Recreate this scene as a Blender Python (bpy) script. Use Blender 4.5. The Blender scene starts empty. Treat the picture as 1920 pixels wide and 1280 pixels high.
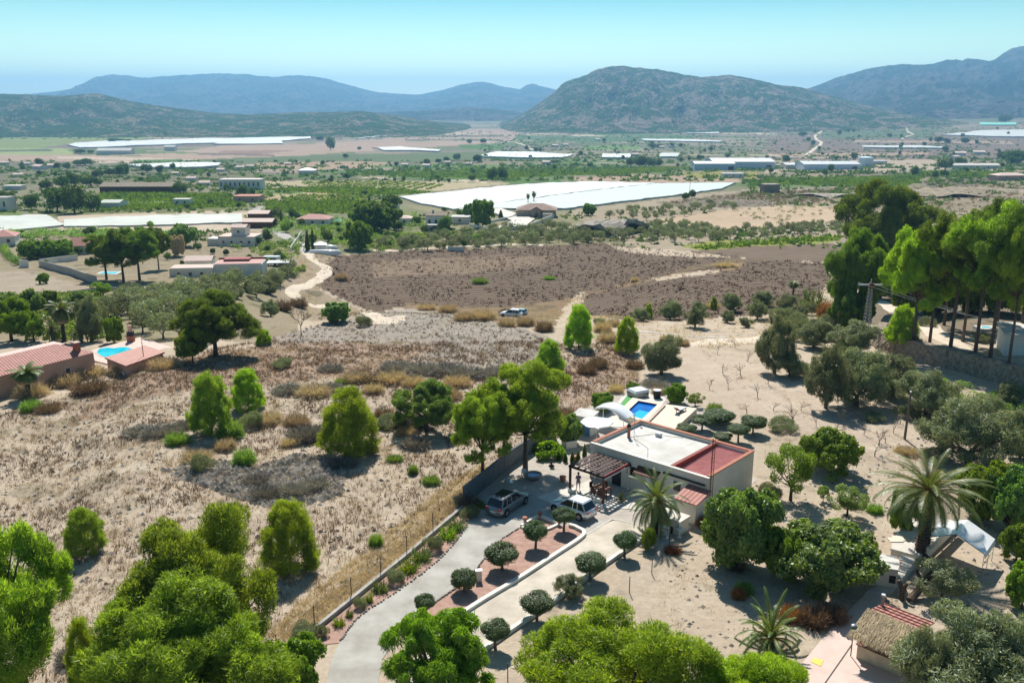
import bpy, math, numpy as np
from mathutils import Vector, Matrix

# ------------------------------------------------------------------ camera, sky, sun
F, PITCH, CAMH = 1700.0, math.atan(450 / 1700.0), 35.0
CP, SP = math.cos(PITCH), math.sin(PITCH)
sc = bpy.context.scene
cam_d = bpy.data.cameras.new('camera')
cam = bpy.data.objects.new('camera', cam_d)
sc.collection.objects.link(cam)
cam.location = (0, 0, CAMH)
cam.rotation_euler = (math.pi / 2 - PITCH, 0, 0)
cam_d.sensor_width = 36
cam_d.lens = 36 * F / 1920
cam_d.clip_start = 0.5
cam_d.clip_end = 60000
sc.camera = cam

SUN_EL, SUN_AZ = math.radians(50), math.radians(-5)       # azimuth measured from +Y towards +X
world = bpy.data.worlds.new('World')
sc.world = world
world.use_nodes = True
wn, wl = world.node_tree.nodes, world.node_tree.links
bg = wn['Background']
sky = wn.new('ShaderNodeTexSky')
sky.sky_type = 'NISHITA'
sky.sun_disc = False
sky.sun_elevation = SUN_EL
sky.sun_rotation = SUN_AZ
sky.altitude = 400
sky.air_density = 1.0
sky.dust_density = 0.4
sky.ozone_density = 2.0
tint = wn.new('ShaderNodeMix'); tint.data_type = 'RGBA'; tint.blend_type = 'MULTIPLY'
tint.inputs[0].default_value = 1.0
tint.inputs[7].default_value = (0.80, 1.0, 0.93, 1)
wl.new(sky.outputs[0], tint.inputs[6])
wtc = wn.new('ShaderNodeTexCoord'); wsx = wn.new('ShaderNodeSeparateXYZ'); wl.new(wtc.outputs['Generated'], wsx.inputs[0])
wrp = wn.new('ShaderNodeValToRGB'); wl.new(wsx.outputs[2], wrp.inputs[0])
wrp.color_ramp.elements[0].position = 0.0; wrp.color_ramp.elements[0].color = (1.7, 1.35, 0.95, 1)
wrp.color_ramp.elements[1].position = 0.11; wrp.color_ramp.elements[1].color = (0.31, 0.54, 0.55, 1)
e_ = wrp.color_ramp.elements.new(0.5); e_.color = (0.5, 0.54, 0.56, 1)
tint2 = wn.new('ShaderNodeMix'); tint2.data_type = 'RGBA'; tint2.blend_type = 'MULTIPLY'; tint2.inputs[0].default_value = 1
wl.new(tint.outputs[2], tint2.inputs[6]); wl.new(wrp.outputs[0], tint2.inputs[7])
wl.new(tint2.outputs[2], bg.inputs[0])
bg.inputs[1].default_value = 0.12
sun_d = bpy.data.lights.new('sun', 'SUN')
sun_d.energy = 4.9
sun_d.angle = math.radians(0.53)
sun_d.color = (1.0, 0.955, 0.88)
sun = bpy.data.objects.new('sun', sun_d)
sc.collection.objects.link(sun)
sdir = Vector((math.sin(SUN_AZ) * math.cos(SUN_EL), math.cos(SUN_AZ) * math.cos(SUN_EL), math.sin(SUN_EL)))
sun.rotation_euler = sdir.to_track_quat('Z', 'Y').to_euler()
sun.location = (0, 0, 300)
sc.view_settings.view_transform = 'Standard'
sc.view_settings.look = 'None'
sc.view_settings.exposure = 0.57
sc.view_settings.gamma = 1
sc.cycles.max_bounces = 6
sc.cycles.transmission_bounces = 4
sc.cycles.transparent_max_bounces = 8
sc.cycles.volume_bounces = 0
sc.cycles.use_denoising = True

# ------------------------------------------------------------------ terrain and pixel helpers
def sst(a, b, x):
    t = np.clip((x - a) / (b - a), 0, 1)
    return t * t * (3 - 2 * t)
YC = [0, 112, 150, 165, 190, 222, 300, 440, 700, 1200, 2000, 3000, 5000, 9000, 20000]
ZC = [0, 0, -2.2, -4.2, -11, -17, -17.5, -19, -27, -48, -65, -73, -76, -78, -80]
YR = [0, 112, 170, 225, 300, 440, 700, 1200, 2000, 3000, 5000, 9000, 20000]
ZR = [0, 0, -4.5, -10, -15, -19, -27, -48, -65, -73, -76, -78, -80]
def wob(x, y, s, seed=0):
    r = np.random.RandomState(seed + 11)
    o = 0.0
    for i in range(6):
        a = r.uniform(0, 6.28); k = 6.283 / s * r.uniform(0.6, 1.9); ph = r.uniform(0, 6.28)
        o = o + np.sin((x * math.cos(a) + y * math.sin(a)) * k + ph + 1.3 * np.sin((x * math.sin(a) - y * math.cos(a)) * k * 0.6 + ph * 2))
    return o / 6
def prof(Y, ys, zs):
    return (np.interp(Y * 0.955, ys, zs) + np.interp(Y * 0.985, ys, zs) + np.interp(Y * 1.015, ys, zs) + np.interp(Y * 1.045, ys, zs)) / 4
FLA, FLB = (-4.3, 75.0), (-13.5, 56.5)        # garden wall line: rough field on its left
def terr0(X, Y):
    X = np.asarray(X, float); Y = np.asarray(Y, float)
    Ya = np.maximum(Y, 0)
    w = np.maximum(sst(5, 45, X - 0.1 * np.maximum(Y - 165, 0)), sst(-45, -75, X))
    z = prof(Ya, YC, ZC) * (1 - w) + prof(Ya, YR, ZR) * w
    z = z + 1.3 * np.exp(-((X + 22) / 22) ** 2 - ((Y - 163) / 13) ** 2)
    dx, dy = FLA[0] - FLB[0], FLA[1] - FLB[1]
    L = math.hypot(dx, dy)
    sd = ((X - FLB[0]) * -dy + (Y - FLB[1]) * dx) / L       # positive on the left
    m = sst(1.5, 7, sd) * sst(20, 40, Y)
    m = np.maximum(m, sst(106, 125, Y))
    m = np.maximum(m, sst(26, 34, X) * sst(75, 90, Y))
    z = z + m * (0.22 * wob(X, Y, 9, 1) + 0.4 * wob(X, Y, 31, 2))
    z = z + sst(400, 1200, Y) * 2.0 * wob(X, Y, 240, 3)
    z = z + sst(1500, 3500, Y) * sst(300, 3000, X) * 45 
    z = z - 1.6 * sst(-38, -52, X + 0.28 * (Y - 95)) * sst(135, 110, Y)
    return z
def cast(fn, px, py, zo=0.0):
    u, v = (px - 960) / F, (640 - py) / F
    d = (u, CP + v * SP, -SP + v * CP)
    t = np.geomspace(15, 30000, 2600)
    h = CAMH + d[2] * t - fn(d[0] * t, d[1] * t) - zo
    i = int(np.argmax(h < 0)) if (h < 0).any() else len(t) - 1
    lo, hi = t[max(i - 1, 0)], t[i]
    for _ in range(18):
        m = (lo + hi) / 2
        if CAMH + d[2] * m - float(fn(d[0] * m, d[1] * m)) - zo < 0: hi = m
        else: lo = m
    return (d[0] * hi, d[1] * hi, CAMH + d[2] * hi)
PLAT = [(1643, 640), (1652, 657), (1700, 672), (1790, 694), (1860, 713), (1960, 742), (2150, 800), (2600, 800), (2600, 560), (2100, 560), (1760, 575), (1700, 590), (1665, 612)]
PLATW = np.array([cast(terr0, *q)[:2] for q in PLAT])
def inpoly(P, x, y):
    P = np.asarray(P, float); x = np.asarray(x, float); y = np.asarray(y, float)
    ins = np.zeros(x.shape, bool); n = len(P)
    for i in range(n):
        x1, y1 = P[i]; x2, y2 = P[(i + 1) % n]
        if y1 == y2: continue
        c = ((y1 > y) != (y2 > y)) & (x < (x2 - x1) * (y - y1) / (y2 - y1) + x1)
        ins ^= c
    return ins
def segdist(P, x, y, closed=True):
    P = np.asarray(P, float); d = np.full(np.shape(x), 1e9)
    for i in range(len(P) - (0 if closed else 1)):
        a = P[i]; b = P[(i + 1) % len(P)]; e = b - a
        t = np.clip(((x - a[0]) * e[0] + (y - a[1]) * e[1]) / max(e @ e, 1e-9), 0, 1)
        d = np.minimum(d, np.hypot(x - a[0] - t * e[0], y - a[1] - t * e[1]))
    return d
def terr(X, Y):
    X = np.asarray(X, float); Y = np.asarray(Y, float)
    z = terr0(X, Y)
    near = (X > PLATW[:, 0].min()) & (Y > PLATW[:, 1].min() - 1) & (Y < PLATW[:, 1].max() + 1)
    if np.any(near):
        ins = inpoly(PLATW, X, Y)
        front = segdist(PLATW[:7], X, Y, False); back = segdist(PLATW[7:], X, Y, False)
        z = z + np.where(ins, 2.5 * sst(0.15, 0.9, front) * sst(1, 16, back), 0)
    return z
def G(px, py, zo=0.0): return cast(terr, px, py, zo)
def PZ(px, py, z=0.0):
    u, v = (px - 960) / F, (640 - py) / F
    t = (z - CAMH) / (-SP + v * CP)
    return (u * t, (CP + v * SP) * t, z)
def AT(px, py, Y):                       # point seen at a pixel at ground distance Y
    u, v = (px - 960) / F, (640 - py) / F
    t = Y / (CP + v * SP)
    return (u * t, Y, CAMH + (-SP + v * CP) * t)
def proj(X, Y, Z):
    X, Y, Z = np.asarray(X, float), np.asarray(Y, float), np.asarray(Z, float)
    zc = np.maximum(Y * CP - (Z - CAMH) * SP, 0.01)
    return 960 + F * X / zc, 640 - F * (Y * SP + (Z - CAMH) * CP) / zc
def dep(p): return p[1] * CP - (p[2] - CAMH) * SP
def mpp(p): return dep(p) / F            # metres per photo pixel at a point
def topz(Y, py):
    V = (640 - py) / F
    return CAMH + Y * (V * CP - SP) / (CP + V * SP)

# ------------------------------------------------------------------ object helpers
C = bpy.context.collection
def tag(o, label=None, cat=None, group=None, kind=None):
    if label: o['label'] = label
    if cat: o['category'] = cat
    if group: o['group'] = group
    if kind: o['kind'] = kind
    return o
def thing(name, label, cat, loc=(0, 0, 0), rz=0.0, group=None, scale=(1, 1, 1)):
    o = bpy.data.objects.new(name, None); C.objects.link(o)
    o.location = loc; o.rotation_euler = (0, 0, rz); o.scale = scale
    o.empty_display_size = 0.3
    return tag(o, label, cat, group)
class MB:
    def __init__(s): s.v, s.f, s.m = [], [], []
    def add(s, vs, fs, mi=0):
        b = len(s.v); s.v += [tuple(map(float, p)) for p in vs]
        s.f += [tuple(b + i for i in f) for f in fs]; s.m += [mi] * len(fs); return s
    def box(s, x0, x1, y0, y1, z0, z1, mi=0):
        return s.add([(x0, y0, z0), (x1, y0, z0), (x1, y1, z0), (x0, y1, z0), (x0, y0, z1), (x1, y0, z1), (x1, y1, z1), (x0, y1, z1)],
                     [(0, 3, 2, 1), (4, 5, 6, 7), (0, 1, 5, 4), (1, 2, 6, 5), (2, 3, 7, 6), (3, 0, 4, 7)], mi)
    def prism(s, pts, z0, z1, mi=0, mt=None):
        pts = [tuple(p[:2]) for p in pts]
        a = sum(pts[i][0] * pts[(i + 1) % len(pts)][1] - pts[(i + 1) % len(pts)][0] * pts[i][1] for i in range(len(pts)))
        if a < 0: pts = pts[::-1]
        n = len(pts)
        z0f = z0 if callable(z0) else (lambda x, y: z0); z1f = z1 if callable(z1) else (lambda x, y: z1)
        vs = [(x, y, z0f(x, y)) for x, y in pts] + [(x, y, z1f(x, y)) for x, y in pts]
        s.add(vs, [tuple(range(n))[::-1]] + [(i, (i + 1) % n, n + (i + 1) % n, n + i) for i in range(n)], mi)
        b = len(s.v) - n
        s.f.append(tuple(b + i for i in range(n))); s.m.append(mi if mt is None else mt)
        return s
    def tube(s, pts, rad, n=6, mi=0, cap=True):
        pts = [Vector(p) for p in pts]
        if not hasattr(rad, '__len__'): rad = [rad] * len(pts)
        vs, fs = [], []
        for i, p in enumerate(pts):
            d = (pts[min(i + 1, len(pts) - 1)] - pts[max(i - 1, 0)]).normalized()
            a = d.cross(Vector((0, 0, 1)) if abs(d.z) < 0.95 else Vector((1, 0, 0))).normalized(); b = d.cross(a)
            for k in range(n):
                t = 6.28318 * k / n
                vs.append(p + (a * math.cos(t) + b * math.sin(t)) * rad[i])
        for i in range(len(pts) - 1):
            for k in range(n):
                fs.append((i * n + k, i * n + (k + 1) % n, (i + 1) * n + (k + 1) % n, (i + 1) * n + k))
        if cap:
            fs.append(tuple(range(n))[::-1]); fs.append(tuple(range((len(pts) - 1) * n, len(pts) * n)))
        return s.add(vs, fs, mi)
    def lathe(s, pr, n=12, c=(0, 0), mi=0, sx=1, sy=1):
        vs, fs = [], []
        for r, z in pr:
            for k in range(n):
                t = 6.28318 * k / n; vs.append((c[0] + r * math.cos(t) * sx, c[1] + r * math.sin(t) * sy, z))
        for i in range(len(pr) - 1):
            for k in range(n):
                fs.append((i * n + k, i * n + (k + 1) % n, (i + 1) * n + (k + 1) % n, (i + 1) * n + k))
        fs.append(tuple(range(n))[::-1]); fs.append(tuple(range((len(pr) - 1) * n, len(pr) * n)))
        return s.add(vs, fs, mi)
    def build(s, name, mats, parent=None, smooth=False, bevel=0.0, mesh_only=False):
        me = bpy.data.meshes.new(name)
        me.from_pydata(s.v, [], s.f)
        if not isinstance(mats, (list, tuple)): mats = [mats]
        for m in mats: me.materials.append(m)
        me.polygons.foreach_set('material_index', np.array(s.m, dtype=np.int32))
        if smooth: me.polygons.foreach_set('use_smooth', np.ones(len(s.f), dtype=bool))
        me.update()
        if mesh_only: return me
        o = bpy.data.objects.new(name, me); C.objects.link(o)
        if parent: o.parent = parent
        if bevel:
            b = o.modifiers.new('bevel', 'BEVEL'); b.width = bevel; b.segments = 2; b.limit_method = 'ANGLE'
        return o
def bulk(name, V, k, mat, attr=None, uvc=None):
    """V (n,k,3): n faces of k corners, unshared vertices"""
    n = V.shape[0]
    me = bpy.data.meshes.new(name)
    me.vertices.add(n * k); me.vertices.foreach_set('co', V.reshape(-1).astype(np.float32))
    me.loops.add(n * k); me.loops.foreach_set('vertex_index', np.arange(n * k, dtype=np.int32))
    me.polygons.add(n); me.polygons.foreach_set('loop_start', np.arange(0, n * k, k, dtype=np.int32))
    me.polygons.foreach_set('loop_total', np.full(n, k, dtype=np.int32))
    if attr is not None:
        a = me.attributes.new('lf', 'FLOAT', 'FACE'); a.data.foreach_set('value', attr.astype(np.float32))
    me.materials.append(mat)
    me.update(calc_edges=True)
    return me
def link(name, me, parent=None):
    o = bpy.data.objects.new(name, me); C.objects.link(o)
    if parent: o.parent = parent
    return o

# ------------------------------------------------------------------ materials
def nt(name):
    m = bpy.data.materials.new(name); m.use_nodes = True
    n, l = m.node_tree.nodes, m.node_tree.links
    return m, n, l, n['Principled BSDF']
def noise(n, l, vec, scale, detail=4, rough=0.6):
    t = n.new('ShaderNodeTexNoise'); t.inputs['Scale'].default_value = scale
    t.inputs['Detail'].default_value = detail; t.inputs['Roughness'].default_value = rough
    if vec is not None: l.new(vec, t.inputs['Vector'])
    return t.outputs['Fac']
def rng(n, l, src, a, b, c, d):
    r = n.new('ShaderNodeMapRange'); r.inputs[1].default_value = a; r.inputs[2].default_value = b
    r.inputs[3].default_value = c; r.inputs[4].default_value = d; l.new(src, r.inputs[0]); return r.outputs[0]
def math_(n, l, op, a, b=None):
    m = n.new('ShaderNodeMath'); m.operation = op
    for i, q in enumerate((a, b)):
        if q is None: continue
        if isinstance(q, (int, float)): m.inputs[i].default_value = q
        else: l.new(q, m.inputs[i])
    return m.outputs[0]
def mixc(n, l, fac, a, b, mode='MIX'):
    m = n.new('ShaderNodeMix'); m.data_type = 'RGBA'; m.blend_type = mode
    for i, q in ((0, fac), (6, a), (7, b)):
        if isinstance(q, (int, float)): m.inputs[i].default_value = q
        elif isinstance(q, (tuple, list)): m.inputs[i].default_value = tuple(q)[:3] + (1,)
        else: l.new(q, m.inputs[i])
    return m.outputs[2]
def mat(name, col, rough=0.8, col2=None, scale=2.0, bump=0.0, metal=0.0, spec=0.3, bscale=None, detail=5, world_co=True):
    m, n, l, p = nt(name)
    if world_co: g = n.new('ShaderNodeNewGeometry'); vec = g.outputs['Position']
    else: g = n.new('ShaderNodeTexCoord'); vec = g.outputs['Object']
    if col2 is None: col2 = tuple(c * 0.8 for c in col)
    f1 = noise(n, l, vec, scale, detail)
    c = mixc(n, l, rng(n, l, f1, 0.35, 0.65, 0, 1), col, col2)
    l.new(c, p.inputs['Base Color'])
    p.inputs['Roughness'].default_value = rough; p.inputs['Metallic'].default_value = metal
    p.inputs['Specular IOR Level'].default_value = spec
    if bump:
        b = n.new('ShaderNodeBump'); b.inputs['Strength'].default_value = bump; b.inputs['Distance'].default_value = 0.05
        l.new(noise(n, l, vec, bscale or scale * 8, 3), b.inputs['Height']); l.new(b.outputs[0], p.inputs['Normal'])
    return m
def fol(name, c1, c2, trans=0.4, scale=0.9, gloss=0.04):
    m, n, l, p = nt(name)
    n.remove(p); out = n['Material Output']
    tc = n.new('ShaderNodeTexCoord')
    at = n.new('ShaderNodeAttribute'); at.attribute_name = 'lf'
    oi = n.new('ShaderNodeObjectInfo')
    nz = noise(n, l, tc.outputs['Object'], scale, 2)
    f = math_(n, l, 'ADD', math_(n, l, 'MULTIPLY', at.outputs['Fac'], 0.75), rng(n, l, nz, 0.3, 0.7, 0, 0.45))
    c = mixc(n, l, f, c1, c2)
    h = n.new('ShaderNodeHueSaturation'); l.new(c, h.inputs['Color'])
    l.new(rng(n, l, oi.outputs['Random'], 0, 1, 0.8, 1.2), h.inputs['Value'])
    l.new(rng(n, l, oi.outputs['Random'], 0, 1, 0.485, 0.515), h.inputs['Hue'])
    d = n.new('ShaderNodeBsdfDiffuse'); t = n.new('ShaderNodeBsdfTranslucent'); gl = n.new('ShaderNodeBsdfGlossy')
    gl.inputs['Roughness'].default_value = 0.45
    for q in (d, t): l.new(h.outputs[0], q.inputs['Color'])
    tcol = mixc(n, l, 1.0, h.outputs[0], (1.25, 1.15, 0.6), 'MULTIPLY'); l.new(tcol, t.inputs['Color'])
    m1 = n.new('ShaderNodeMixShader'); m1.inputs[0].default_value = trans
    l.new(d.outputs[0], m1.inputs[1]); l.new(t.outputs[0], m1.inputs[2])
    m2 = n.new('ShaderNodeMixShader'); m2.inputs[0].default_value = gloss
    l.new(m1.outputs[0], m2.inputs[1]); l.new(gl.outputs[0], m2.inputs[2])
    l.new(m2.outputs[0], out.inputs['Surface'])
    return m
M = dict(
    white=mat('white_render', (0.74, 0.70, 0.63), 0.85, (0.66, 0.62, 0.55), 0.8, 0.15, bscale=14),
    whiteroof=mat('white_roof', (0.62, 0.60, 0.56), 0.85, (0.47, 0.45, 0.41), 0.5, 0.15, bscale=9),
    terracotta=mat('terracotta', (0.42, 0.17, 0.10), 0.75, (0.33, 0.12, 0.075), 3, 0.2),
    redpaint=mat('dark_red_paint', (0.20, 0.02, 0.02), 0.5, (0.14, 0.015, 0.015), 3),
    wood=mat('brown_wood', (0.16, 0.06, 0.03), 0.7, (0.09, 0.035, 0.02), 5),
    darkwood=mat('dark_wood', (0.06, 0.02, 0.015), 0.6, (0.035, 0.012, 0.01), 5),
    cream=mat('cream_paving', (0.68, 0.60, 0.48), 0.85, (0.60, 0.52, 0.41), 1.5, 0.1),
    concrete=mat('concrete', (0.42, 0.40, 0.37), 0.9, (0.30, 0.28, 0.25), 1.2, 0.3),
    paleconc=mat('pale_concrete', (0.62, 0.58, 0.52), 0.9, (0.50, 0.47, 0.42), 1.0, 0.2),
    stone=mat('dry_stone', (0.36, 0.29, 0.22), 0.95, (0.17, 0.135, 0.10), 2.2, 0.9, bscale=3.5),
    metal=mat('grey_metal', (0.32, 0.33, 0.34), 0.45, None, 4, metal=0.7),
    zinc=mat('zinc', (0.5, 0.52, 0.54), 0.5, None, 2, metal=0.3),
    iron=mat('dark_iron', (0.05, 0.045, 0.04), 0.6),
    black=mat('black_plastic', (0.015, 0.015, 0.016), 0.5),
    tyre=mat('tyre_rubber', (0.012, 0.012, 0.013), 0.85),
    bark=mat('bark', (0.13, 0.095, 0.07), 0.95, (0.06, 0.045, 0.035), 5, 0.5),
    pinebark=mat('pine_bark', (0.17, 0.12, 0.095), 0.95, (0.08, 0.055, 0.045), 4, 0.5),
    greybark=mat('grey_bark', (0.20, 0.165, 0.13), 0.95, (0.11, 0.09, 0.07), 5, 0.4),
    pink=mat('pink_render', (0.60, 0.36, 0.27), 0.85, (0.54, 0.31, 0.23), 0.6, 0.1),
    pinkpave=mat('pink_paving', (0.62, 0.48, 0.42), 0.85, (0.55, 0.42, 0.36), 1.0),
    plastic=mat('plastic_sheeting', (0.54, 0.545, 0.51), 0.6, (0.44, 0.45, 0.42), 0.05),
    net=mat('pale_netting', (0.50, 0.51, 0.46), 0.7, (0.40, 0.42, 0.37), 0.06),
    yellow=mat('yellow_mat', (0.80, 0.62, 0.15), 0.9),
    blue=mat('blue_door', (0.08, 0.22, 0.45), 0.5),
    green=mat('green_matting', (0.10, 0.33, 0.10), 0.9),
    skin=mat('skin', (0.45, 0.24, 0.16), 0.6),
    shirt=mat('mauve_shirt', (0.22, 0.17, 0.26), 0.9),
    shorts=mat('pale_shorts', (0.45, 0.36, 0.38), 0.9),
    hair=mat('dark_hair', (0.03, 0.02, 0.015), 0.8),
    thatch=mat('thatch', (0.42, 0.33, 0.20), 0.95, (0.25, 0.19, 0.11), 6, 0.6),
    rock=mat('pale_rock', (0.42, 0.37, 0.31), 0.95, (0.22, 0.19, 0.15), 0.5, 0.8, bscale=1.5),
    leaffruit=mat('dates', (0.35, 0.17, 0.03), 0.8),
)
def glassmat():
    m, n, l, p = nt('dark_glass'); p.inputs['Base Color'].default_value = (0.012, 0.016, 0.022, 1)
    p.inputs['Roughness'].default_value = 0.08; p.inputs['Specular IOR Level'].default_value = 0.6; return m
M['glass'] = glassmat()
def paint(name, col, rough=0.28, metal=0.5):
    m, n, l, p = nt(name); p.inputs['Base Color'].default_value = col + (1,)
    p.inputs['Roughness'].default_value = rough; p.inputs['Metallic'].default_value = metal
    p.inputs['Coat Weight'].default_value = 0.6; p.inputs['Coat Roughness'].default_value = 0.1
    return m
M['silver'] = paint('silver_paint', (0.62, 0.64, 0.66), 0.3, 0.55)
M['greypaint'] = paint('grey_paint', (0.20, 0.215, 0.23), 0.3, 0.5)
M['whitepaint'] = paint('white_paint', (0.78, 0.78, 0.78), 0.35, 0.0)
M['bluepaint'] = paint('pale_blue_paint', (0.30, 0.42, 0.45), 0.35, 0.3)
M['redlens'] = paint('red_lens', (0.45, 0.01, 0.02), 0.2, 0)
M['lens'] = paint('clear_lens', (0.7, 0.72, 0.75), 0.15, 0.3)
def water(name, c1, c2, y0=None):
    m, n, l, p = nt(name)
    g = n.new('ShaderNodeTexCoord')
    l.new(mixc(n, l, rng(n, l, noise(n, l, g.outputs['Object'], 0.5, 1), 0.4, 0.6, 0, 1), c1, c2), p.inputs['Base Color'])
    p.inputs['Roughness'].default_value = 0.06; p.inputs['Specular IOR Level'].default_value = 0.5
    b = n.new('ShaderNodeBump'); b.inputs['Strength'].default_value = 0.12
    l.new(noise(n, l, g.outputs['Object'], 5, 2), b.inputs['Height']); l.new(b.outputs[0], p.inputs['Normal'])
    return m
M['pooldeep'] = water('deep_pool_water', (0.005, 0.10, 0.42), (0.007, 0.13, 0.46))
M['poolshallow'] = water('shallow_pool_water', (0.02, 0.42, 0.70), (0.03, 0.46, 0.72))
M['poolcyan'] = water('cyan_pool_water', (0.02, 0.50, 0.66), (0.05, 0.62, 0.74))
M['pooltile'] = mat('dark_blue_tile', (0.01, 0.03, 0.25), 0.3)
def striped(name, c1, c2, period, axis='X', bumpd=0.04, rough=0.7):
    m, n, l, p = nt(name)
    g = n.new('ShaderNodeTexCoord'); w = n.new('ShaderNodeTexWave')
    w.bands_direction = axis; w.wave_profile = 'SIN'; w.inputs['Scale'].default_value = 1.0 / period * 0.314159 * 1.0
    w.inputs['Distortion'].default_value = 0.0
    l.new(g.outputs['Object'], w.inputs['Vector'])
    c = mixc(n, l, w.outputs['Fac'], c1, c2)
    c = mixc(n, l, rng(n, l, noise(n, l, g.outputs['Object'], 1.3, 3), 0.35, 0.7, 0.0, 0.45), c, tuple(q * 0.6 for q in c1))
    l.new(c, p.inputs['Base Color']); p.inputs['Roughness'].default_value = rough
    b = n.new('ShaderNodeBump'); b.inputs['Strength'].default_value = 0.9; b.inputs['Distance'].default_value = bumpd
    l.new(w.outputs['Fac'], b.inputs['Height']); l.new(b.outputs[0], p.inputs['Normal'])
    return m
M['redroof'] = striped('red_corrugated_roof', (0.24, 0.055, 0.05), (0.42, 0.13, 0.11), 0.32, 'Y')
M['tileX'] = striped('clay_tiles', (0.30, 0.09, 0.07), (0.50, 0.22, 0.17), 0.4, 'X')
M['tileY'] = striped('clay_tiles_across', (0.30, 0.09, 0.07), (0.50, 0.22, 0.17), 0.4, 'Y')
M['sheet'] = striped('ribbed_white_sheeting', (0.46, 0.49, 0.475), (0.55, 0.57, 0.56), 6.0, 'Y', 0.3)
FM = dict(
    pine=fol('pine_needles', (0.055, 0.115, 0.012), (0.40, 0.57, 0.055), 0.58, gloss=0.02),
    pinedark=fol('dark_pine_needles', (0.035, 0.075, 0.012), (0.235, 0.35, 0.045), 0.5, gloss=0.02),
    pinelime=fol('lime_pine_needles', (0.10, 0.20, 0.014), (0.44, 0.62, 0.045), 0.6, gloss=0.02),
    olive=fol('olive_leaves', (0.12, 0.155, 0.075), (0.28, 0.32, 0.18), 0.4, gloss=0.03),
    broad=fol('broad_leaves', (0.055, 0.125, 0.016), (0.27, 0.42, 0.07), 0.52, gloss=0.05),
    bright=fol('bright_leaves', (0.10, 0.20, 0.012), (0.25, 0.38, 0.02), 0.5, gloss=0.03),
    vinedark=fol('dead_vine_wood', (0.055, 0.035, 0.024), (0.17, 0.11, 0.075), 0.1, 0.2, gloss=0.0),
    topiary=fol('clipped_leaves', (0.045, 0.085, 0.025), (0.115, 0.18, 0.05), 0.25, 2.0),
    palm=fol('palm_leaflets', (0.07, 0.13, 0.02), (0.17, 0.25, 0.06), 0.4, gloss=0.05),
    dry=fol('straw_stems', (0.28, 0.22, 0.155), (0.62, 0.50, 0.36), 0.3, 1.5, gloss=0.0),
    gold=fol('golden_straw', (0.38, 0.30, 0.20), (0.66, 0.53, 0.36), 0.3, 1.5, gloss=0.0),
    grey=fol('grey_twigs', (0.13, 0.12, 0.11), (0.42, 0.385, 0.34), 0.15, 1.5, gloss=0.0),
    brown=fol('brown_stems', (0.085, 0.055, 0.038), (0.34, 0.235, 0.16), 0.2, 1.5, gloss=0.0),
    rust=fol('rusty_leaves', (0.19, 0.075, 0.03), (0.36, 0.17, 0.08), 0.3, 1.5, gloss=0.0),
    far=fol('distant_leaves', (0.05, 0.10, 0.028), (0.13, 0.21, 0.055), 0.4, 0.3, gloss=0.0),
    vine=fol('vine_leaves', (0.10, 0.20, 0.02), (0.20, 0.33, 0.04), 0.4, 0.3, gloss=0.0),
)
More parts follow.
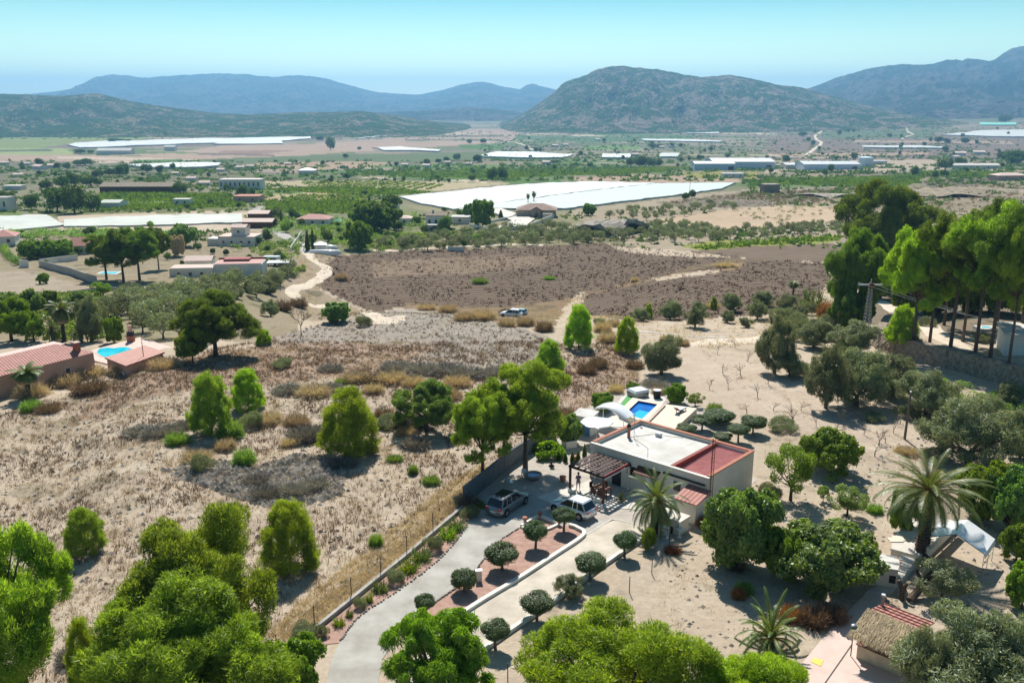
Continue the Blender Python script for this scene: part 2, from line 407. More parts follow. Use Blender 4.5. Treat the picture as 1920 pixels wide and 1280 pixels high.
# ------------------------------------------------------------------ ground: one sheet to the horizon
def build_ground():
    ang = np.concatenate([np.linspace(-180, -46, 40, endpoint=False), np.linspace(-46, -31.5, 60, endpoint=False),
                          np.linspace(-31.5, 31.5, 620, endpoint=False), np.linspace(31.5, 46, 60, endpoint=False), np.linspace(46, 180, 41)])
    ys = []
    a = 36.5
    hh = 35.0
    rr = [2, 10, 20, 30, 38]
    py = 1310.0
    while py > 196:
        th = PITCH + math.atan((py - 640) / F)
        H = 35 if py > 760 else np.interp(py, [240, 262, 330, 405, 500, 600, 760], [112, 100, 66, 53, 52, 44, 35])
        rr.append(H / math.tan(th))
        py -= 2.6 if py > 300 else 1.3
    rr = np.array(sorted(set([r for r in rr if r < 15000] + [15000, 19000])))
    keep = [rr[0]]
    for r in rr[1:]:
        if r - keep[-1] > 0.12: keep.append(r)
    rr = np.array(keep)
    A, R = np.meshgrid(np.radians(ang), rr)
    X = np.sin(A) * R; Y = np.cos(A) * R
    Z = terr(X, Y)
    nr, na = X.shape
    co = np.stack([X, Y, Z], -1).reshape(-1, 3)
    idx = np.arange(nr * na).reshape(nr, na)
    q = np.stack([idx[:-1, :-1], idx[:-1, 1:], idx[1:, 1:], idx[1:, :-1]], -1).reshape(-1, 4)[:, ::-1]
    # centre fan
    me = bpy.data.meshes.new('ground')
    nv = len(co) + 1
    co = np.vstack([co, [[0, 0, 0]]])
    tri = np.stack([np.full(na - 1, nv - 1), idx[0, :-1], idx[0, 1:]], -1)[:, ::-1]
    me.vertices.add(nv); me.vertices.foreach_set('co', co.reshape(-1).astype(np.float32))
    loops = np.concatenate([q.reshape(-1), tri.reshape(-1)]).astype(np.int32)
    me.loops.add(len(loops)); me.loops.foreach_set('vertex_index', loops)
    me.polygons.add(len(q) + len(tri))
    st = np.concatenate([np.arange(len(q)) * 4, len(q) * 4 + np.arange(len(tri)) * 3]).astype(np.int32)
    tot = np.concatenate([np.full(len(q), 4), np.full(len(tri), 3)]).astype(np.int32)
    me.polygons.foreach_set('loop_start', st); me.polygons.foreach_set('loop_total', tot)
    me.polygons.foreach_set('use_smooth', np.ones(len(st), bool))
    # --- soils and crops, per vertex
    x, y, z = co[:, 0], co[:, 1], co[:, 2]
    px, py = proj(x, np.maximum(y, 5), z)
    px = px + 6 * wob(x, y, 14, 5) * np.clip(200 / np.maximum(y, 50), 0.2, 2); py = py + 2.6 * wob(x, y, 11, 6) * np.clip(200 / np.maximum(y, 50), 0.1, 1.5)
    px[y < 5] = -1e5
    col = np.zeros((nv, 4)); pat = np.zeros((nv, 4)); col[:, 3] = 1
    near = (0.50, 0.415, 0.325)
    col[:, :3] = near
    far = sst(300, 480, y)[:, None]
    col[:, :3] = col[:, :3] * (1 - far) + np.array((0.215, 0.205, 0.13)) * far
    pat[:, 0] = 0.25 + 0.45 * far[:, 0]
    rnd = np.random.RandomState(3)
    # small mosaic of far fields
    cx, cy = np.floor(x / 160 + 0.35 * np.sin(y / 300)), np.floor(y / 110 + 0.3 * np.sin(x / 500))
    hsh = np.abs(np.sin(cx * 12.9898 + cy * 78.233) * 43758.5453) % 1
    pal = np.array([(0.30, 0.24, 0.18), (0.11, 0.15, 0.06), (0.16, 0.16, 0.10), (0.36, 0.29, 0.23), (0.22, 0.18, 0.13), (0.12, 0.17, 0.05), (0.19, 0.15, 0.12), (0.26, 0.23, 0.15)])
    sel = y > 560
    pc = pal[(hsh * 8).astype(int) % 8]
    mixw = (0.75 * sst(560, 800, y))[:, None]
    col[:, :3] = np.where(sel[:, None], col[:, :3] * (1 - mixw) + pc * mixw, col[:, :3])
    pat[:, 0] = np.where(sel, 0.35 + 0.5 * ((hsh * 57) % 1), pat[:, 0])
    SOIL, PALE, BROWN, SCRUB, VINE = (0.40, 0.29, 0.22), (0.52, 0.43, 0.33), (0.105, 0.072, 0.048), (0.17, 0.165, 0.10), (0.085, 0.17, 0.03)
    YG, MAUVE, OLV, BROWN2, GOLD, GREY = (0.22, 0.26, 0.08), (0.21, 0.16, 0.13), (0.16, 0.17, 0.10), (0.22, 0.16, 0.11), (0.45, 0.33, 0.18), (0.36, 0.315, 0.27)
    P = [
        # far plain, left
        ([(-400, 236), (300, 236), (640, 246), (640, 262), (-400, 300)], MAUVE, 0.5, 0),
        ([(-400, 262), (60, 248), (170, 243), (330, 247), (420, 252), (330, 258), (130, 270), (60, 280), (-400, 285)], YG, 0.15, 0),
        ([(-400, 279), (135, 278), (138, 292), (-400, 293)], (0.30, 0.34, 0.14), 0.1, 0),
        ([(-400, 292), (200, 290), (320, 288), (420, 272), (560, 271), (700, 262), (800, 250), (900, 242), (985, 243), (965, 262), (905, 272), (760, 278), (560, 292), (300, 302), (-400, 304)], SOIL, 0.0, 0),
        ([(420, 282), (560, 282), (480, 290), (400, 290)], (0.28, 0.18, 0.14), 0.0, 0),
        ([(860, 271), (940, 270), (945, 280), (865, 279)], VINE, 0.2, 0),
        ([(300, 302), (560, 292), (900, 285), (900, 300), (300, 312)], (0.12, 0.16, 0.07), 0.5, 0),
        ([(480, 306), (620, 302), (740, 304), (700, 314), (560, 318), (480, 316)], (0.38, 0.27, 0.19), 0.1, 0),
        ([(250, 300), (340, 299), (345, 306), (250, 308)], VINE, 0.3, 0),
        # centre
        ([(640, 321), (900, 319), (1120, 314), (1300, 314), (1250, 322), (1110, 328), (960, 334), (760, 332), (650, 326)], VINE, 0.15, 0.3),
        ([(1060, 334), (1200, 326), (1370, 326), (1390, 342), (1100, 343)], SOIL, 0.12, 0),
        ([(1180, 312), (1400, 310), (1400, 318), (1180, 322)], SCRUB, 0.6, 0),
        ([(970, 254), (1100, 256), (1300, 256), (1300, 262), (1110, 268), (960, 262)], (0.10, 0.16, 0.06), 0.3, 0),
        ([(1090, 273), (1200, 272), (1200, 281), (1090, 280)], (0.15, 0.24, 0.06), 0.15, 0),
        ([(1000, 248), (1110, 240), (1150, 232), (1190, 240), (1010, 250)], (0.38, 0.29, 0.20), 0.1, 0),
        ([(1160, 243), (1310, 238), (1330, 246), (1180, 247)], SOIL, 0.0, 0),
        ([(1280, 322), (1420, 322), (1420, 334), (1290, 336)], (0.28, 0.26, 0.07), 0.5, 0),
        # right plain
        ([(1440, 256), (1960, 250), (2200, 262), (2200, 300), (1440, 300)], MAUVE, 0.55, 0),
        ([(1540, 243), (1750, 243), (1750, 258), (1540, 260)], (0.11, 0.15, 0.07), 0.4, 0.2),
        ([(1440, 288), (1740, 286), (1740, 290), (1440, 294)], SOIL, 0, 0),
        ([(1600, 262), (1900, 266), (1900, 270), (1600, 266)], SOIL, 0, 0),
        ([(1600, 300), (1780, 298), (1780, 318), (1500, 322), (1430, 324), (1430, 318)], (0.42, 0.34, 0.26), 0.15, 0),
        ([(1400, 345), (1440, 335), (1600, 333), (1740, 325), (1720, 340), (1690, 353), (1600, 350), (1400, 350)], VINE, 0.1, 0.5),
        ([(1720, 322), (1900, 320), (1900, 332), (1760, 332)], (0.12, 0.2, 0.04), 0.15, 0.4),
        ([(1730, 340), (1800, 332), (1900, 333), (1860, 345), (1740, 352)], (0.13, 0.11, 0.085), 0.1, 0.2),
        # mid left orchards and villages
        ([(-400, 306), (480, 306), (480, 345), (-400, 345)], SCRUB, 0.8, 0),
        ([(187, 362), (430, 362), (433, 378), (187, 380)], (0.13, 0.22, 0.03), 0.15, 0.3),
        ([(167, 384), (460, 378), (462, 388), (200, 396)], (0.12, 0.20, 0.03), 0.1, 0.5),
        ([(60, 394), (455, 388), (460, 394), (100, 408)], (0.14, 0.16, 0.05), 0.4, 0.3),
        ([(110, 404), (460, 395), (500, 400), (500, 430), (110, 434)], PALE, 0.1, 0),
        ([(-400, 380), (60, 400), (0, 408), (-400, 400)], (0.13, 0.2, 0.04), 0.2, 0.4),
        ([(480, 340), (640, 338), (760, 340), (960, 344), (820, 358), (680, 360), (480, 358)], (0.42, 0.36, 0.23), 0.1, 0),
        ([(480, 354), (620, 350), (760, 354), (820, 362), (690, 368), (480, 366)], (0.11, 0.19, 0.035), 0.1, 0.3),
        ([(500, 366), (600, 360), (700, 370), (640, 378), (500, 378)], (0.42, 0.34, 0.2), 0.1, 0),
        ([(495, 378), (640, 376), (740, 378), (700, 404), (500, 400)], (0.085, 0.16, 0.025), 0.1, 0.5),
        ([(760, 384), (1060, 398), (1200, 470), (560, 478), (540, 410), (700, 396)], (0.26, 0.24, 0.14), 0.6, 0),
        ([(-400, 430), (110, 434), (470, 434), (560, 440), (560, 640), (-400, 640)], (0.30, 0.25, 0.17), 0.5, 0),
        ([(480, 400), (600, 396), (760, 384), (800, 400), (790, 430), (700, 470), (640, 476), (580, 480), (540, 470), (500, 440)], (0.20, 0.21, 0.11), 0.6, 0),
        ([(200, 560), (330, 525), (560, 495), (560, 520), (480, 570), (300, 640), (180, 640)], (0.27, 0.24, 0.15), 0.5, 0),
        ([(1600, 520), (1760, 560), (1960, 560), (1960, 640), (1700, 620), (1600, 600)], (0.22, 0.18, 0.13), 0.5, 0),  # terrace behind the right-hand pines: canopy shade painted in as darker brown
        ([(-300, 515), (40, 508), (190, 540), (180, 548), (60, 560), (-300, 560)], (0.37, 0.31, 0.24), 0.15, 0),
        # centre right
        ([(1060, 396), (1360, 358), (1600, 350), (2200, 350), (2200, 470), (1200, 470)], (0.36, 0.30, 0.22), 0.35, 0),
        ([(1230, 380), (1400, 360), (1470, 358), (1560, 352), (1640, 360), (1560, 374), (1420, 388), (1240, 384)], (0.20, 0.17, 0.12), 0.5, 0),
        ([(1230, 412), (1320, 398), (1400, 390), (1470, 386), (1575, 388), (1575, 415), (1430, 426), (1340, 432), (1260, 420)], (0.50, 0.38, 0.27), 0.0, 0.05),
        ([(1180, 416), (1300, 424), (1340, 436), (1250, 444), (1190, 438)], (0.19, 0.21, 0.11), 0.4, 0),
        ([(1280, 462), (1330, 452), (1480, 447), (1575, 442), (1575, 452), (1480, 462), (1320, 470)], (0.26, 0.29, 0.06), 0.2, 0.1),
        ([(1740, 350), (2200, 340), (2200, 400), (1900, 390), (1740, 410)], (0.38, 0.32, 0.23), 0.45, 0),
        # the large brown fields
        ([(600, 500), (630, 480), (760, 470), (900, 466), (1130, 455), (1180, 462), (1290, 474), (1400, 478), (1540, 490), (1560, 520), (1530, 560), (1440, 590), (1200, 604), (1100, 590), (1040, 612), (940, 600), (760, 575), (700, 585), (640, 560), (600, 540)], BROWN, 0.1, 0.8),
        ([(700, 490), (900, 480), (1050, 480), (1000, 500), (860, 515), (700, 520)], BROWN2, 0.1, 0.5),
        ([(1140, 458), (1160, 462), (1260, 468), (1300, 476), (1370, 474), (1370, 484), (1250, 480), (1160, 470)], PALE, 0.2, 0),
        ([(1380, 484), (1460, 478), (1540, 488), (1520, 494), (1450, 484)], PALE, 0.2, 0),
        ([(760, 568), (840, 576), (940, 578), (1060, 560), (1200, 524), (1340, 506), (1390, 490), (1400, 496), (1380, 506), (1230, 524), (1110, 552), (1060, 580), (1040, 612), (900, 600), (760, 580)], (0.25, 0.175, 0.11), 0.4, 0),
        ([(1215, 522), (1330, 506), (1365, 508), (1240, 526)], PALE, 0.1, 0),
        ([(1075, 556), (1098, 546), (1098, 556), (1080, 576), (1068, 600), (1062, 622), (1040, 622), (1050, 590)], PALE, 0.1, 0),
        ([(1290, 472), (1400, 462), (1560, 456), (1600, 470), (1560, 492), (1400, 484)], (0.17, 0.125, 0.09), 0.3, 0.3),
        ([(535, 470), (640, 476), (600, 505), (600, 545), (690, 588), (620, 600), (560, 600), (520, 570), (530, 530)], (0.33, 0.265, 0.19), 0.5, 0),
        ([(1560, 350), (1720, 350), (1960, 345), (1960, 392), (1740, 400), (1580, 388)], (0.28, 0.235, 0.165), 0.6, 0),
        # crest and rough field
        ([(480, 640), (600, 610), (700, 585), (760, 578), (860, 586), (960, 608), (1050, 640), (1050, 700), (940, 690), (640, 668), (480, 680)], GREY, 0.5, 0.1),
        ([(190, 720), (340, 670), (480, 650), (640, 640), (830, 650), (700, 700), (480, 720), (300, 740), (120, 800)], (0.37, 0.27, 0.20), 0.5, 0.3),
        ([(470, 880), (560, 860), (620, 880), (560, 950), (500, 940)], (0.41, 0.36, 0.31), 0.5, 0),
        ([(1040, 690), (1160, 640), (1200, 700), (1180, 760), (1080, 780), (1050, 740)], (0.42, 0.31, 0.24), 0.5, 0),
        # right hand orchard
        ([(1200, 700), (1290, 650), (1440, 690), (1540, 740), (1740, 810), (1760, 900), (1640, 860), (1500, 800), (1420, 800), (1300, 760), (1200, 720)], (0.52, 0.43, 0.345), 0.12, 0.15),
        ([(520, 1190), (760, 1010), (880, 900), (930, 880), (860, 950), (600, 1170), (560, 1200)], (0.36, 0.26, 0.15), 0.5, 0),
    ]
    rs = np.random.RandomState(14); ST = []
    for i in range(150):
        x0 = rs.uniform(-100, 1950); y0 = 238 + 105 * rs.rand() ** 1.3; w_ = rs.uniform(50, 260); h_ = rs.uniform(.8, 2.6) * (1 + (y0 - 238) / 60); sk = rs.uniform(-.03, .03) * w_
        cc = [VINE, (0.13, 0.2, 0.06), MAUVE, SOIL, (0.12, 0.13, 0.07), (0.10, 0.12, 0.06), PALE, (0.18, 0.14, 0.11)][rs.randint(8)]
        if i % 3 == 0: y0 = rs.uniform(300, 348); x0 = rs.uniform(380, 1350); cc = [VINE, (0.12, 0.2, 0.05), (0.10, 0.15, 0.05)][rs.randint(3)]; h_ = rs.uniform(2, 5)
        ST.append(([(x0, y0), (x0 + w_, y0 + sk), (x0 + w_ + h_ * 3, y0 + sk + h_), (x0 + h_ * 2, y0 + h_)], cc, rs.uniform(0, .4), 0))
    P = P[:6] + ST + P[6:]
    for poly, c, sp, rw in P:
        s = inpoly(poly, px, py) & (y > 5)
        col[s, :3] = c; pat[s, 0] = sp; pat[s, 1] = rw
    for nm, arr in (('col', col), ('pat', pat)):
        a_ = me.attributes.new(nm, 'FLOAT_COLOR', 'POINT'); a_.data.foreach_set('color', arr.reshape(-1).astype(np.float32))
    m, n, l, p = nt('soil_and_crops')
    g = n.new('ShaderNodeNewGeometry'); vec = g.outputs['Position']
    ac = n.new('ShaderNodeAttribute'); ac.attribute_name = 'col'
    ap = n.new('ShaderNodeAttribute'); ap.attribute_name = 'pat'
    sp = n.new('ShaderNodeSeparateColor'); l.new(ap.outputs['Color'], sp.inputs[0])
    n1 = noise(n, l, vec, 1.7, 6, 0.7); n2 = noise(n, l, vec, 0.16, 4); n3 = noise(n, l, vec, 0.012, 3); n4 = noise(n, l, vec, 6.0, 3)
    c = mixc(n, l, rng(n, l, n1, 0.35, 0.65, 0, 0.42), ac.outputs['Color'], (0.55, 0.52, 0.50), 'MULTIPLY')
    c = mixc(n, l, rng(n, l, n2, 0.35, 0.7, 0, 0.45), c, (0.70, 0.62, 0.55), 'MULTIPLY')
    c = mixc(n, l, rng(n, l, n3, 0.3, 0.7, 0, 0.4), c, (0.66, 0.68, 0.6), 'MULTIPLY')
    c = mixc(n, l, rng(n, l, n4, 0.45, 0.75, 0, 0.35), c, (1.2, 1.15, 1.1), 'MULTIPLY')
    # low scrub speckle of two sizes
    for scl, thr in ((0.55, 0.23), (0.13, 0.22)):
        v = n.new('ShaderNodeTexVoronoi'); v.inputs['Scale'].default_value = scl; v.inputs['Randomness'].default_value = 1.0
        l.new(vec, v.inputs['Vector'])
        wn_ = noise(n, l, vec, scl * 0.25, 2)
        edge = math_(n, l, 'MULTIPLY', rng(n, l, wn_, 0.4, 0.62, 0.0, 0.5), 1.0)
        dd = math_(n, l, 'ADD', v.outputs['Distance'], math_(n, l, 'MULTIPLY', noise(n, l, vec, scl * 4, 3), 0.35))
        f = n.new('ShaderNodeMapRange'); l.new(dd, f.inputs[0]); l.new(math_(n, l, 'ADD', edge, 0.08), f.inputs[1]); l.new(edge, f.inputs[2])
        f.inputs[3].default_value = 0; f.inputs[4].default_value = 1
        k = math_(n, l, 'MULTIPLY', f.outputs[0], sp.outputs[0])
        c = mixc(n, l, k, c, (0.055, 0.06, 0.03))
    # furrows
    sx = n.new('ShaderNodeSeparateXYZ'); l.new(vec, sx.inputs[0])
    u = math_(n, l, 'ADD', math_(n, l, 'MULTIPLY', sx.outputs[1], 0.97), math_(n, l, 'MULTIPLY', sx.outputs[0], -0.25))
    u = math_(n, l, 'ADD', u, math_(n, l, 'MULTIPLY', noise(n, l, vec, 0.05, 2), 3.0))
    s = math_(n, l, 'SINE', math_(n, l, 'MULTIPLY', u, 2.4))
    fr = math_(n, l, 'MULTIPLY', rng(n, l, s, 0.2, 0.9, 0, 0.7), sp.outputs[1])
    c = mixc(n, l, fr, c, (0.33, 0.25, 0.19))
    l.new(c, p.inputs['Base Color']); p.inputs['Roughness'].default_value = 0.95; p.inputs['Specular IOR Level'].default_value = 0.1
    b = n.new('ShaderNodeBump'); b.inputs['Strength'].default_value = 0.8; b.inputs['Distance'].default_value = 0.12
    l.new(n1, b.inputs['Height']); l.new(b.outputs[0], p.inputs['Normal'])
    me.materials.append(m)
    me.update(calc_edges=True)
    me.validate()
    o = link('ground', me); tag(o, kind='structure')
build_ground()

# ------------------------------------------------------------------ mountains
def hillmat(name, green, rock, gscale, thr):
    m, n, l, p = nt(name)
    g = n.new('ShaderNodeNewGeometry'); vec = g.outputs['Position']
    v = n.new('ShaderNodeTexVoronoi'); v.inputs['Scale'].default_value = gscale; l.new(vec, v.inputs['Vector'])
    nn = noise(n, l, vec, gscale * 0.1, 6, 0.65); n2 = noise(n, l, vec, gscale * 0.5, 4)
    e = rng(n, l, nn, 0.35, 0.62, thr - 0.4, thr + 0.35)
    f = n.new('ShaderNodeMapRange'); l.new(v.outputs['Distance'], f.inputs[0]); l.new(math_(n, l, 'ADD', e, 0.12), f.inputs[1]); l.new(e, f.inputs[2])
    f.inputs[3].default_value = 0; f.inputs[4].default_value = 1
    rk = mixc(n, l, rng(n, l, n2, 0.35, 0.65, 0, 1), rock, tuple(q * 0.6 for q in rock))
    gn = mixc(n, l, rng(n, l, n2, 0.35, 0.65, 0, 1), green, tuple(q * 0.5 for q in green))
    l.new(mixc(n, l, f.outputs[0], rk, gn), p.inputs['Base Color'])
    p.inputs['Roughness'].default_value = 1; p.inputs['Specular IOR Level'].default_value = 0
    b = n.new('ShaderNodeBump'); b.inputs['Strength'].default_value = 1; b.inputs['Distance'].default_value = 0.35 / gscale
    l.new(math_(n, l, 'ADD', f.outputs[0], nn), b.inputs['Height']); l.new(b.outputs[0], p.inputs['Normal'])
    return m
def mountain(name, ridge, Yf, Yr, Yb, matl, seed, rav=0.16, nu=150, curve=1.25):
    rav = rav * 1.7
    rp = np.array(ridge, float)
    pxs = np.linspace(rp[0, 0], rp[-1, 0], int((rp[-1, 0] - rp[0, 0]) / 4))
    ry = np.interp(pxs, rp[:, 0], rp[:, 1])
    k = np.array([0, 1, 3, 1, 0.0]); k /= k.sum()
    rys = np.convolve(np.pad(ry, 2, mode='edge'), k, 'valid')
    ys = np.concatenate([np.linspace(Yf, Yr, nu), np.linspace(Yr, Yb, 26)[1:]])
    U = np.concatenate([np.linspace(0, 1, nu), -np.linspace(0, 1, 26)[1:]])
    PX, YY = np.meshgrid(pxs, ys)
    RY = np.repeat(rys[None], len(ys), 0); UU = np.repeat(U[:, None], len(pxs), 1)
    V = (640 - RY) / F
    zr = CAMH + Yr * (V * CP - SP) / (CP + V * SP)
    XX = (PX - 960) / F * (Yr * CP - (zr - CAMH) * SP) * (0.45 + 0.55 * YY / Yr)
    zf = terr(XX, YY) - 6
    up = np.where(UU >= 0, np.clip(UU, 0, 1), 1 + UU)
    prf = np.clip(up, 0, 1) ** curve
    r1 = 1 - np.abs(wob(XX + 0.2 * YY, YY * 0.35, 520, seed)) * 2.2
    r2 = 1 - np.abs(wob(XX - 0.15 * YY, YY * 0.45, 190, seed + 1)) * 2.2
    r3 = wob(XX, YY, 60, seed + 2)
    rav_ = (0.55 * (r1 - 0.6) + 0.36 * (r2 - 0.6) + 0.14 * r3 + .1 * (1 - 2 * np.abs(wob(XX, YY * .6, 95, seed + 6))))
    env = np.where(UU >= 0, 4 * up * (1 - up) ** 0.8, 0.6 * up * (1 - up))
    Z = zf + np.maximum(zr - zf, 2) * (prf + rav * env * rav_)
    # fine crest roughness
    Z = Z + 0.016 * np.maximum(zr - zf, 0) * (wob(XX, YY, 70, seed + 4) + wob(XX, YY, 260, seed + 9)) * (UU >= 0.9)
    co = np.stack([XX, YY, Z], -1).reshape(-1, 3)
    nr, na = XX.shape; idx = np.arange(nr * na).reshape(nr, na)
    q = np.stack([idx[:-1, :-1], idx[:-1, 1:], idx[1:, 1:], idx[1:, :-1]], -1).reshape(-1, 4)
    me = bpy.data.meshes.new(name)
    me.from_pydata(co.tolist(), [], q.tolist())
    me.polygons.foreach_set('use_smooth', np.ones(len(q), bool)); me.materials.append(matl); me.update()
    tag(link(name, me), kind='structure')
HM1 = hillmat('hazy_mountain', (0.04, 0.055, 0.03), (0.11, 0.095, 0.08), 0.02, 0.45)
HM2 = hillmat('wooded_hill', (0.045, 0.085, 0.02), (0.24, 0.20, 0.13), 0.12, 0.62)
HM3 = hillmat('rocky_wooded_hill', (0.05, 0.095, 0.03), (0.26, 0.21, 0.165), 0.11, 0.55)
mountain('mountains', [(-500, 190), (0, 179), (60, 176), (100, 172), (140, 166), (160, 156), (180, 144), (215, 140), (235, 141), (270, 146), (330, 142), (400, 138), (460, 139), (510, 145), (560, 141), (610, 147), (640, 156), (700, 172), (735, 175), (785, 178), (830, 169), (865, 159), (900, 153), (920, 156), (945, 163), (975, 168), (987, 159), (1000, 157), (1015, 162), (1045, 169), (1120, 182), (1250, 195)], 7500, 11000, 14000, HM1, 5, 0.14)
mountain('hill', [(480, 224), (560, 222), (640, 214), (700, 212), (760, 208), (820, 206), (880, 200), (930, 205), (1000, 214), (1100, 226)], 5300, 6400, 7400, HM1, 9, 0.12, 60)
mountain('hill', [(-500, 182), (-200, 176), (0, 176), (60, 178), (120, 180), (180, 175), (215, 183), (260, 193), (330, 203), (400, 212), (470, 215), (560, 211), (620, 210), (680, 208), (720, 214), (780, 223), (820, 229), (860, 236), (900, 242)], 2750, 4000, 5400, HM2, 12, 0.15, curve=1.0)
mountain('hill', [(880, 246), (930, 236), (960, 225), (1000, 200), (1030, 180), (1045, 168), (1055, 156), (1075, 148), (1100, 141), (1115, 132), (1135, 127), (1165, 124), (1200, 127), (1240, 132), (1280, 139), (1320, 144), (1370, 141), (1420, 150), (1460, 160), (1500, 164), (1530, 171), (1560, 180), (1620, 196), (1700, 214), (1800, 228)], 3150, 4500, 6000, HM3, 21, 0.11, 220, 1.1)
mountain('mountains', [(1380, 190), (1440, 176), (1500, 171), (1530, 161), (1570, 146), (1620, 131), (1660, 124), (1690, 121), (1730, 122), (1760, 118), (1775, 112), (1800, 115), (1812, 110), (1860, 115), (1880, 101), (1895, 93), (1915, 87), (1950, 82), (2050, 88), (2300, 120), (2500, 150)], 4100, 7000, 9500, HM1, 31, 0.17, 200, 1.15)
# ------------------------------------------------------------------ roads and yard surfaces
def flat(name, pts_px, z, m, thick=0.0, kind='structure', rnd=0.0):
    P = [PZ(a, b, z)[:2] for a, b in pts_px]
    mb = MB().prism(P, z - max(thick, 0.004) if thick else z - 0.25, z)
    o = mb.build(name, m); tag(o, kind=kind); return o
def smoothline(pts, k=6):
    """Catmull-Rom through points"""
    P = [np.array(p, float) for p in pts]; P = [2 * P[0] - P[1]] + P + [2 * P[-1] - P[-2]]
    out = []
    for i in range(1, len(P) - 2):
        for j in range(k):
            t = j / k
            out.append(0.5 * ((2 * P[i]) + (-P[i - 1] + P[i + 1]) * t + (2 * P[i - 1] - 5 * P[i] + 4 * P[i + 1] - P[i + 2]) * t * t + (-P[i - 1] + 3 * P[i] - 3 * P[i + 1] + P[i + 2]) * t ** 3))
    out.append(P[-2]); return out
def ribbon(name, px_pts, width, off, m, kind='structure', seed=1, ww=0.12):
    W = [np.array(G(*q)[:2]) for q in px_pts]
    W = smoothline(W, 10)
    # resample evenly
    d = [0]
    for i in range(1, len(W)): d.append(d[-1] + np.linalg.norm(W[i] - W[i - 1]))
    st = max(0.7, d[-1] / 400); n = int(d[-1] / st) + 2
    s = np.linspace(0, d[-1], n); X = np.interp(s, d, [w[0] for w in W]); Y = np.interp(s, d, [w[1] for w in W])
    tx, ty = np.gradient(X), np.gradient(Y); L = np.hypot(tx, ty); nx, ny = -ty / L, tx / L
    wd = width * (1 + ww * np.sin(s * 0.5 + seed) + ww * np.sin(s * 0.17 + 2 * seed)) / 2
    K = 6
    vs = []
    for k in range(K + 1):
        a = -1 + 2 * k / K
        xx, yy = X + nx * wd * a, Y + ny * wd * a
        vs.append(np.stack([xx, yy, terr(xx, yy) + off * (1 if 0 < k < K else -1.5)], -1))
    V = np.stack(vs, 1).reshape(-1, 3); idx = np.arange(n * (K + 1)).reshape(n, K + 1)
    q = np.stack([idx[:-1, :-1], idx[:-1, 1:], idx[1:, 1:], idx[1:, :-1]], -1).reshape(-1, 4)
    mb = MB(); mb.v = [tuple(v) for v in V.tolist()]; mb.f = [tuple(a[::-1]) for a in q.tolist()]; mb.m = [0] * len(mb.f)
    return tag(mb.build(name, m, smooth=True), kind=kind)
GR = mat('pale_gravel', (0.44, 0.42, 0.38), 0.95, (0.32, 0.295, 0.26), .45, 0.5, bscale=30)
GR2 = mat('yard_gravel', (0.45, 0.40, 0.35), 0.95, (0.36, 0.32, 0.28), 1.3, 0.5, bscale=30)
RG = mat('red_gravel', (0.42, 0.27, 0.215), 0.95, (0.32, 0.19, 0.15), 1.6, 0.5, bscale=30)
TR = mat('dirt_track', (0.60, 0.51, 0.40), 0.95, (0.50, 0.41, 0.32), 0.5, 0.4, bscale=5)
PAVE = mat('worn_terrace', (0.56, 0.50, 0.41), 0.9, (0.40, 0.35, 0.28), 0.5, 0.2)
flat('yard', [(952, 880), (1040, 812), (1090, 772), (1140, 735), (1240, 720), (1330, 770), (1330, 830), (1420, 900), (1330, 960), (1255, 1020), (1203, 1010), (1145, 1000), (1095, 1000), (979, 984), (900, 990), (872, 950)], 0.02, GR2)
flat('driveway', [(925, 912), (880, 977), (849, 1022), (801, 1067), (739, 1112), (673, 1156), (636, 1204), (617, 1250), (608, 1300), (600, 1420), (700, 1420), (705, 1300), (716, 1236), (750, 1185), (821, 1125), (849, 1106), (880, 1082), (904, 1053), (940, 1012), (979, 984), (1060, 985), (1095, 1001), (1150, 985), (1010, 930)], 0.045, GR)
flat('flower_bed', [(895, 940), (880, 977), (849, 1022), (801, 1067), (739, 1112), (673, 1156), (636, 1204), (590, 1210), (566, 1192), (600, 1172), (680, 1108), (760, 1042), (840, 975)], 0.035, RG)
flat('flower_bed', [(979, 984), (1010, 967), (1052, 985), (1068, 984), (1085, 991), (1094, 1000), (1040, 1039), (969, 1085), (910, 1121), (845, 1160), (800, 1188), (770, 1190), (790, 1150), (821, 1125), (849, 1106), (880, 1082), (904, 1053), (940, 1012)], 0.05, RG)
flat('terrace', [(1100, 1000), (1142, 978), (1155, 974), (1202, 986), (1235, 1005), (1205, 1012), (1137, 1055), (1104, 1080), (1046, 1122), (1003, 1150), (927, 1203), (880, 1240), (800, 1300), (720, 1290), (850, 1160), (910, 1122), (969, 1086), (1040, 1040)], 0.06, PAVE)
flat('path', [(1078, 910), (1040, 920), (1006, 932), (1038, 945), (1100, 948), (1200, 955), (1215, 930), (1130, 890)], 0.07, M['paleconc'])
# tracks out in the fields
ribbon('track', [(577, 474), (590, 490), (612, 502), (606, 516), (575, 535), (548, 545), (560, 562), (590, 575), (640, 582), (700, 590), (760, 596)], 4.2, 0.10, TR, seed=1)
ribbon('track', [(1260, 648), (1300, 645), (1360, 640), (1425, 635), (1500, 625)], 5.5, 0.06, TR, seed=2, ww=0.2)
ribbon('track', [(1190, 622), (1240, 626), (1310, 632), (1360, 634)], 0.9, 0.12, M['paleconc'], seed=3, ww=0.0)
ribbon('track', [(520, 396), (490, 388), (480, 400), (498, 420), (530, 440), (556, 456), (577, 474)], 5.0, 0.12, M['concrete'], seed=4)
ribbon('road', [(1510, 292), (1526, 280), (1540, 268), (1531, 262), (1529, 254), (1536, 249), (1544, 244)], 9, 0.5, TR, seed=5)
ribbon('road', [(905, 262), (925, 268), (960, 266), (985, 273), (1000, 282)], 9, 0.5, TR, seed=6)
ribbon('road', [(1690, 262), (1700, 256), (1712, 252), (1702, 246), (1700, 240)], 8, 0.5, TR, seed=7)
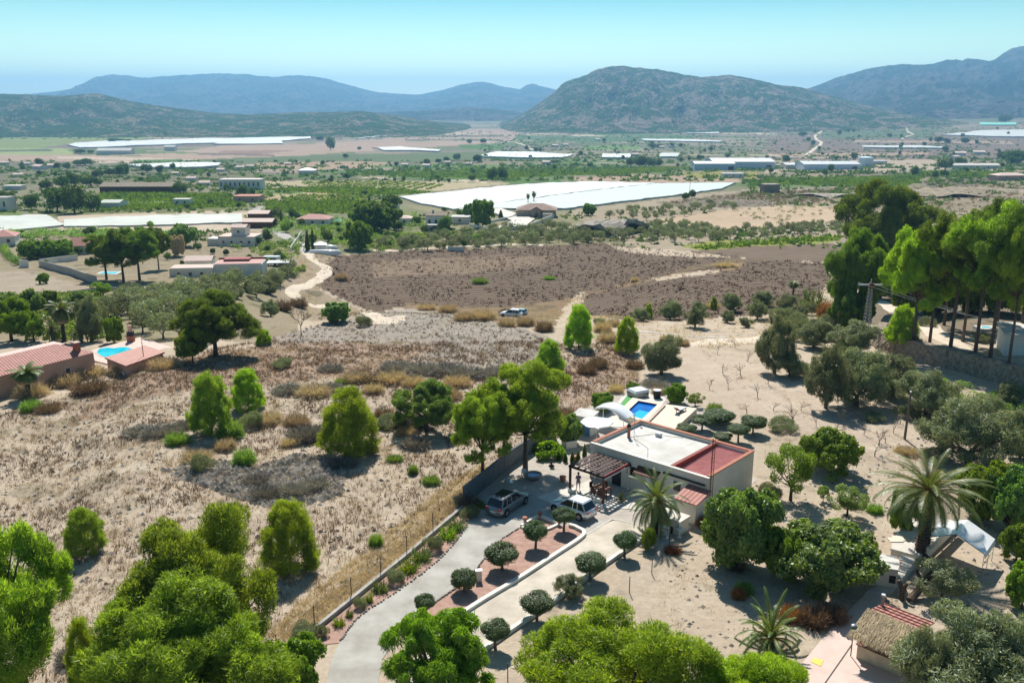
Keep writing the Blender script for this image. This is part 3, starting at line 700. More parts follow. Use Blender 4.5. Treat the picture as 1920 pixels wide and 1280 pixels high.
ribbon('road', [(1020, 460), (960, 458), (900, 462), (840, 464), (700, 470)], 4, 0.12, TR, seed=8)
ribbon('road', [(1820, 660), (1750, 620), (1690, 590), (1640, 560), (1600, 545)], 4, 0.08, TR, seed=9)
ribbon('road', [(1290, 290), (1440, 292), (1560, 296), (1640, 290)], 8, 0.5, TR, seed=10)
ribbon('path', [(515, 1200), (600, 1118), (700, 1036), (780, 974), (850, 922), (880, 895)], .7, .04, mat('trodden_path', (0.44, 0.35, 0.24), .95, (0.36, 0.28, 0.19), 1.0, .3), seed=11, ww=.3)

def kerb(name, px_pts, w, h, m, label, cat, z0=0.0, sm=5, group=None, gfun=None):
    W = [np.array((gfun or (lambda a, b: PZ(a, b, h)))(*q)[:2]) for q in px_pts]
    W = smoothline(W, sm) if sm > 1 else W
    W = np.array(W); t = np.gradient(W, axis=0); t /= np.linalg.norm(t, axis=1)[:, None]
    nrm = np.stack([-t[:, 1], t[:, 0]], -1) * w / 2
    zb = [terr(a[0], a[1]) if z0 is None else z0 for a in W]
    vs = []
    for i in range(len(W)):
        for s_, zz in ((1, -0.3), (1, h), (-1, h), (-1, -0.3)):
            vs.append((W[i][0] + s_ * nrm[i][0], W[i][1] + s_ * nrm[i][1], float(zb[i]) + zz))
    fs = []
    n = len(W)
    for i in range(n - 1):
        for k in range(4):
            fs.append((i * 4 + k, i * 4 + (k + 1) % 4, (i + 1) * 4 + (k + 1) % 4, (i + 1) * 4 + k))
    fs += [(3, 2, 1, 0), (n * 4 - 4, n * 4 - 3, n * 4 - 2, n * 4 - 1)]
    o = MB().add(vs, fs).build(name, m); tag(o, label, cat, group); return o
kerb('kerb_wall', [(1068, 981), (1082, 986), (1094, 1000), (1040, 1037), (969, 1083), (910, 1118), (850, 1156), (790, 1192)], 0.32, 0.30, M['white'], 'white low wall between red gravel bed and pale terrace', 'low wall')
kerb('kerb_wall', [(1205, 1006), (1137, 1051), (1104, 1075), (1046, 1117), (1003, 1146), (927, 1198), (880, 1234), (820, 1275)], 0.30, 0.30, M['white'], 'white low wall along the outer side of the pale terrace', 'low wall')
kerb('kerb_wall', [(977, 983), (1010, 964)], 0.22, 0.28, M['white'], 'short white kerb left side of the triangular bed tip behind cars', 'low wall', sm=1)
kerb('kerb_wall', [(1012, 964), (1045, 978)], 0.22, 0.28, M['white'], 'short white kerb right side of the triangular bed tip behind cars', 'low wall', sm=1)
kerb('kerb_wall', [(979, 986), (1000, 992), (1025, 990), (1048, 980)], 0.25, 0.22, M['white'], 'short white curved kerb closing the triangular bed tip', 'low wall')
kerb('edging_strip', [(1095, 1004), (1140, 977), (1153, 973), (1203, 985)], 0.12, 0.09, M['paleconc'], 'thin pale edging between gravel yard and terrace top', 'edging')
kerb('garden_wall', [(1041, 820), (1000, 845), (960, 871), (915, 908), (870, 945)], 0.25, 1.7, mat('shaded_wall_render', (0.17, 0.18, 0.185), .9, (0.12, 0.13, 0.135), 1.0), 'tall grey block wall behind the parked grey car', 'wall', sm=1, gfun=lambda a, b: PZ(a, b, 0))  # grey darkened in the colour itself to stand for shade on the backlit face
kerb('garden_wall', [(870, 947), (840, 972), (760, 1040), (680, 1104), (600, 1168), (540, 1215)], 0.25, 0.35, M['concrete'], 'long low grey wall under the wire fence beside driveway', 'wall', sm=1, gfun=lambda a, b: PZ(a, b, 0.3))
# stone edging rows of the gravel beds
def edging(px_pts, label, seed):
    r = np.random.RandomState(seed); W = smoothline([np.array(PZ(a, b, 0.05)[:2]) for a, b in px_pts], 12)
    mb = MB(); d = 0
    for i in range(1, len(W)):
        a, b = W[i - 1], W[i]; L = np.linalg.norm(b - a); k = max(1, int(L / 0.24))
        for j in range(k):
            q = a + (b - a) * (j + r.rand() * 0.4) / k; s = r.uniform(0.07, 0.13)
            mb.lathe([(s * 0.6, 0.03), (s, 0.08), (s * 0.9, 0.13), (s * 0.4, 0.17)], 5, (q[0] + r.uniform(-.04, .04), q[1] + r.uniform(-.04, .04)), 0, 1, r.uniform(.7, 1.2))
    tag(mb.build('stone_edging', M['rock']), label, 'stone edging', kind='structure')
edging([(880, 977), (849, 1022), (801, 1067), (739, 1112), (673, 1156), (636, 1204)], 'row of small pale stones between long planted bed and driveway', 1)
edging([(979, 987), (940, 1012), (904, 1053), (880, 1082), (849, 1106), (821, 1125), (790, 1150)], 'row of small pale stones between driveway and topiary bed', 2)
# wire fence: a thing with its posts
def wire_fence(px_pts, zoff, h, label, step=6.0, gf=None):
    t = thing('wire_fence', label, 'fence')
    W = [np.array(G(*q)) for q in px_pts]; mb = MB(); first = True; prev = None
    for i in range(len(W)):
        p = W[i]; z = float(terr(p[0], p[1])) + zoff
        MB().tube([(p[0], p[1], z - 0.3), (p[0], p[1], z + h)], 0.035, 5).build('post', M['iron'], t)
        if prev is not None:
            for k in range(5):
                hz = 0.15 + (h - 0.25) * k / 4
                mb.tube([(prev[0], prev[1], prev[2] + hz), (p[0], p[1], z + hz)], 0.006, 3)
        prev = (p[0], p[1], z)
    mb.build('wire', M['metal'], t)
wire_fence([(870, 947), (812, 996), (763, 1041), (714, 1080), (659, 1122), (590, 1177), (520, 1233)], 0.05, 1.7, 'thin wire fence on dark posts along the low wall')
wire_fence([(952, 1277), (1090, 1190), (1180, 1110), (1222, 1075), (1255, 1020)], 0.0, 1.3, 'wire fence on thin posts below the outer topiary row')

# ------------------------------------------------------------------ main house
HX, HY, HR = 7.53, 81.22, math.radians(-42.0)
hs = thing('house', 'low white flat-roofed house with dark red corrugated end roof', 'house', (HX, HY, 0), HR)
L1, L2, DD = 12.75, 9.75, 8.3      # local x along the front to the right, y to the back
# frame: x from front-left corner A towards F, y towards the back B
def house():
    D = 12.7; W = 8.3; H1 = 3.25; P = 3.6; xd = 8.7
    w = MB()
    w.box(0, D, 0, W, 0, H1 - 0.35)
    w.build('wall', M['white'], hs)
    p = MB()
    p.box(0, D, 0.0, 0.22, H1 - 0.353, P - 0.12)
    p.box(0, 0.25, 0.223, W - 0.253, H1 - 0.353, P - 0.06); p.box(0, D, W - 0.25, W, H1 - 0.353, P - 0.06)
    p.box(D - 0.25, D, 0.223, W - 0.253, H1 - 0.353, P - 0.06)
    p.build('parapet', M['white'], hs)
    MB().box(-0.05, D + 0.05, -0.05, 0.27, P - 0.118, P - 0.05).build('front_coping', M['white'], hs)
    c = MB()
    c.box(-0.06, 0.32, 0.275, W - 0.32, P - 0.058, P + 0.05); c.box(-0.06, D + 0.06, W - 0.318, W + 0.06, P - 0.057, P + 0.05)
    c.box(D - 0.32, D + 0.06, 0.275, W - 0.32, P - 0.059, P + 0.05)
    c.build('coping', M['terracotta'], hs, bevel=0.03)
    c = MB(); c.box(xd, xd + 0.35, 0.222, W - 0.322, H1 - 0.34, P - 0.03); c.build('dividing_parapet', M['redpaint'] if False else mat('oxide_red', (0.25, 0.05, 0.035), 0.7, (0.2, 0.04, 0.03)), hs)
    MB().box(0.252, xd - 0.002, 0.222, W - 0.252, H1 - 0.348, H1 - 0.02).build('flat_roof', M['whiteroof'], hs)
    r = MB(); a = xd + 0.352; b = D - 0.252
    r.add([(a, 0.222, H1 - 0.3), (b, 0.222, H1 - 0.3), (b, W - 0.252, H1 - 0.05), (a, W - 0.252, H1 - 0.05)], [(0, 1, 2, 3)])
    # corrugations as real ribs
    y = 0.35
    while y < W - 0.35:
        z = H1 - 0.3 + 0.25 * (y - 0.222) / (W - 0.474)
        r.add([(a, y - 0.10, z), (b, y - 0.10, z), (b, y, z + 0.11), (a, y, z + 0.11), (b, y + 0.10, z + 0.004), (a, y + 0.10, z + 0.004)], [(0, 1, 2, 3), (3, 2, 4, 5)])
        y += 0.34
    r.build('corrugated_roof', mat('red_sheet', (0.66, 0.29, 0.27), 0.6, (0.55, 0.22, 0.20), 1.5), hs)
    ch = MB(); ch.tube([(1.45, 5.9 - 1.7, H1 - 0.05), (1.45, 4.2, H1 + 1.05)], 0.16, 10); co = ch.build('chimney', M['terracotta'], hs)
    MB().lathe([(0.2, 1.05 + H1), (0.22, 1.2 + H1), (0.1, 1.42 + H1)], 10, (1.45, 4.2)).build('cowl', M['iron'], co)
    an = MB(); an.tube([(2.0, 4.3, H1 - 0.05), (2.0, 4.3, H1 + 2.6)], 0.025, 5)
    an.tube([(1.7, 4.3, H1 + 2.4), (2.3, 4.3, H1 + 2.4)], 0.012, 4); an.tube([(1.8, 4.3, H1 + 2.1), (2.2, 4.3, H1 + 2.1)], 0.012, 4)
    for s in (-1, 1): an.tube([(2.0 + s * 0.5, 4.3, H1), (2.0, 4.3, H1 + 0.8)], 0.012, 4)
    an.build('aerial', M['metal'], hs)
    v = MB()
    v.lathe([(0.12, H1 - 0.03), (0.12, H1 + 0.1), (0.04, H1 + 0.14)], 8, (0.9, 7.2)); v.build('roof_vent', M['metal'], hs)
    v = MB(); v.tube([(2.0, 4.3, H1 + .0), (4.5, 3.0, H1 + .0), (6.2, .4, H1 + .0)], .02, 4); v.tube([(1.45, 4.2, H1 + .0), (2.8, 6.5, H1), (5.5, 7.6, H1)], .018, 4); v.build('cable', M['iron'], hs)
    v = MB()
    for x in (2.4, 4.6, 6.8): v.box(x, x + .05, .3, W - .3, H1 - .0195, H1 - .012)
    v.build('roof_seam', M['paleconc'], hs)
    MB().box(3.2, 3.75, 6.2, 6.6, H1 - .019, H1 + .35).build('vent_box', M['zinc'], hs)
    # openings on the front (y = 0, facing the yard)
    def window(x0, x1, z0, z1, shutter=False):
        f = MB(); t = 0.07
        f.box(x0, x1, -0.03, 0.0, z0, z0 + t); f.box(x0, x1, -0.03, 0.0, z1 - t, z1); f.box(x0, x0 + t, -0.029, 0.0, z0 + t, z1 - t); f.box(x1 - t, x1, -0.029, 0.0, z0 + t, z1 - t)
        fo = f.build('window', M['white'], hs)
        MB().box(x0 + t, x1 - t, -0.012, 0.0, z0 + t, z1 - t).build('pane', M['glass'], fo)
        g = MB()
        for k in range(6):
            xx = x0 + t + (x1 - x0 - 2 * t) * (k + 0.5) / 6; g.tube([(xx, -0.05, z0), (xx, -0.05, z1)], 0.013, 4)
        g.build('window_bars', M['iron'], fo)
    window(4.2, 5.3, 1.5, 2.5); window(9.2, 10.1, 1.4, 2.4)
    window(0.5, 1.3, 1.2, 2.3)
    d = MB().box(2.6, 3.6, -0.03, 0.0, 0.02, 2.15).build('door', M['black'], hs)
    MB().box(3.5, 3.55, -0.07, -0.031, 0.95, 1.15).build('handle', M['metal'], d)
    d = MB().box(6.3, 7.2, -0.03, 0.0, 0.02, 2.1).build('door', M['whitepaint'], hs)
    MB().box(6.33, 6.38, -0.07, -0.031, 0.95, 1.15).build('handle', M['metal'], d)
    d = MB().box(10.6, 11.4, -0.03, 0.0, 0.02, 2.1).build('door', M['whitepaint'], hs)
    MB().box(10.65, 10.7, -0.07, -0.031, 0.95, 1.15).build('handle', M['metal'], d)
    # small lean-to canopy over the window
    MB().add([(5.5, -0.9, 2.35), (7.9, -0.9, 2.35), (7.9, 0.0, 2.75), (5.5, 0, 2.75), (5.5, -0.9, 2.27), (7.9, -0.9, 2.27), (7.9, 0, 2.67), (5.5, 0, 2.67)],
             [(0, 1, 2, 3), (7, 6, 5, 4), (0, 4, 5, 1), (1, 5, 6, 2), (3, 7, 4, 0)]).build('canopy', M['wood'], hs)
    MB().box(8.2, 12.45, -0.16, -0.001, 2.75, 2.87).build('awning_rail', M['black'], hs)
    # tiled porch at right corner
    po = MB().box(11.0, 12.9, -2.2, -0.002, 0, 1.9).build('porch', M['white'], hs)
    MB().add([(10.8, -2.45, 1.88), (13.1, -2.45, 1.88), (13.1, -0.003, 2.35), (10.8, -0.003, 2.35), (10.8, -2.45, 1.98), (13.1, -2.45, 1.98), (13.1, -0.003, 2.47), (10.8, -0.003, 2.47)],
             [(3, 2, 1, 0), (4, 5, 6, 7), (0, 1, 5, 4), (1, 2, 6, 5), (3, 0, 4, 7)]).build('porch_roof', M['tileX'], po)
    MB().box(12.702, 12.73, 3.2, 4.2, 1.0, 1.9).build('vent_panel', M['white'], hs)
    MB().box(0, 0.06, -0.08, -0.002, 0, 3.2).build('downpipe', M['white'], hs)
house()
def hloc(x, y, z=0):
    c, s = math.cos(HR), math.sin(HR); return (HX + x * c - y * s, HY + x * s + y * c, z)
# lattice mast at the corner
def mast():
    t = thing('aerial_mast', 'thin rusty lattice mast rising at front corner of white house', 'mast', hloc(12.95, .12, 0))
    mb = MB(); H = topz(hloc(12.95, .12)[1], 822)
    for k in range(3):
        a = k * 2.094; mb.tube([(0.16 * math.cos(a), 0.16 * math.sin(a), 0), (0.13 * math.cos(a), 0.13 * math.sin(a), H)], 0.022, 4)
    mb.build('mast_legs', M['wood'], t)
    mb = MB(); n = 22
    for i in range(n):
        for k in range(3):
            a, b = k * 2.094, (k + 1) * 2.094; z0, z1 = H * i / n, H * (i + 1) / n
            mb.tube([(0.15 * math.cos(a), 0.15 * math.sin(a), z0), (0.15 * math.cos(b), 0.15 * math.sin(b), z1)], 0.012, 3)
    mb.build('lattice', M['wood'], t)
mast()
# pergola (house frame)
def pergola():
    t = thing('pergola', 'brown timber pergola with slatted roof in front of white house', 'pergola', (HX, HY, 0), HR)
    x0, x1, y0, y1, H = 0.75, 4.55, -4.15, -0.12, 2.6
    for x in (x0, x1 - 0.0):
        for y in (y0, y1 - 0.1):
            MB().box(x - 0.09, x + 0.09, y, y + 0.18, 0, H - 0.12).build('post', M['wood'] if y == y0 else M['white'], t)
    b = MB(); b.box(x0 - 0.15, x1 + 0.15, y0 - 0.02, y0 + 0.12, H - 0.118, H + 0.08); b.box(x0 - 0.25, x1 + 0.25, y1 - 0.14, y1, H - 0.118, H + 0.08)
    b.build('beam', M['darkwood'], t)
    b = MB(); b.box(x0 - 0.12, x0 + 0.02, y0 + 0.123, y1 - 0.143, H - 0.117, H + 0.1); b.build('beam', M['darkwood'], t)
    for k in range(5):
        xx = x0 + 0.05 + (x1 - x0 - 0.1) * (k + 0.5) / 5 - 0.2
        MB().box(xx - 0.04, xx + 0.04, y0 - 0.1, y1, H + 0.082, H + 0.2).build('rafter', M['darkwood'], t)
    s = MB(); n = 9
    for k in range(n):
        yy = y0 + 0.25 + (y1 - y0 - 0.6) * k / (n - 1)
        s.box(x0 - 0.02, x1 - 0.05, yy - 0.07, yy + 0.07, H + 0.202, H + 0.235)
    s.build('slat', M['darkwood'], t)
    s = MB()
    for k in range(6):
        xx = x0 + 0.35 + (x1 - x0 - 0.5) * k / 6; s.box(xx, xx + 0.16, y0 + 0.1, y1 - 0.2, H + 0.237, H + 0.262)
    s.build('slat', mat('pinkish_slats', (0.13, 0.08, 0.07), 0.8), t)
    MB().tube([(x1 + 0.05, y0 + 0.05, H + 0.02), (x1 + 0.05, y1 - 0.1, H + 0.1)], 0.14, 10).build('rolled_awning', M['redpaint'], t)
    MB().box(x1 - 0.02, x1 + 0.1, y0, y1 - 0.1, H - 0.25, H - 0.13).build('awning_bar', M['whitepaint'], t)
    MB().box(x1 - 0.95, x1 - 0.1, y0 - 0.12, y0 + 0.25, 0.075, 0.42).build('planter_box', M['white'], t)
    MB().box(x0 - 0.1, x0 + 0.6, y0 - 0.12, y0 + 0.25, 0.075, 0.42).build('planter_box', M['white'], t)
pergola()
def hloc(x, y, z=0):
    c, s = math.cos(HR), math.sin(HR); return (HX + x * c - y * s, HY + x * s + y * c, z)
# dining set under the pergola
def chair(p, rz, label, m, group=None):
    t = thing('garden_chair', label, 'chair', p, rz, group)
    MB().box(-.24, .24, -.24, .24, .42, .46).build('seat', m, t)
    MB().box(-.24, .24, .22, .26, .46, .92).build('backrest', m, t)
    for a in (-.21, .21):
        for b in (-.21, .21): MB().tube([(a, b, 0), (a * .95, b * .95, .42)], .02, 5).build('leg', m, t)
    return t
def table():
    t = thing('dining_table', 'dark wooden dining table in shade under the pergola', 'table', hloc(3.4, -2.6, 0.07), HR)
    MB().box(-.8, .8, -.45, .45, .70, .75).build('tabletop', M['wood'], t)
    for a in (-.7, .7):
        for b in (-.37, .37): MB().box(a - .04, a + .04, b - .04, b + .04, 0, .70).build('leg', M['wood'], t)
table()
for i, (x, y, r, lb) in enumerate([(3.0, -3.35, 3.1, 'wooden chair at front left of the table under pergola'), (3.8, -3.35, 3.2, 'wooden chair at front right of the table under pergola'), (3.0, -1.85, 0.1, 'wooden chair at back left of the table under pergola'), (2.3, -2.6, 1.6, 'wooden chair at left end of the table under pergola')]):
    chair(hloc(x, y, 0.07), HR + r, lb, M['wood'], 'chairs round the pergola table')
# person
def skinned(name, joints, edges, rad, m, parent, sub=2):
    me = bpy.data.meshes.new(name); me.from_pydata(joints, edges, []); me.materials.append(m)
    o = bpy.data.objects.new(name, me); C.objects.link(o); o.parent = parent
    s = o.modifiers.new('skin', 'SKIN'); s.use_smooth_shade = True
    for i, v in enumerate(me.skin_vertices[0].data):
        v.radius = rad[i] if isinstance(rad[i], tuple) else (rad[i], rad[i]); v.use_root = (i == 0)
    ss = o.modifiers.new('sub', 'SUBSURF'); ss.levels = sub; ss.render_levels = sub
    return o
def person():
    p = PZ(1084, 918, 0.07); t = thing('person', 'person in mauve top and pale shorts standing with folded hands under pergola', 'person', (p[0], p[1], 0.07), math.radians(185))
    J = [(0, 0, .95), (0, 0, 1.12), (0, .01, 1.36), (0, 0, 1.47), (0, -.01, 1.56), (0, -.01, 1.66), (0, -.01, 1.73),
         (.17, .01, 1.38), (.25, .03, 1.13), (.12, -.17, 1.06), (-.17, .01, 1.38), (-.25, .03, 1.13), (-.12, -.17, 1.06),
         (.10, 0, .90), (.13, -.01, .50), (.15, .02, .09), (.16, -.13, .04), (-.10, 0, .90), (-.13, -.01, .50), (-.15, .02, .09), (-.16, -.13, .04)]
    E = [(0, 1), (1, 2), (2, 3), (3, 4), (4, 5), (5, 6), (2, 7), (7, 8), (8, 9), (2, 10), (10, 11), (11, 12), (0, 13), (13, 14), (14, 15), (15, 16), (0, 17), (17, 18), (18, 19), (19, 20)]
    R = [(.15, .11), (.14, .10), (.16, .11), (.055, .055), (.085, .095), (.085, .1), (.05, .06), .06, .042, .03, .06, .042, .03, .095, .06, .038, .035, .095, .06, .038, .035]
    skinned('body', J, E, R, M['skin'], t)
    # hands: palm and five fingers each
    for s in (1, -1):
        b = Vector((.12 * s, -.17, 1.06)); JJ = [tuple(b), (b.x - .05 * s, b.y - .05, b.z)]; EE = [(0, 1)]; RR = [.03, (.038, .018)]
        for k in range(4):
            o = (k - 1.5) * .018; i = len(JJ); JJ += [(b.x - .085 * s, b.y - .06, b.z + o), (b.x - (.12 - .006 * abs(k - 1)) * s, b.y - .045, b.z + o)]; EE += [(1, i), (i, i + 1)]; RR += [.009, .008]
        i = len(JJ); JJ += [(b.x - .04 * s, b.y - .06, b.z + .04), (b.x - .07 * s, b.y - .07, b.z + .05)]; EE += [(1, i), (i, i + 1)]; RR += [.011, .009]
        skinned('hand', JJ, EE, RR, M['skin'], t, 1)
    skinned('top', [(0, 0, .93), (0, 0, 1.12), (0, .01, 1.36), (.15, .01, 1.39), (.23, .025, 1.2), (-.15, .01, 1.39), (-.23, .025, 1.2)], [(0, 1), (1, 2), (2, 3), (3, 4), (2, 5), (5, 6)],
            [(.175, .135), (.165, .125), (.175, .125), .085, .07, .085, .07], M['shirt'], t)
    skinned('shorts', [(0, 0, .93), (.105, 0, .84), (.125, 0, .58), (-.105, 0, .84), (-.125, 0, .58)], [(0, 1), (1, 2), (0, 3), (3, 4)], [(.17, .13), .115, .105, .115, .105], M['shorts'], t)
    MB().lathe([(.02, 1.80), (.07, 1.785), (.098, 1.73), (.102, 1.66), (.085, 1.61)], 12, (0, .015)).build('hair', M['hair'], t, smooth=True)
    f = MB().lathe([(.012, 1.655), (.016, 1.64), (.006, 1.62)], 6, (0, -.105)).build('nose', M['skin'], t)
    for s in (-1, 1):
        MB().lathe([(.004, 1.66), (.012, 1.67), (.004, 1.68)], 6, (.035 * s, -.10)).build('eye', M['black'], t)
        MB().lathe([(.006, 1.62), (.014, 1.65), (.006, 1.68)], 6, (.1 * s, -.005)).build('ear', M['skin'], t)
    MB().box(-.025, .025, -.112, -.10, 1.593, 1.60).build('mouth', M['redlens'], t)
person()

# ------------------------------------------------------------------ pool, sun deck and things around it
def q4(px, z): return [PZ(a, b, z)[:2] for a, b in px]
def pool():
    t = thing('swimming_pool', 'deep blue rectangular pool set in cream raised deck', 'pool')
    z = 0.8
    out = q4([(1160, 771), (1186, 745), (1245, 756), (1208, 793)], z); inn = q4([(1171, 775), (1197, 751), (1233, 757.5), (1204, 785)], z)
    mb = MB()
    vs = [(a, b, 0) for a, b in out] + [(a, b, z) for a, b in out] + [(a, b, z) for a, b in inn] + [(a, b, z - 0.35) for a, b in inn]
    fs = []
    for i in range(4):
        j = (i + 1) % 4; fs += [(i, j, 4 + j, 4 + i), (4 + i, 4 + j, 8 + j, 8 + i)]
    mb.add(vs, fs); mb.build('coping', M['cream'], t)
    mb = MB(); fs = []
    for i in range(4): j = (i + 1) % 4; fs.append((i, j, 4 + j, 4 + i))
    mb.add([(a, b, z - .001) for a, b in inn] + [(a, b, z - 0.5) for a, b in inn], fs); mb.build('pool_tiles', M['pooltile'], t)
    c = np.mean(inn, 0); ww = [tuple(np.array(p) * 0.995 + c * 0.005) for p in inn]
    mid = [tuple(np.array(ww[0]) * .45 + np.array(ww[1]) * .55), tuple(np.array(ww[3]) * .45 + np.array(ww[2]) * .55)]
    MB().add([(a, b, z - .22) for a, b in (ww[1], ww[2], mid[1], mid[0])], [(0, 1, 2, 3)]).build('water', M['pooldeep'], t)
    s1 = tuple(np.array(mid[0]) * .62 + np.array(mid[1]) * .38); s2 = tuple(np.array(ww[0]) * .72 + np.array(ww[3]) * .28)
    MB().add([(a, b, z - .22) for a, b in (mid[0], s1, s2, ww[0])], [(0, 1, 2, 3)]).build('water', M['pooldeep'], t)
    MB().add([(a, b, z - .22) for a, b in (s1, mid[1], ww[3], s2)], [(0, 1, 2, 3)]).build('water', M['poolshallow'], t)
pool()
t = thing('sun_deck', 'raised cream paved sun deck between pool and clipped trees', 'deck')
MB().prism(q4([(1209, 794.5), (1246, 757), (1307, 765), (1266, 803), (1240, 812)], 0.72), 0, 0.72).build('deck_base', M['cream'], t)
MB().prism(q4([(1207.5, 794), (1245.5, 757), (1248, 757.6), (1212, 794)], 0.95), 0.721, 0.95).build('step_edge', M['pinkpave'], t)
flat('paving', [(1120, 800), (1150, 765), (1165, 745), (1180, 738), (1240, 738), (1250, 750), (1190, 800)], 0.06, M['paleconc'])
def boxthing(name, label, cat, px, py, sx, sy, z0, z1, rot, mats, lid=None, mz=0):
    p = PZ(px, py, z0); t = thing(name, label, cat, (p[0], p[1], z0), rot)
    return t
def matting():
    P = q4([(1161, 760), (1176, 741), (1187, 745), (1170, 762)], 0.1)
    tag(MB().prism(P, 0.064, 0.1).build('grass_mat', M['green']), 'green artificial grass mat left of the blue pool', 'mat')
matting()
t = boxthing('hot_tub', 'white covered hot tub on dark base behind the pool', 'hot tub', 1196, 743, 0, 0, 0.0, 0, 0.5, None)
MB().box(-1.0, 1.0, -.9, .9, 0, .7).build('tub_shell', M['greypaint'], t, bevel=.06)
MB().add([(-1.05, -.95, .7), (1.05, -.95, .7), (1.05, .95, .7), (-1.05, .95, .7), (-.9, -.8, .98), (.9, -.8, .98), (.9, .8, .98), (-.9, .8, .98)], [(4, 5, 6, 7), (0, 1, 5, 4), (1, 2, 6, 5), (2, 3, 7, 6), (3, 0, 4, 7)]).build('cover', M['whitepaint'], t)
t = boxthing('water_butt', 'black plastic water butt with pale lid behind the pool', 'water butt', 1232, 746, 0, 0, 0, 0, 0, None)
MB().lathe([(.42, 0), (.5, .5), (.52, 1.0), (.55, 1.02)], 14).build('barrel', M['black'], t, smooth=True)
MB().lathe([(.54, 1.022), (.5, 1.06), (.1, 1.08)], 14).build('lid', M['whitepaint'], t)
# arched white shade
def shade():
    p = PZ(1150, 800, 0); t = thing('shade_sail', 'curved white fabric shade beside the pool', 'awning', (p[0], p[1], 0), math.radians(-35))
    n = 14; vs = []; 
    for i in range(n + 1):
        a = i / n; x = -2.0 + 3.9 * a; z = 1.75 + 0.95 * math.sin(math.pi * (0.1 + 0.8 * a)) - 0.55 * a
        for y in (-1.2, 1.2): vs.append((x, y, z))
    for i in range(n + 1):
        a = i / n; x = -2.0 + 3.9 * a; z = 1.75 + 0.95 * math.sin(math.pi * (0.1 + 0.8 * a)) - 0.55 * a - 0.03
        for y in (-1.2, 1.2): vs.append((x, y, z))
    fs = []; o = 2 * (n + 1)
    for i in range(n):
        fs += [(2 * i, 2 * i + 1, 2 * i + 3, 2 * i + 2), (o + 2 * i + 2, o + 2 * i + 3, o + 2 * i + 1, o + 2 * i), (2 * i, 2 * i + 2, o + 2 * i + 2, o + 2 * i), (2 * i + 1, o + 2 * i + 1, o + 2 * i + 3, 2 * i + 3)]
    MB().add(vs, fs).build('canopy', M['whitepaint'], t, smooth=True)
    for x in (-1.98, 1.88):
        for y in (-1.18, 1.18): MB().tube([(x, y, 0), (x, y, 2.0 if x < 0 else 1.5)], .035, 6).build('pole', M['whitepaint'], t)
    for y in (-1.18, 1.18): MB().tube([(-1.98, y, 1.93), (0, y, 2.5), (1.88, y, 1.42)], .025, 5).build('rail', M['whitepaint'], t)
shade()
def parasol(px, py, label, h=2.3, r=1.75):
    p = PZ(px, py, 0); t = thing('parasol', label, 'parasol', (p[0], p[1], 0))
    MB().lathe([(.32, .02), (.32, .1), (.06, .16)], 12).build('base', M['concrete'], t)
    MB().tube([(0, 0, .1), (0, 0, h + .45)], .03, 7).build('pole', M['whitepaint'], t)
    MB().lathe([(r, h - .12), (r, h), (r * .55, h + .2), (.05, h + .42)], 8).build('canopy', M['whitepaint'], t)
    for k in range(8):
        a = k * .7854; MB().tube([(0, 0, h + .3), (r * .97 * math.cos(a), r * .97 * math.sin(a), h - .05)], .014, 4).build('rib', M['metal'], t)
parasol(1118, 829, 'open white parasol at left of the white house roof')
def shed():
    p = PZ(1097, 811, 0); t = thing('shed', 'small white garden shed with blue door behind the parasol', 'shed', (p[0], p[1], 0), math.radians(-30))
    MB().box(-1.1, 1.1, -.9, .9, 0, 2.1).build('wall', M['white'], t)
    MB().add([(-1.2, -1, 2.102), (1.2, -1, 2.102), (1.2, 1, 2.3), (-1.2, 1, 2.3), (-1.2, -1, 2.19), (1.2, -1, 2.19), (1.2, 1, 2.39), (-1.2, 1, 2.39)], [(3, 2, 1, 0), (4, 5, 6, 7), (0, 1, 5, 4), (1, 2, 6, 5), (2, 3, 7, 6), (3, 0, 4, 7)]).build('roof', M['whiteroof'], t)
    d = MB().box(.15, .95, -.94, -.902, .02, 1.95).build('door', M['blue'], t)
    MB().box(.2, .25, -.98, -.942, .9, 1.1).build('handle', M['metal'], d)
shed()
def lounger(px, py, rz, label):
    p = PZ(px, py, .72); t = thing('sun_lounger', label, 'sun lounger', (p[0], p[1], .72), rz)
    MB().box(-.3, .3, -.9, .4, .28, .34).build('bed', M['wood'], t)
    MB().add([(-.3, .4, .3), (.3, .4, .3), (.3, .95, .75), (-.3, .95, .75), (-.3, .42, .26), (.3, .42, .26), (.3, .97, .71), (-.3, .97, .71)], [(0, 1, 2, 3), (7, 6, 5, 4), (0, 4, 5, 1), (1, 5, 6, 2), (2, 6, 7, 3), (3, 7, 4, 0)]).build('backrest', M['wood'], t)
    for a in (-.27, .27):
        for b in (-.8, .35): MB().box(a - .03, a + .03, b - .03, b + .03, 0, .28).build('leg', M['wood'], t)
    MB().box(-.26, .26, -.85, .38, .341, .40).build('cushion', M['whitepaint'], t)
lounger(1275, 772, 2.4, 'brown folding lounger with pale cushion on the cream deck')
t = boxthing('planter', 'square grey planter with dark soil near the garden wall', 'planter', 1067, 836, 0, 0, 0, 0, .4, None)
MB().box(-.6, .6, -.6, .6, 0, .75).build('planter_body', M['white'], t); MB().box(-.5, .5, -.5, .5, .751, .77).build('soil', M['iron'], t)
for i, (px, py, lb) in enumerate([(957, 905, 'white plastic garden chair in shade by grey wall, nearer the car'), (982, 887, 'white plastic garden chair in shade right of the other one')]):
    p = PZ(px, py + 6, .03); chair((p[0], p[1], .03), 2.2 + i, lb, M['whitepaint'], 'white garden chairs')
t = boxthing('stone_basin', 'round stone basin on shaded gravel left of the pergola', 'basin', 1000, 897, 0, 0, .02, 0, 0, None)
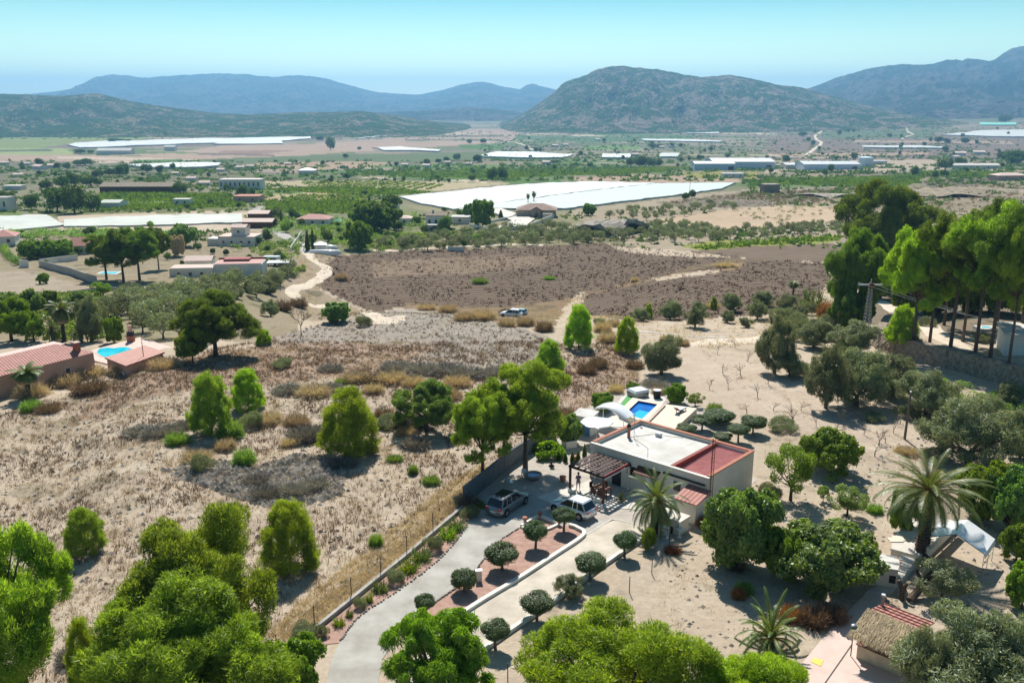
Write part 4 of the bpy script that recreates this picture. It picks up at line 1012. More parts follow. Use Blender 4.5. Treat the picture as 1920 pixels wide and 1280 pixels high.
MB().lathe([(.5, 0), (.8, .35), (.85, .5), (.7, .5), (.55, .3), (.02, .25)], 16).build('basin_bowl', M['rock'], t, smooth=True)
MB().lathe([(.6, .38), (.58, .385), (.01, .39)], 16).build('basin_water', M['pooldeep'], t)
t = boxthing('garden_statue', 'small dark garden ornament on pale gravel beyond basin', 'ornament', 1034, 874, 0, 0, .02, 0, 0, None)
MB().lathe([(.3, 0), (.28, .12), (.1, .2), (.1, .5), (.24, .65), (.27, .8), (.1, .95)], 10).build('ornament_body', M['iron'], t, smooth=True)
def pot(px, py, label, plant=None, s=1.0, m=None, z=0.03, g=None):
    p = PZ(px, py, z); t = thing('plant_pot', label, 'plant pot', (p[0], p[1], z), 0, g, (s, s, s))
    MB().lathe([(.16, 0), (.24, .36), (.27, .38), (.27, .44), (.22, .44)], 12).build('pot', m or M['terracotta'], t, smooth=True)
    MB().lathe([(.215, .40), (.2, .405), (.01, .41)], 10).build('soil', M['iron'], t)
    return t
pot(984, 976, 'terracotta pot on white kerb at left corner of triangular bed', s=.8, z=.28)
pot(1012, 966, 'terracotta pot at the tip of the triangular bed', s=.8, z=.28)
pot(1049, 979, 'terracotta pot at right corner of triangular bed', s=.8, z=.28)
pot(1055, 902, 'large terracotta pot left of the pergola post', s=1.2)
pot(1079, 862, 'terracotta pot in the planted row behind the pergola', s=1.0)

# pots and junk beside the big front palm
t = boxthing('barbecue', 'white masonry barbecue with dark arch right of the front palm', 'barbecue', 1261, 992, 0, 0, 0, 0, HR, None)
MB().box(-1.1, 1.1, -.7, .7, 0, 1.25).build('masonry', M['white'], t); MB().box(-1.2, 1.2, -.8, .8, 1.252, 1.36).build('worktop', M['paleconc'], t)
MB().lathe([(.38, 0), (.38, .6), (.25, .85), (.05, .95)], 12, (.35, -.42), 0, 1, .8).build('fire_opening', M['black'], t)
t = boxthing('outdoor_sink', 'white outdoor sink unit beside the house porch', 'sink', 1288, 972, 0, 0, 0, 0, HR + .1, None)
MB().box(-.6, .6, -.4, .4, 0, .85).build('cabinet', M['black'], t); MB().box(-.66, .66, -.46, .46, .852, .93).build('basin_top', M['whitepaint'], t)
t = boxthing('shelf_rack', 'white and blue plastic shelf rack at foot of the front palm', 'shelf', 1244, 1009, 0, 0, 0, 0, HR + .5, None)
for k in range(4): MB().box(-.4, .4, -.22, .22, .05 + .33 * k, .09 + .33 * k).build('shelf_board', M['whitepaint'], t)
for a in (-.4, .4): MB().box(a - .03, a + .03, -.25, .25, 0, 1.15).build('side_panel', M['whitepaint'], t)
t = boxthing('fountain', 'small white garden fountain on a stem near the barbecue', 'fountain', 1273, 1007, 0, 0, 0, 0, 0, None)
MB().lathe([(.22, 0), (.2, .08), (.06, .15), (.06, .7)], 10).build('stem', M['whitepaint'], t, smooth=True)
MB().lathe([(.06, .702), (.35, .78), (.38, .84), (.04, .86), (.05, 1.2), (.1, 1.3), (.02, 1.4)], 12).build('bowl', M['whitepaint'], t, smooth=True)
t = boxthing('utility_box', 'small white cabinet between two clipped trees by the driveway', 'cabinet', 898, 1088, 0, 0, .05, 0, .1, None)
MB().box(-.22, .22, -.16, .16, 0, .85).build('cabinet_body', M['white'], t); MB().box(-.26, .26, -.2, .2, .852, .91).build('cap', M['whitepaint'], t)

# ------------------------------------------------------------------ cars
def car(px, py, rz, label, pm, L=4.3, W=1.8, H=1.58, z=None, simple=False, group=None, sunroof=False, zfun=None):
    p = PZ(px, py, z) if z is not None else G(px, py)
    t = thing('car', label, 'car', (p[0], p[1], p[2] + .02), rz, group)
    # stations along x (rear -L/2 .. front L/2): z_bottom, belt z, roof z, half width belt, half width roof
    h = L / 2
    S = [(-h, .42, .72, .66), (-h + .08, .30, .92, .80), (-h + .35, .24, 1.0, .87), (-h + .9, .22, 1.0, .90), (0, .22, .98, .90), (h - 1.35, .22, .97, .90), (h - .9, .24, .93, .89), (h - .35, .28, .82, .84), (h - .06, .36, .66, .74), (h, .42, .56, .66)]
    k = W / 1.8; vs = []; fs = []
    for x, zb, zt, hw in S:
        hw *= k
        vs += [(x, -hw * .92, zb), (x, -hw, zb + (zt - zb) * .35), (x, -hw * .97, zb + (zt - zb) * .8), (x, -hw * .86, zt), (x, hw * .86, zt), (x, hw * .97, zb + (zt - zb) * .8), (x, hw, zb + (zt - zb) * .35), (x, hw * .92, zb)]
    n = len(S)
    for i in range(n - 1):
        for j in range(8): fs.append((i * 8 + j, i * 8 + (j + 1) % 8, (i + 1) * 8 + (j + 1) % 8, (i + 1) * 8 + j))
    fs += [tuple(range(8))[::-1], tuple(range((n - 1) * 8, n * 8))]
    MB().add(vs, fs).build('body', pm, t, smooth=True)
    # cabin: glass band and roof
    xr, xf = -h + .22, h - 1.25; zr = H; b = .80 * k; r_ = .66 * k
    g = [(xr, -b, .97), (xf, -b, .95), (xf, b, .95), (xr, b, .97), (xr + .42, -r_, zr - .07), (xf - .85, -r_, zr - .07), (xf - .85, r_, zr - .07), (xr + .42, r_, zr - .07)]
    MB().add(g, [(0, 1, 5, 4), (1, 2, 6, 5), (2, 3, 7, 6), (3, 0, 4, 7), (4, 5, 6, 7)]).build('window', M['glass'], t)
    e = .02; rr = [(xr + .30, -r_ - e, zr - .08), (xf - .80, -r_ - e, zr - .09), (xf - .80, r_ + e, zr - .09), (xr + .30, r_ + e, zr - .08), (xr + .45, -r_ + .08, zr), (xf - 1.0, -r_ + .08, zr), (xf - 1.0, r_ - .08, zr), (xr + .45, r_ - .08, zr)]
    ro = MB().add(rr, [(4, 5, 6, 7), (0, 1, 5, 4), (1, 2, 6, 5), (2, 3, 7, 6), (3, 0, 4, 7), (3, 2, 1, 0)]).build('roof', pm, t)
    if sunroof: MB().box(xr + .75, xf - 1.05, -r_ + .14, r_ - .14, zr + .003, zr + .012).build('sunroof', M['glass'], ro)
    # pillars
    pl = MB()
    for s in (-1, 1):
        pl.tube([(xf + .01, s * b, .95), (xf - .84, s * (r_ + .01), zr - .07)], .035, 4); pl.tube([(xr, s * b, .97), (xr + .40, s * (r_ + .01), zr - .07)], .06, 4)
        mx = (xr + xf) / 2 - .05; pl.tube([(mx, s * (b + .01), .96), (mx - .05, s * (r_ + .02), zr - .07)], .03, 4)
        pl.tube([(xr + .85, s * (b + .01), .96), (xr + .9, s * (r_ + .02), zr - .07)], .04, 4)
    pl.build('pillar', pm, t)
    if not simple:
        for x in (-h + .82, h - .85):
            for s in (-1, 1):
                w = MB(); y0, y1 = s * (.68 * k), s * (.915 * k)
                w.tube([(x, y0, .33), (x, y1, .33)], .335, 20); wo = w.build('wheel', M['tyre'], t)
                MB().tube([(x, y1, .33), (x, y1 + s * .012, .33)], .215, 12).build('rim', M['metal'], wo)
                MB().tube([(x, s * .86 * k, .36), (x, s * .902 * k, .36)], .40, 20).build('wheel_arch', M['black'], t)
        for s in (-1, 1):
            MB().box(-h - .01, -h + .3, s * .60 * k - .13, s * .60 * k + .13, .74, .92).build('tail_light', M['redlens'], t, bevel=.03)
            MB().box(h - .32, h - .05, s * .58 * k - .14, s * .58 * k + .14, .60, .76).build('headlight', M['lens'], t, bevel=.03)
            MB().box(xf - .30, xf - .12, s * .99 * k - .1, s * .99 * k + .1, .98, 1.12).build('wing_mirror', pm, t, bevel=.02)
        MB().box(-h - .03, -h + .03, -.26, .26, .52, .64).build('number_plate', M['whitepaint'], t)
        MB().box(h - .04, h + .02, -.26, .26, .42, .53).build('number_plate', M['whitepaint'], t)
        MB().box(-h - .015, -h + .1, -.7 * k, .7 * k, .30, .42).build('bumper', M['greypaint'], t, bevel=.02)
    else:
        for x in (-h + .82, h - .85):
            for s in (-1, 1): MB().tube([(x, s * .68 * k, .33), (x, s * .91 * k, .33)], .33, 12).build('wheel', M['tyre'], t)
    return t
car(1073, 962, math.radians(139.5), 'silver white compact suv parked in sun before the pergola', M['silver'], 4.3, 1.8, 1.62, 0.045)
car(952, 952, math.radians(57), 'grey suv with dark sunroof parked in tree shade', M['greypaint'], 4.75, 1.9, 1.66, 0.045, sunroof=True)
car(958, 594, math.radians(160), 'white car half hidden by dry bushes beside brown field, left one', M['whitepaint'], simple=True)
car(973, 590, math.radians(155), 'pale green blue car beside brown field, right of the white one', M['bluepaint'], simple=True)
car(968, 406, math.radians(170), 'small white car on the driveway of the tiled hilltop villa', M['whitepaint'], simple=True)
car(1224, 450, math.radians(175), 'white car parked among small olive trees past the brown field', M['whitepaint'], simple=True)
car(98, 482, math.radians(170), 'grey car under bright trees, left of the pair near red-roofed house', M['greypaint'], simple=True)
car(120, 481, math.radians(170), 'silver car under bright trees, right of the pair near red-roofed house', M['silver'], simple=True)
car(1715, 600, math.radians(170), 'white car parked in shade behind the tall pines', M['whitepaint'], simple=True)
def camper():
    p = G(507, 497); t = thing('motorhome', 'white motorhome parked beside the pink-roofed compound', 'motorhome', p, math.radians(175), scale=(1, 1, 1))
    b = MB().add([(-3, -1.1, .45), (3.1, -1.1, .45), (3.1, -1.1, 1.1), (2.3, -1.1, 1.7), (1.9, -1.1, 2.75), (-3, -1.1, 2.85), (-3, 1.1, .45), (3.1, 1.1, .45), (3.1, 1.1, 1.1), (2.3, 1.1, 1.7), (1.9, 1.1, 2.75), (-3, 1.1, 2.85)],
                 [(0, 1, 2, 3, 4, 5), (11, 10, 9, 8, 7, 6), (0, 6, 7, 1), (1, 7, 8, 2), (2, 8, 9, 3), (3, 9, 10, 4), (4, 10, 11, 5), (5, 11, 6, 0)])
    b.build('body', M['whitepaint'], t, bevel=.08)
    for s in (-1, 1):
        MB().box(-2.4, .9, s * 1.105 - .004, s * 1.105 + .004, 1.6, 2.3).build('window', M['glass'], t)
        for x in (-1.8, 2.1): MB().tube([(x, s * .85, .4), (x, s * 1.12, .4)], .4, 12).build('wheel', M['tyre'], t)
    MB().add([(2.32, -.95, 1.75), (2.32, .95, 1.75), (1.95, .95, 2.65), (1.95, -.95, 2.65)], [(0, 1, 2, 3)]).build('windscreen', M['glass'], t)
camper()
# ------------------------------------------------------------------ other buildings
def wbox(t, x0, x1, y0, y1, z0, z1, m, name='wall'): return MB().box(x0, x1, y0, y1, z0, z1).build(name, m, t)
def gable(mb, x0, x1, y0, y1, z, h, o=0.35, mi=0):
    ym = (y0 + y1) / 2; e = h * o / ((y1 - y0) / 2)
    mb.add([(x0 - o, y0 - o, z - e), (x1 + o, y0 - o, z - e), (x1 + o, ym, z + h), (x0 - o, ym, z + h), (x0 - o, y1 + o, z - e), (x1 + o, y1 + o, z - e),
            (x0 - o, y0 - o, z - e + .15), (x1 + o, y0 - o, z - e + .15), (x1 + o, ym, z + h + .15), (x0 - o, ym, z + h + .15), (x0 - o, y1 + o, z - e + .15), (x1 + o, y1 + o, z - e + .15)],
           [(6, 7, 8, 9), (9, 8, 11, 10), (3, 2, 1, 0), (4, 5, 2, 3), (0, 1, 7, 6), (5, 4, 10, 11), (0, 6, 9, 3), (3, 9, 10, 4), (2, 8, 7, 1), (5, 11, 8, 2)], mi); return mb
def hip(mb, x0, x1, y0, y1, z, h, o=0.4, mi=0):
    x0 -= o; x1 += o; y0 -= o; y1 += o; hw = min(x1 - x0, y1 - y0) / 2
    if x1 - x0 >= y1 - y0: r = [(x0 + hw, (y0 + y1) / 2, z + h), (x1 - hw, (y0 + y1) / 2, z + h)]; F_ = [(0, 1, 5, 4), (1, 2, 5), (2, 3, 4, 5), (3, 0, 4), (3, 2, 1, 0)]
    else: r = [((x0 + x1) / 2, y0 + hw, z + h), ((x0 + x1) / 2, y1 - hw, z + h)]; F_ = [(0, 1, 4), (1, 2, 5, 4), (2, 3, 5), (3, 0, 4, 5), (3, 2, 1, 0)]
    return mb.add([(x0, y0, z), (x1, y0, z), (x1, y1, z), (x0, y1, z)] + r, F_, mi)
def gablewall(mb, x0, x1, y0, y1, z0, z, h):
    ym = (y0 + y1) / 2
    return mb.add([(x0, y0, z0), (x1, y0, z0), (x1, y1, z0), (x0, y1, z0), (x0, y0, z), (x1, y0, z), (x1, y1, z), (x0, y1, z), (x0, ym, z + h), (x1, ym, z + h)],
                  [(0, 1, 5, 4), (1, 2, 6, 9, 5), (2, 3, 7, 6), (3, 0, 4, 8, 7), (4, 5, 9, 8), (8, 9, 6, 7)])
def windows(t, face, spots, zz=(1.0, 2.1), w=1.0):
    """face: ('y', y) or ('x', x) plane; spots along the other axis"""
    for s in spots:
        if face[0] == 'y':
            d = face[2]; y = face[1]
            fo = MB().box(s - w / 2, s + w / 2, min(y, y + d * .05), max(y, y + d * .05), zz[0], zz[1]).build('window', M['white'], t)
            MB().box(s - w / 2 + .1, s + w / 2 - .1, min(y + d * .052, y + d * .07), max(y + d * .052, y + d * .07), zz[0] + .1, zz[1] - .1).build('pane', M['glass'], fo)
        else:
            d = face[2]; x = face[1]
            fo = MB().box(min(x, x + d * .05), max(x, x + d * .05), s - w / 2, s + w / 2, zz[0], zz[1]).build('window', M['white'], t)
            MB().box(min(x + d * .052, x + d * .07), max(x + d * .052, x + d * .07), s - w / 2 + .1, s + w / 2 - .1, zz[0] + .1, zz[1] - .1).build('pane', M['glass'], fo)
def bld(name, label, cat, px, py, rot=0.0, zo=0.0, group=None):
    """base centre-front at a pixel"""
    p = G(px, py); return thing(name, label, cat, (p[0], p[1], p[2] + zo), rot, group), mpp(p)

# pink villa at left, seen from behind; frame built from traced roof corners
def pink_villa():
    zr = -1.6 + 3.0
    A = np.array(PZ(0, 705, zr)[:2]); B = np.array(PZ(175, 661, zr)[:2])
    d = B - A; rz = math.atan2(d[1], d[0]); L = np.linalg.norm(d)
    t = thing('house', 'pink villa with clay tiled hip roof at left edge of photo', 'house', (B[0], B[1], zr - 3.0), rz)
    X0 = -L - 9
    w = MB().box(X0, 0, 0, 9.2, -1.0, 3.0); w.build('wall', M['pink'], t)
    r = MB(); hip(r, X0, -0.2, .3, 6.4, 3.02, 1.5, .35); ro = r.build('tiled_roof', M['tileX'], t)
    MB().box(X0, 0.1, 6.7, 9.4, 3.02, 3.3).build('terrace_roof', M['pinkpave'], t)
    for x, y in ((-1.6, 1.2), (-11.5, 3.4), (-13.5, 4.6)):
        c = MB().box(x - .35, x + .35, y - .35, y + .35, 3.0, 4.6).build('chimney', M['terracotta'], ro)
        MB().box(x - .42, x + .42, y - .42, y + .42, 4.602, 4.72).build('cap', M['pinkpave'], c)
    windows(t, ('y', 0, -1), (-9.0,), (.6, 1.9), 1.5)
    windows(t, ('y', 0, -1), (-4.0,), (1.0, 1.9), .8)
    # pool deck and pool
    td = thing('sun_deck', 'pink pool deck behind the pink villa', 'deck')
    P = [PZ(a, b, -1.2)[:2] for a, b in ((172, 656), (262, 632), (336, 655), (300, 672), (236, 690), (178, 676))]
    MB().prism(P, -4.0, -1.2).build('deck_base', M['pinkpave'], td)
    tp = thing('swimming_pool', 'freeform turquoise pool in pink deck by pink villa', 'pool')
    pts = [(181, 661), (186, 654), (200, 651.5), (214, 653), (224, 651), (238, 651), (250, 655.5), (238, 660), (224, 665), (212, 670), (203, 671), (190, 667)]
    W = [np.array(PZ(a, b, -1.18)[:2]) for a, b in pts]; c = np.mean(W, 0)
    MB().prism([c + (w_ - c) * 1.10 for w_ in W], -1.198, -1.16).build('pool_rim', M['pinkpave'], tp)
    MB().prism(W, -1.158, -1.15).build('water', M['poolcyan'], tp)
    t2 = thing('pool_house', 'low pool house with pinkish clay tiled roof below villa pool', 'pool house')
    z1 = .55
    R = [PZ(a, b, z1) for a, b in ((236, 687), (309, 661), (272, 648.5), (196, 671))]
    lo = -3.4
    wv = [(p[0], p[1]) for p in R]; cc = np.mean(wv, 0)
    MB().prism([cc + (np.array(q) - cc) * .93 for q in wv], lo, z1 - .12).build('wall', M['pink'], t2)
    MB().prism(wv, lambda x, y: z1 - .1, lambda x, y: z1 + .1).build('tiled_roof', striped('pool_house_tiles', (0.36, 0.15, 0.11), (0.56, 0.30, 0.24), 0.45, 'X'), t2)
    e1, e0 = np.array(wv[0]), np.array(wv[3]); dd = (e1 - e0) / np.linalg.norm(e1 - e0)
    for k, s in enumerate((.35, .62, .8)):
        q = cc + (e0 + (e1 - e0) * s - cc) * .955; nn_ = np.array([dd[1], -dd[0]])
        mb = MB(); a_ = q - dd * .4; b_ = q + dd * .4
        mb.add([(a_[0], a_[1], -2.6), (b_[0], b_[1], -2.6), (b_[0], b_[1], -.5), (a_[0], a_[1], -.5)], [(0, 1, 2, 3)]); mb.build('door', M['white'], t2)
    tb = thing('barbecue', 'small brick barbecue with chimney behind the turquoise pool', 'barbecue', PZ(246, 640, -1.2))
    MB().box(-.5, .5, -.4, .4, 0, .9).build('brick_base', M['terracotta'], tb); MB().box(-.45, .45, -.38, .38, .902, 1.6).build('hood', M['black'], tb)
    MB().box(-.25, .25, -.25, .25, 1.602, 2.6).build('flue', M['pink'], tb)
    p = PZ(269, 668, z1 + .1); tq = thing('flag_pole', 'thin closed parasol pole over the tiled pool house roof', 'pole', (p[0], p[1], z1 + .1))
    MB().tube([(0, 0, 0), (-.15, .3, 2.0)], .05, 6).build('shaft', M['wood'], tq)
    MB().tube([(-.15, .3, 2.0), (-.24, .48, 3.2)], .03, 6).build('tip', M['pinkpave'], tq)
pink_villa()

# compound of white walls and pink flat roofs, centre left
def compound():
    t, s = bld('house', 'long low white house with pink roofs beside motorhome', 'house', 400, 520, math.radians(6))
    P = lambda a, b: a / 1
    t.location.z -= .5
    wbox(t, -11.5, 0, 0, 6, -1, 3.1, M['white']); MB().box(-11.3, -.2, .2, 5.8, 3.1, 3.2).build('roof', M['pinkpave'], t)
    wbox(t, .002, 13, 1, 9, -1, 3.8, M['white']); r = MB().box(.3, 12.8, 1.2, 8.8, 3.8, 3.95); r.build('roof', mat('salmon_roof', (0.55, 0.33, 0.29), .85), t)
    MB().box(-.05, 13.1, 8.8, 9.1, 3.8, 4.4).build('parapet', M['redpaint'], t)
    MB().box(2, 9, 5, 8.7, 3.96, 4.6).build('roof_room', mat('dusty_red', (0.36, 0.13, 0.12), .85), t)
    wbox(t, -9, -2, 7.5, 13, -1, 3.9, M['white']); gable(MB(), -9, -2, 7.5, 13, 3.9, .9).build('roof', M['pinkpave'], t)
    windows(t, ('y', 0, -1), (-9, -6, -3)); windows(t, ('y', 1, -1), (3, 7))
    MB().box(12.8, 19, 9.5, 14, 2.4, 2.6).build('carport_roof', M['zinc'], t)
    for x in (13, 18.8):
        for y in (9.7, 13.8): MB().tube([(x, y, -1), (x, y, 2.4)], .08, 6).build('carport_post', M['white'], t)
compound()
def two_storey():
    t, s = bld('house', 'white two-storey house with square top floor, mid left', 'house', 445, 462, math.radians(-4))
    wbox(t, -7, 6.5, 0, 9, -1, 3.3, M['white']); wbox(t, -2.6, 2.6, 2, 7, 3.302, 6.6, M['white'], 'upper_floor')
    MB().box(-7.1, 6.6, -.1, 9.1, 3.301, 3.6).build('roof_terrace', M['pinkpave'], t).hide_render = False
    gable(MB(), -2.6, 2.6, 2, 7, 6.6, .8).build('roof', M['pinkpave'], t)
    wbox(t, -11.5, -7.002, 1, 7, -1, 2.6, M['white'], 'annexe'); windows(t, ('y', 0, -1), (-5, -2, 1.5, 4.5)); windows(t, ('y', 2, -1), (0,), (4.6, 5.6))
two_storey()
def simple_house(label, px, py, w, d, h, rot=0.0, roof='gable', wm='white', rm='tileX', rh=1.4, win=2, name='house', cat='house', zo=0, chim=False, group=None):
    p = G(px, py); s = mpp(p); t = thing(name, label, cat, (p[0], p[1], p[2] + zo), rot, group)
    W = w * s / 2; D = d; wmat = M[wm]
    mb = MB()
    if roof == 'gable': gablewall(mb, -W, W, 0, D, -1.5, h, rh)
    else: mb.box(-W, W, 0, D, -1.5, h)
    mb.build('wall', wmat, t)
    if roof == 'gable': gable(MB(), -W, W, 0, D, h + .02, rh).build('roof', M[rm], t)
    elif roof == 'hip': hip(MB(), -W, W, 0, D, h + .01, rh).build('roof', M[rm], t)
    else: MB().box(-W - .15, W + .15, -.15, D + .15, h + .002, h + .25).build('roof', M[rm], t)
    if win: windows(t, ('y', 0, -1), [(-W + 2 * W * (k + .5) / win) for k in range(win)], (h * .35, h * .75), min(1.2, W * .5))
    if chim: MB().box(-W * .5, -W * .5 + .7, D * .4, D * .4 + .7, h, h + rh + 1).build('chimney', wmat, t)
    return t
simple_house('white gabled house with bright red roof beside the dark pine clump', 152, 477, 36, 7, 3.0, .1, 'gable', 'white', 'tileX', 2.2, 1)
simple_house('low house with dull red roof cut by left photo edge', 5, 462, 44, 9, 3.5, .3, 'hip', 'white', 'tileX', 2)
simple_house('pale pink-roofed house with hip roof left of the aqua pool', 586, 424, 60, 9, 3.0, -.05, 'hip', 'white', 'tileX', 1.8, 3)
simple_house('long brick barn roof with brown walls at end of white netting', 482, 428, 56, 9, 2.6, .0, 'gable', 'wood', 'pinkpave', 1.0, 0, 'barn', 'barn')
simple_house('brown barn with tan roof just behind the long brick one', 484, 415, 38, 9, 3.4, .0, 'gable', 'wood', 'pinkpave', 1.0, 0, 'barn', 'barn')
simple_house('pinkish red farm building beside green vine strip', 462, 380, 48, 12, 3.5, 0, 'flat', 'pink', 'terracotta', 1, 2)
simple_house('small white building in front of the green vines, mid left', 340, 385, 30, 6, 3.2, 0, 'flat', 'white', 'whiteroof', 1, 2)
simple_house('pale rectangular shed left of the small white vine building', 206, 391, 36, 12, 3, 0, 'gable', 'white', 'net', 1, 0, 'shed', 'shed')
simple_house('long low barn with grey roof behind the green vine strip', 256, 362, 136, 14, 4.2, .02, 'gable', 'wood', 'stone', 2.2, 0, 'barn', 'barn')
simple_house('white works building with row of blue window bays', 450, 356, 78, 12, 7, 0, 'flat', 'white', 'paleconc', 1, 9, 'building', 'building')
simple_house('white gabled farmhouse standing behind the olive grove, centre', 818, 433, 38, 7, 6.5, -.1, 'gable', 'white', 'stone', 1.2, 3, chim=True)
simple_house('low white annexe with flat roof right of white farmhouse', 862, 420, 34, 7, 3.0, -.1, 'flat', 'white', 'whiteroof', 1, 1)
simple_house('small white garage with dark doorway before white farmhouse', 808, 437, 22, 4, 3.2, 0, 'flat', 'white', 'whiteroof', 1, 1)
simple_house('small cream house between dark tree and white farmhouse', 758, 422, 24, 7, 3, 0, 'hip', 'white', 'pinkpave', 1, 1)
simple_house('little hut with pale roof directly behind the big dark tree', 738, 395, 18, 6, 3, 0, 'gable', 'white', 'pinkpave', 1, 0, 'hut', 'hut')
simple_house('small hexagonal-looking shed with blue-green roof by tall cypresses', 601, 471, 20, 4, 2.3, .2, 'hip', 'white', 'zinc', .9, 0, 'shed', 'shed')
simple_house('long white building with sheet roof right of warehouse tank', 1645, 309, 36, 14, 5, 0, 'flat', 'white', 'zinc', 1, 2, 'building', 'building')
simple_house('pinkish house with long roof at right behind pine tops', 1900, 338, 60, 14, 4, .1, 'hip', 'pink', 'pinkpave', 2, 2)
simple_house('large pale farmhouse roof beyond trees at right', 1830, 318, 90, 16, 5, 0, 'gable', 'white', 'paleconc', 2, 2)
simple_house('pale concrete store near cut bank right of plastic sheeting', 1447, 362, 30, 8, 5.5, .1, 'flat', 'stone', 'rock', 1, 0, 'store', 'store')
simple_house('row of flat white farm sheds left of yellow trees', 1375, 334, 40, 8, 4, 0, 'flat', 'white', 'zinc', 1, 3, 'shed', 'shed')
simple_house('small white farmhouse with two roofs in distant pink plain', 213, 290, 64, 20, 7, 0, 'gable', 'white', 'whiteroof', 4, 0, 'barn', 'barn')
simple_house('distant white barn with dark hedge in pink plain', 318, 283, 20, 15, 8, 0, 'gable', 'white', 'whiteroof', 3, 0, 'barn', 'barn')
simple_house('bluish low house far behind vines left of lone trees', 575, 327, 30, 10, 4, 0, 'hip', 'white', 'zinc', 2, 0)
simple_house('low white shelters at far left beside blue tarp', 22, 357, 34, 8, 3, 0, 'flat', 'white', 'whiteroof', 1, 0, 'shed', 'shed')
simple_house('grey flat building cut by left edge below dark trees', 2, 397, 30, 8, 7, 0, 'flat', 'white', 'concrete', 1, 2, 'building', 'building')
# remote farmhouses, all alike at this size
fh = [(75, 316, 26), (35, 330, 20), (100, 313, 22), (50, 308, 16), (10, 307, 18), (540, 308, 14), (470, 313, 16), (385, 346, 24), (360, 337, 22), (330, 326, 16), (415, 320, 18), (452, 316, 20),
      (760, 310, 16), (800, 312, 18), (840, 305, 14), (880, 308, 14), (1025, 306, 18), (1040, 274, 14), (1060, 272, 12), (1190, 291, 16), (1240, 276, 12), (1260, 275, 14), (1375, 240, 12), (1360, 239, 10), (1430, 244, 12), (1395, 238, 10),
      (1510, 233, 12), (1590, 236, 12), (1640, 222, 14), (1480, 235, 14), (1700, 213, 12), (1740, 207, 14), (1800, 290, 22), (1835, 288, 24), (1790, 296, 18), (1870, 196, 12), (1660, 238, 14), (1120, 262, 12), (690, 318, 14), (1575, 233, 12)]
proto = None; FARM = []
for i, (px, py, w) in enumerate(fh):
    p = G(px, py + 2); s = mpp(p)
    if proto is None:
        proto = thing('farmhouse', '', 'house', (0, 0, 0)); gablewall(MB(), -5, 5, -3.5, 3.5, -2, 3.2, 1.4).build('wall', M['white'], proto); gable(MB(), -5, 5, -3.5, 3.5, 3.22, 1.4, .4).build('roof', M['pinkpave'], proto); o = proto
    else:
        o = proto.copy(); C.objects.link(o)
        for ch in proto.children:
            c_ = ch.copy(); C.objects.link(c_); c_.parent = o
    k = .8 * w * s / 10; o.location = p; FARM.append(o); o.scale = (k, k * 1.1, min(k, 1.6)); o.rotation_euler.z = math.radians((i * 47) % 50 - 25)
    tag(o, 'tiny pale farmhouse among fields far across the valley', 'house', 'remote farmhouses across the valley')
# villa with arches, centre
def arch_villa():
    p = G(1005, 408); t = thing('house', 'tan hip-roofed villa with gabled arched entrance above rocky bank', 'house', p, -.05)
    wbox(t, -9, 9.5, 0, 12, -1.5, 3.6, mat('sand_render', (0.42, 0.35, 0.26), .9)); hip(MB(), -9, 9.5, 0, 12, 3.62, 2.6, .6).build('roof', M['pinkpave'] if False else mat('tan_tiles', (0.36, 0.25, 0.20), .9, (0.27, 0.18, 0.15), 1), t)
    e = MB(); gablewall(e, -2.2, 2.4, -2.5, 3, -1.5, 4.0, 0.01); e.build('entrance', mat('tan_stone', (0.33, 0.27, 0.21), .9), t)
    mb = MB(); mb.add([(-2.8, -3, 3.9), (.1, -3, 5.6), (3.0, -3, 3.9), (-2.8, 5, 3.9), (.1, 5, 5.6), (3.0, 5, 3.9)], [(0, 2, 1), (0, 1, 4, 3), (1, 2, 5, 4), (3, 4, 5)]); mb.build('gable_roof', mat('tan_tiles_b', (0.30, 0.21, 0.17), .9), t)
    MB().lathe([(1.1, -1.0), (1.1, 1.6), (.8, 2.5), (.1, 2.9)], 14, (.1, -2.45), 0, 1, .12).build('arched_window', M['glass'], t)
    wbox(t, 3.2, 8, -3, -.002, -1.5, 2.3, M['cream'], 'garage'); windows(t, ('y', 0, -1), (-6.5, -4))
    f = thing('driveway_wall', 'white driveway walls curving below the tan villa', 'wall')
    flat_pts = [(900, 398), (940, 396), (985, 408), (1003, 412), (985, 424), (950, 432), (930, 428), (960, 416), (930, 404)]
    W = [G(*q) for q in flat_pts]; MB().prism([w_[:2] for w_ in W], min(w_[2] for w_ in W) - 1, max(w_[2] for w_ in W) + .25).build('drive_slab', M['paleconc'], f)
    for a, b in (((880, 412), (912, 420)), ((912, 420), (950, 412)), ((950, 412), (975, 406)), ((880, 425), (920, 434)), ((920, 434), (985, 428)), ((985, 428), (1040, 408))):
        A, B = G(*a), G(*b); v = np.array(B) - np.array(A); n_ = np.array([-v[1], v[0]]) / np.hypot(v[0], v[1]) * .15
        MB().prism([(A[0] + n_[0], A[1] + n_[1]), (B[0] + n_[0], B[1] + n_[1]), (B[0] - n_[0], B[1] - n_[1]), (A[0] - n_[0], A[1] - n_[1])], min(A[2], B[2]) - 1, max(A[2], B[2]) + 1.2).build('wall_panel', M['white'], f)
arch_villa()
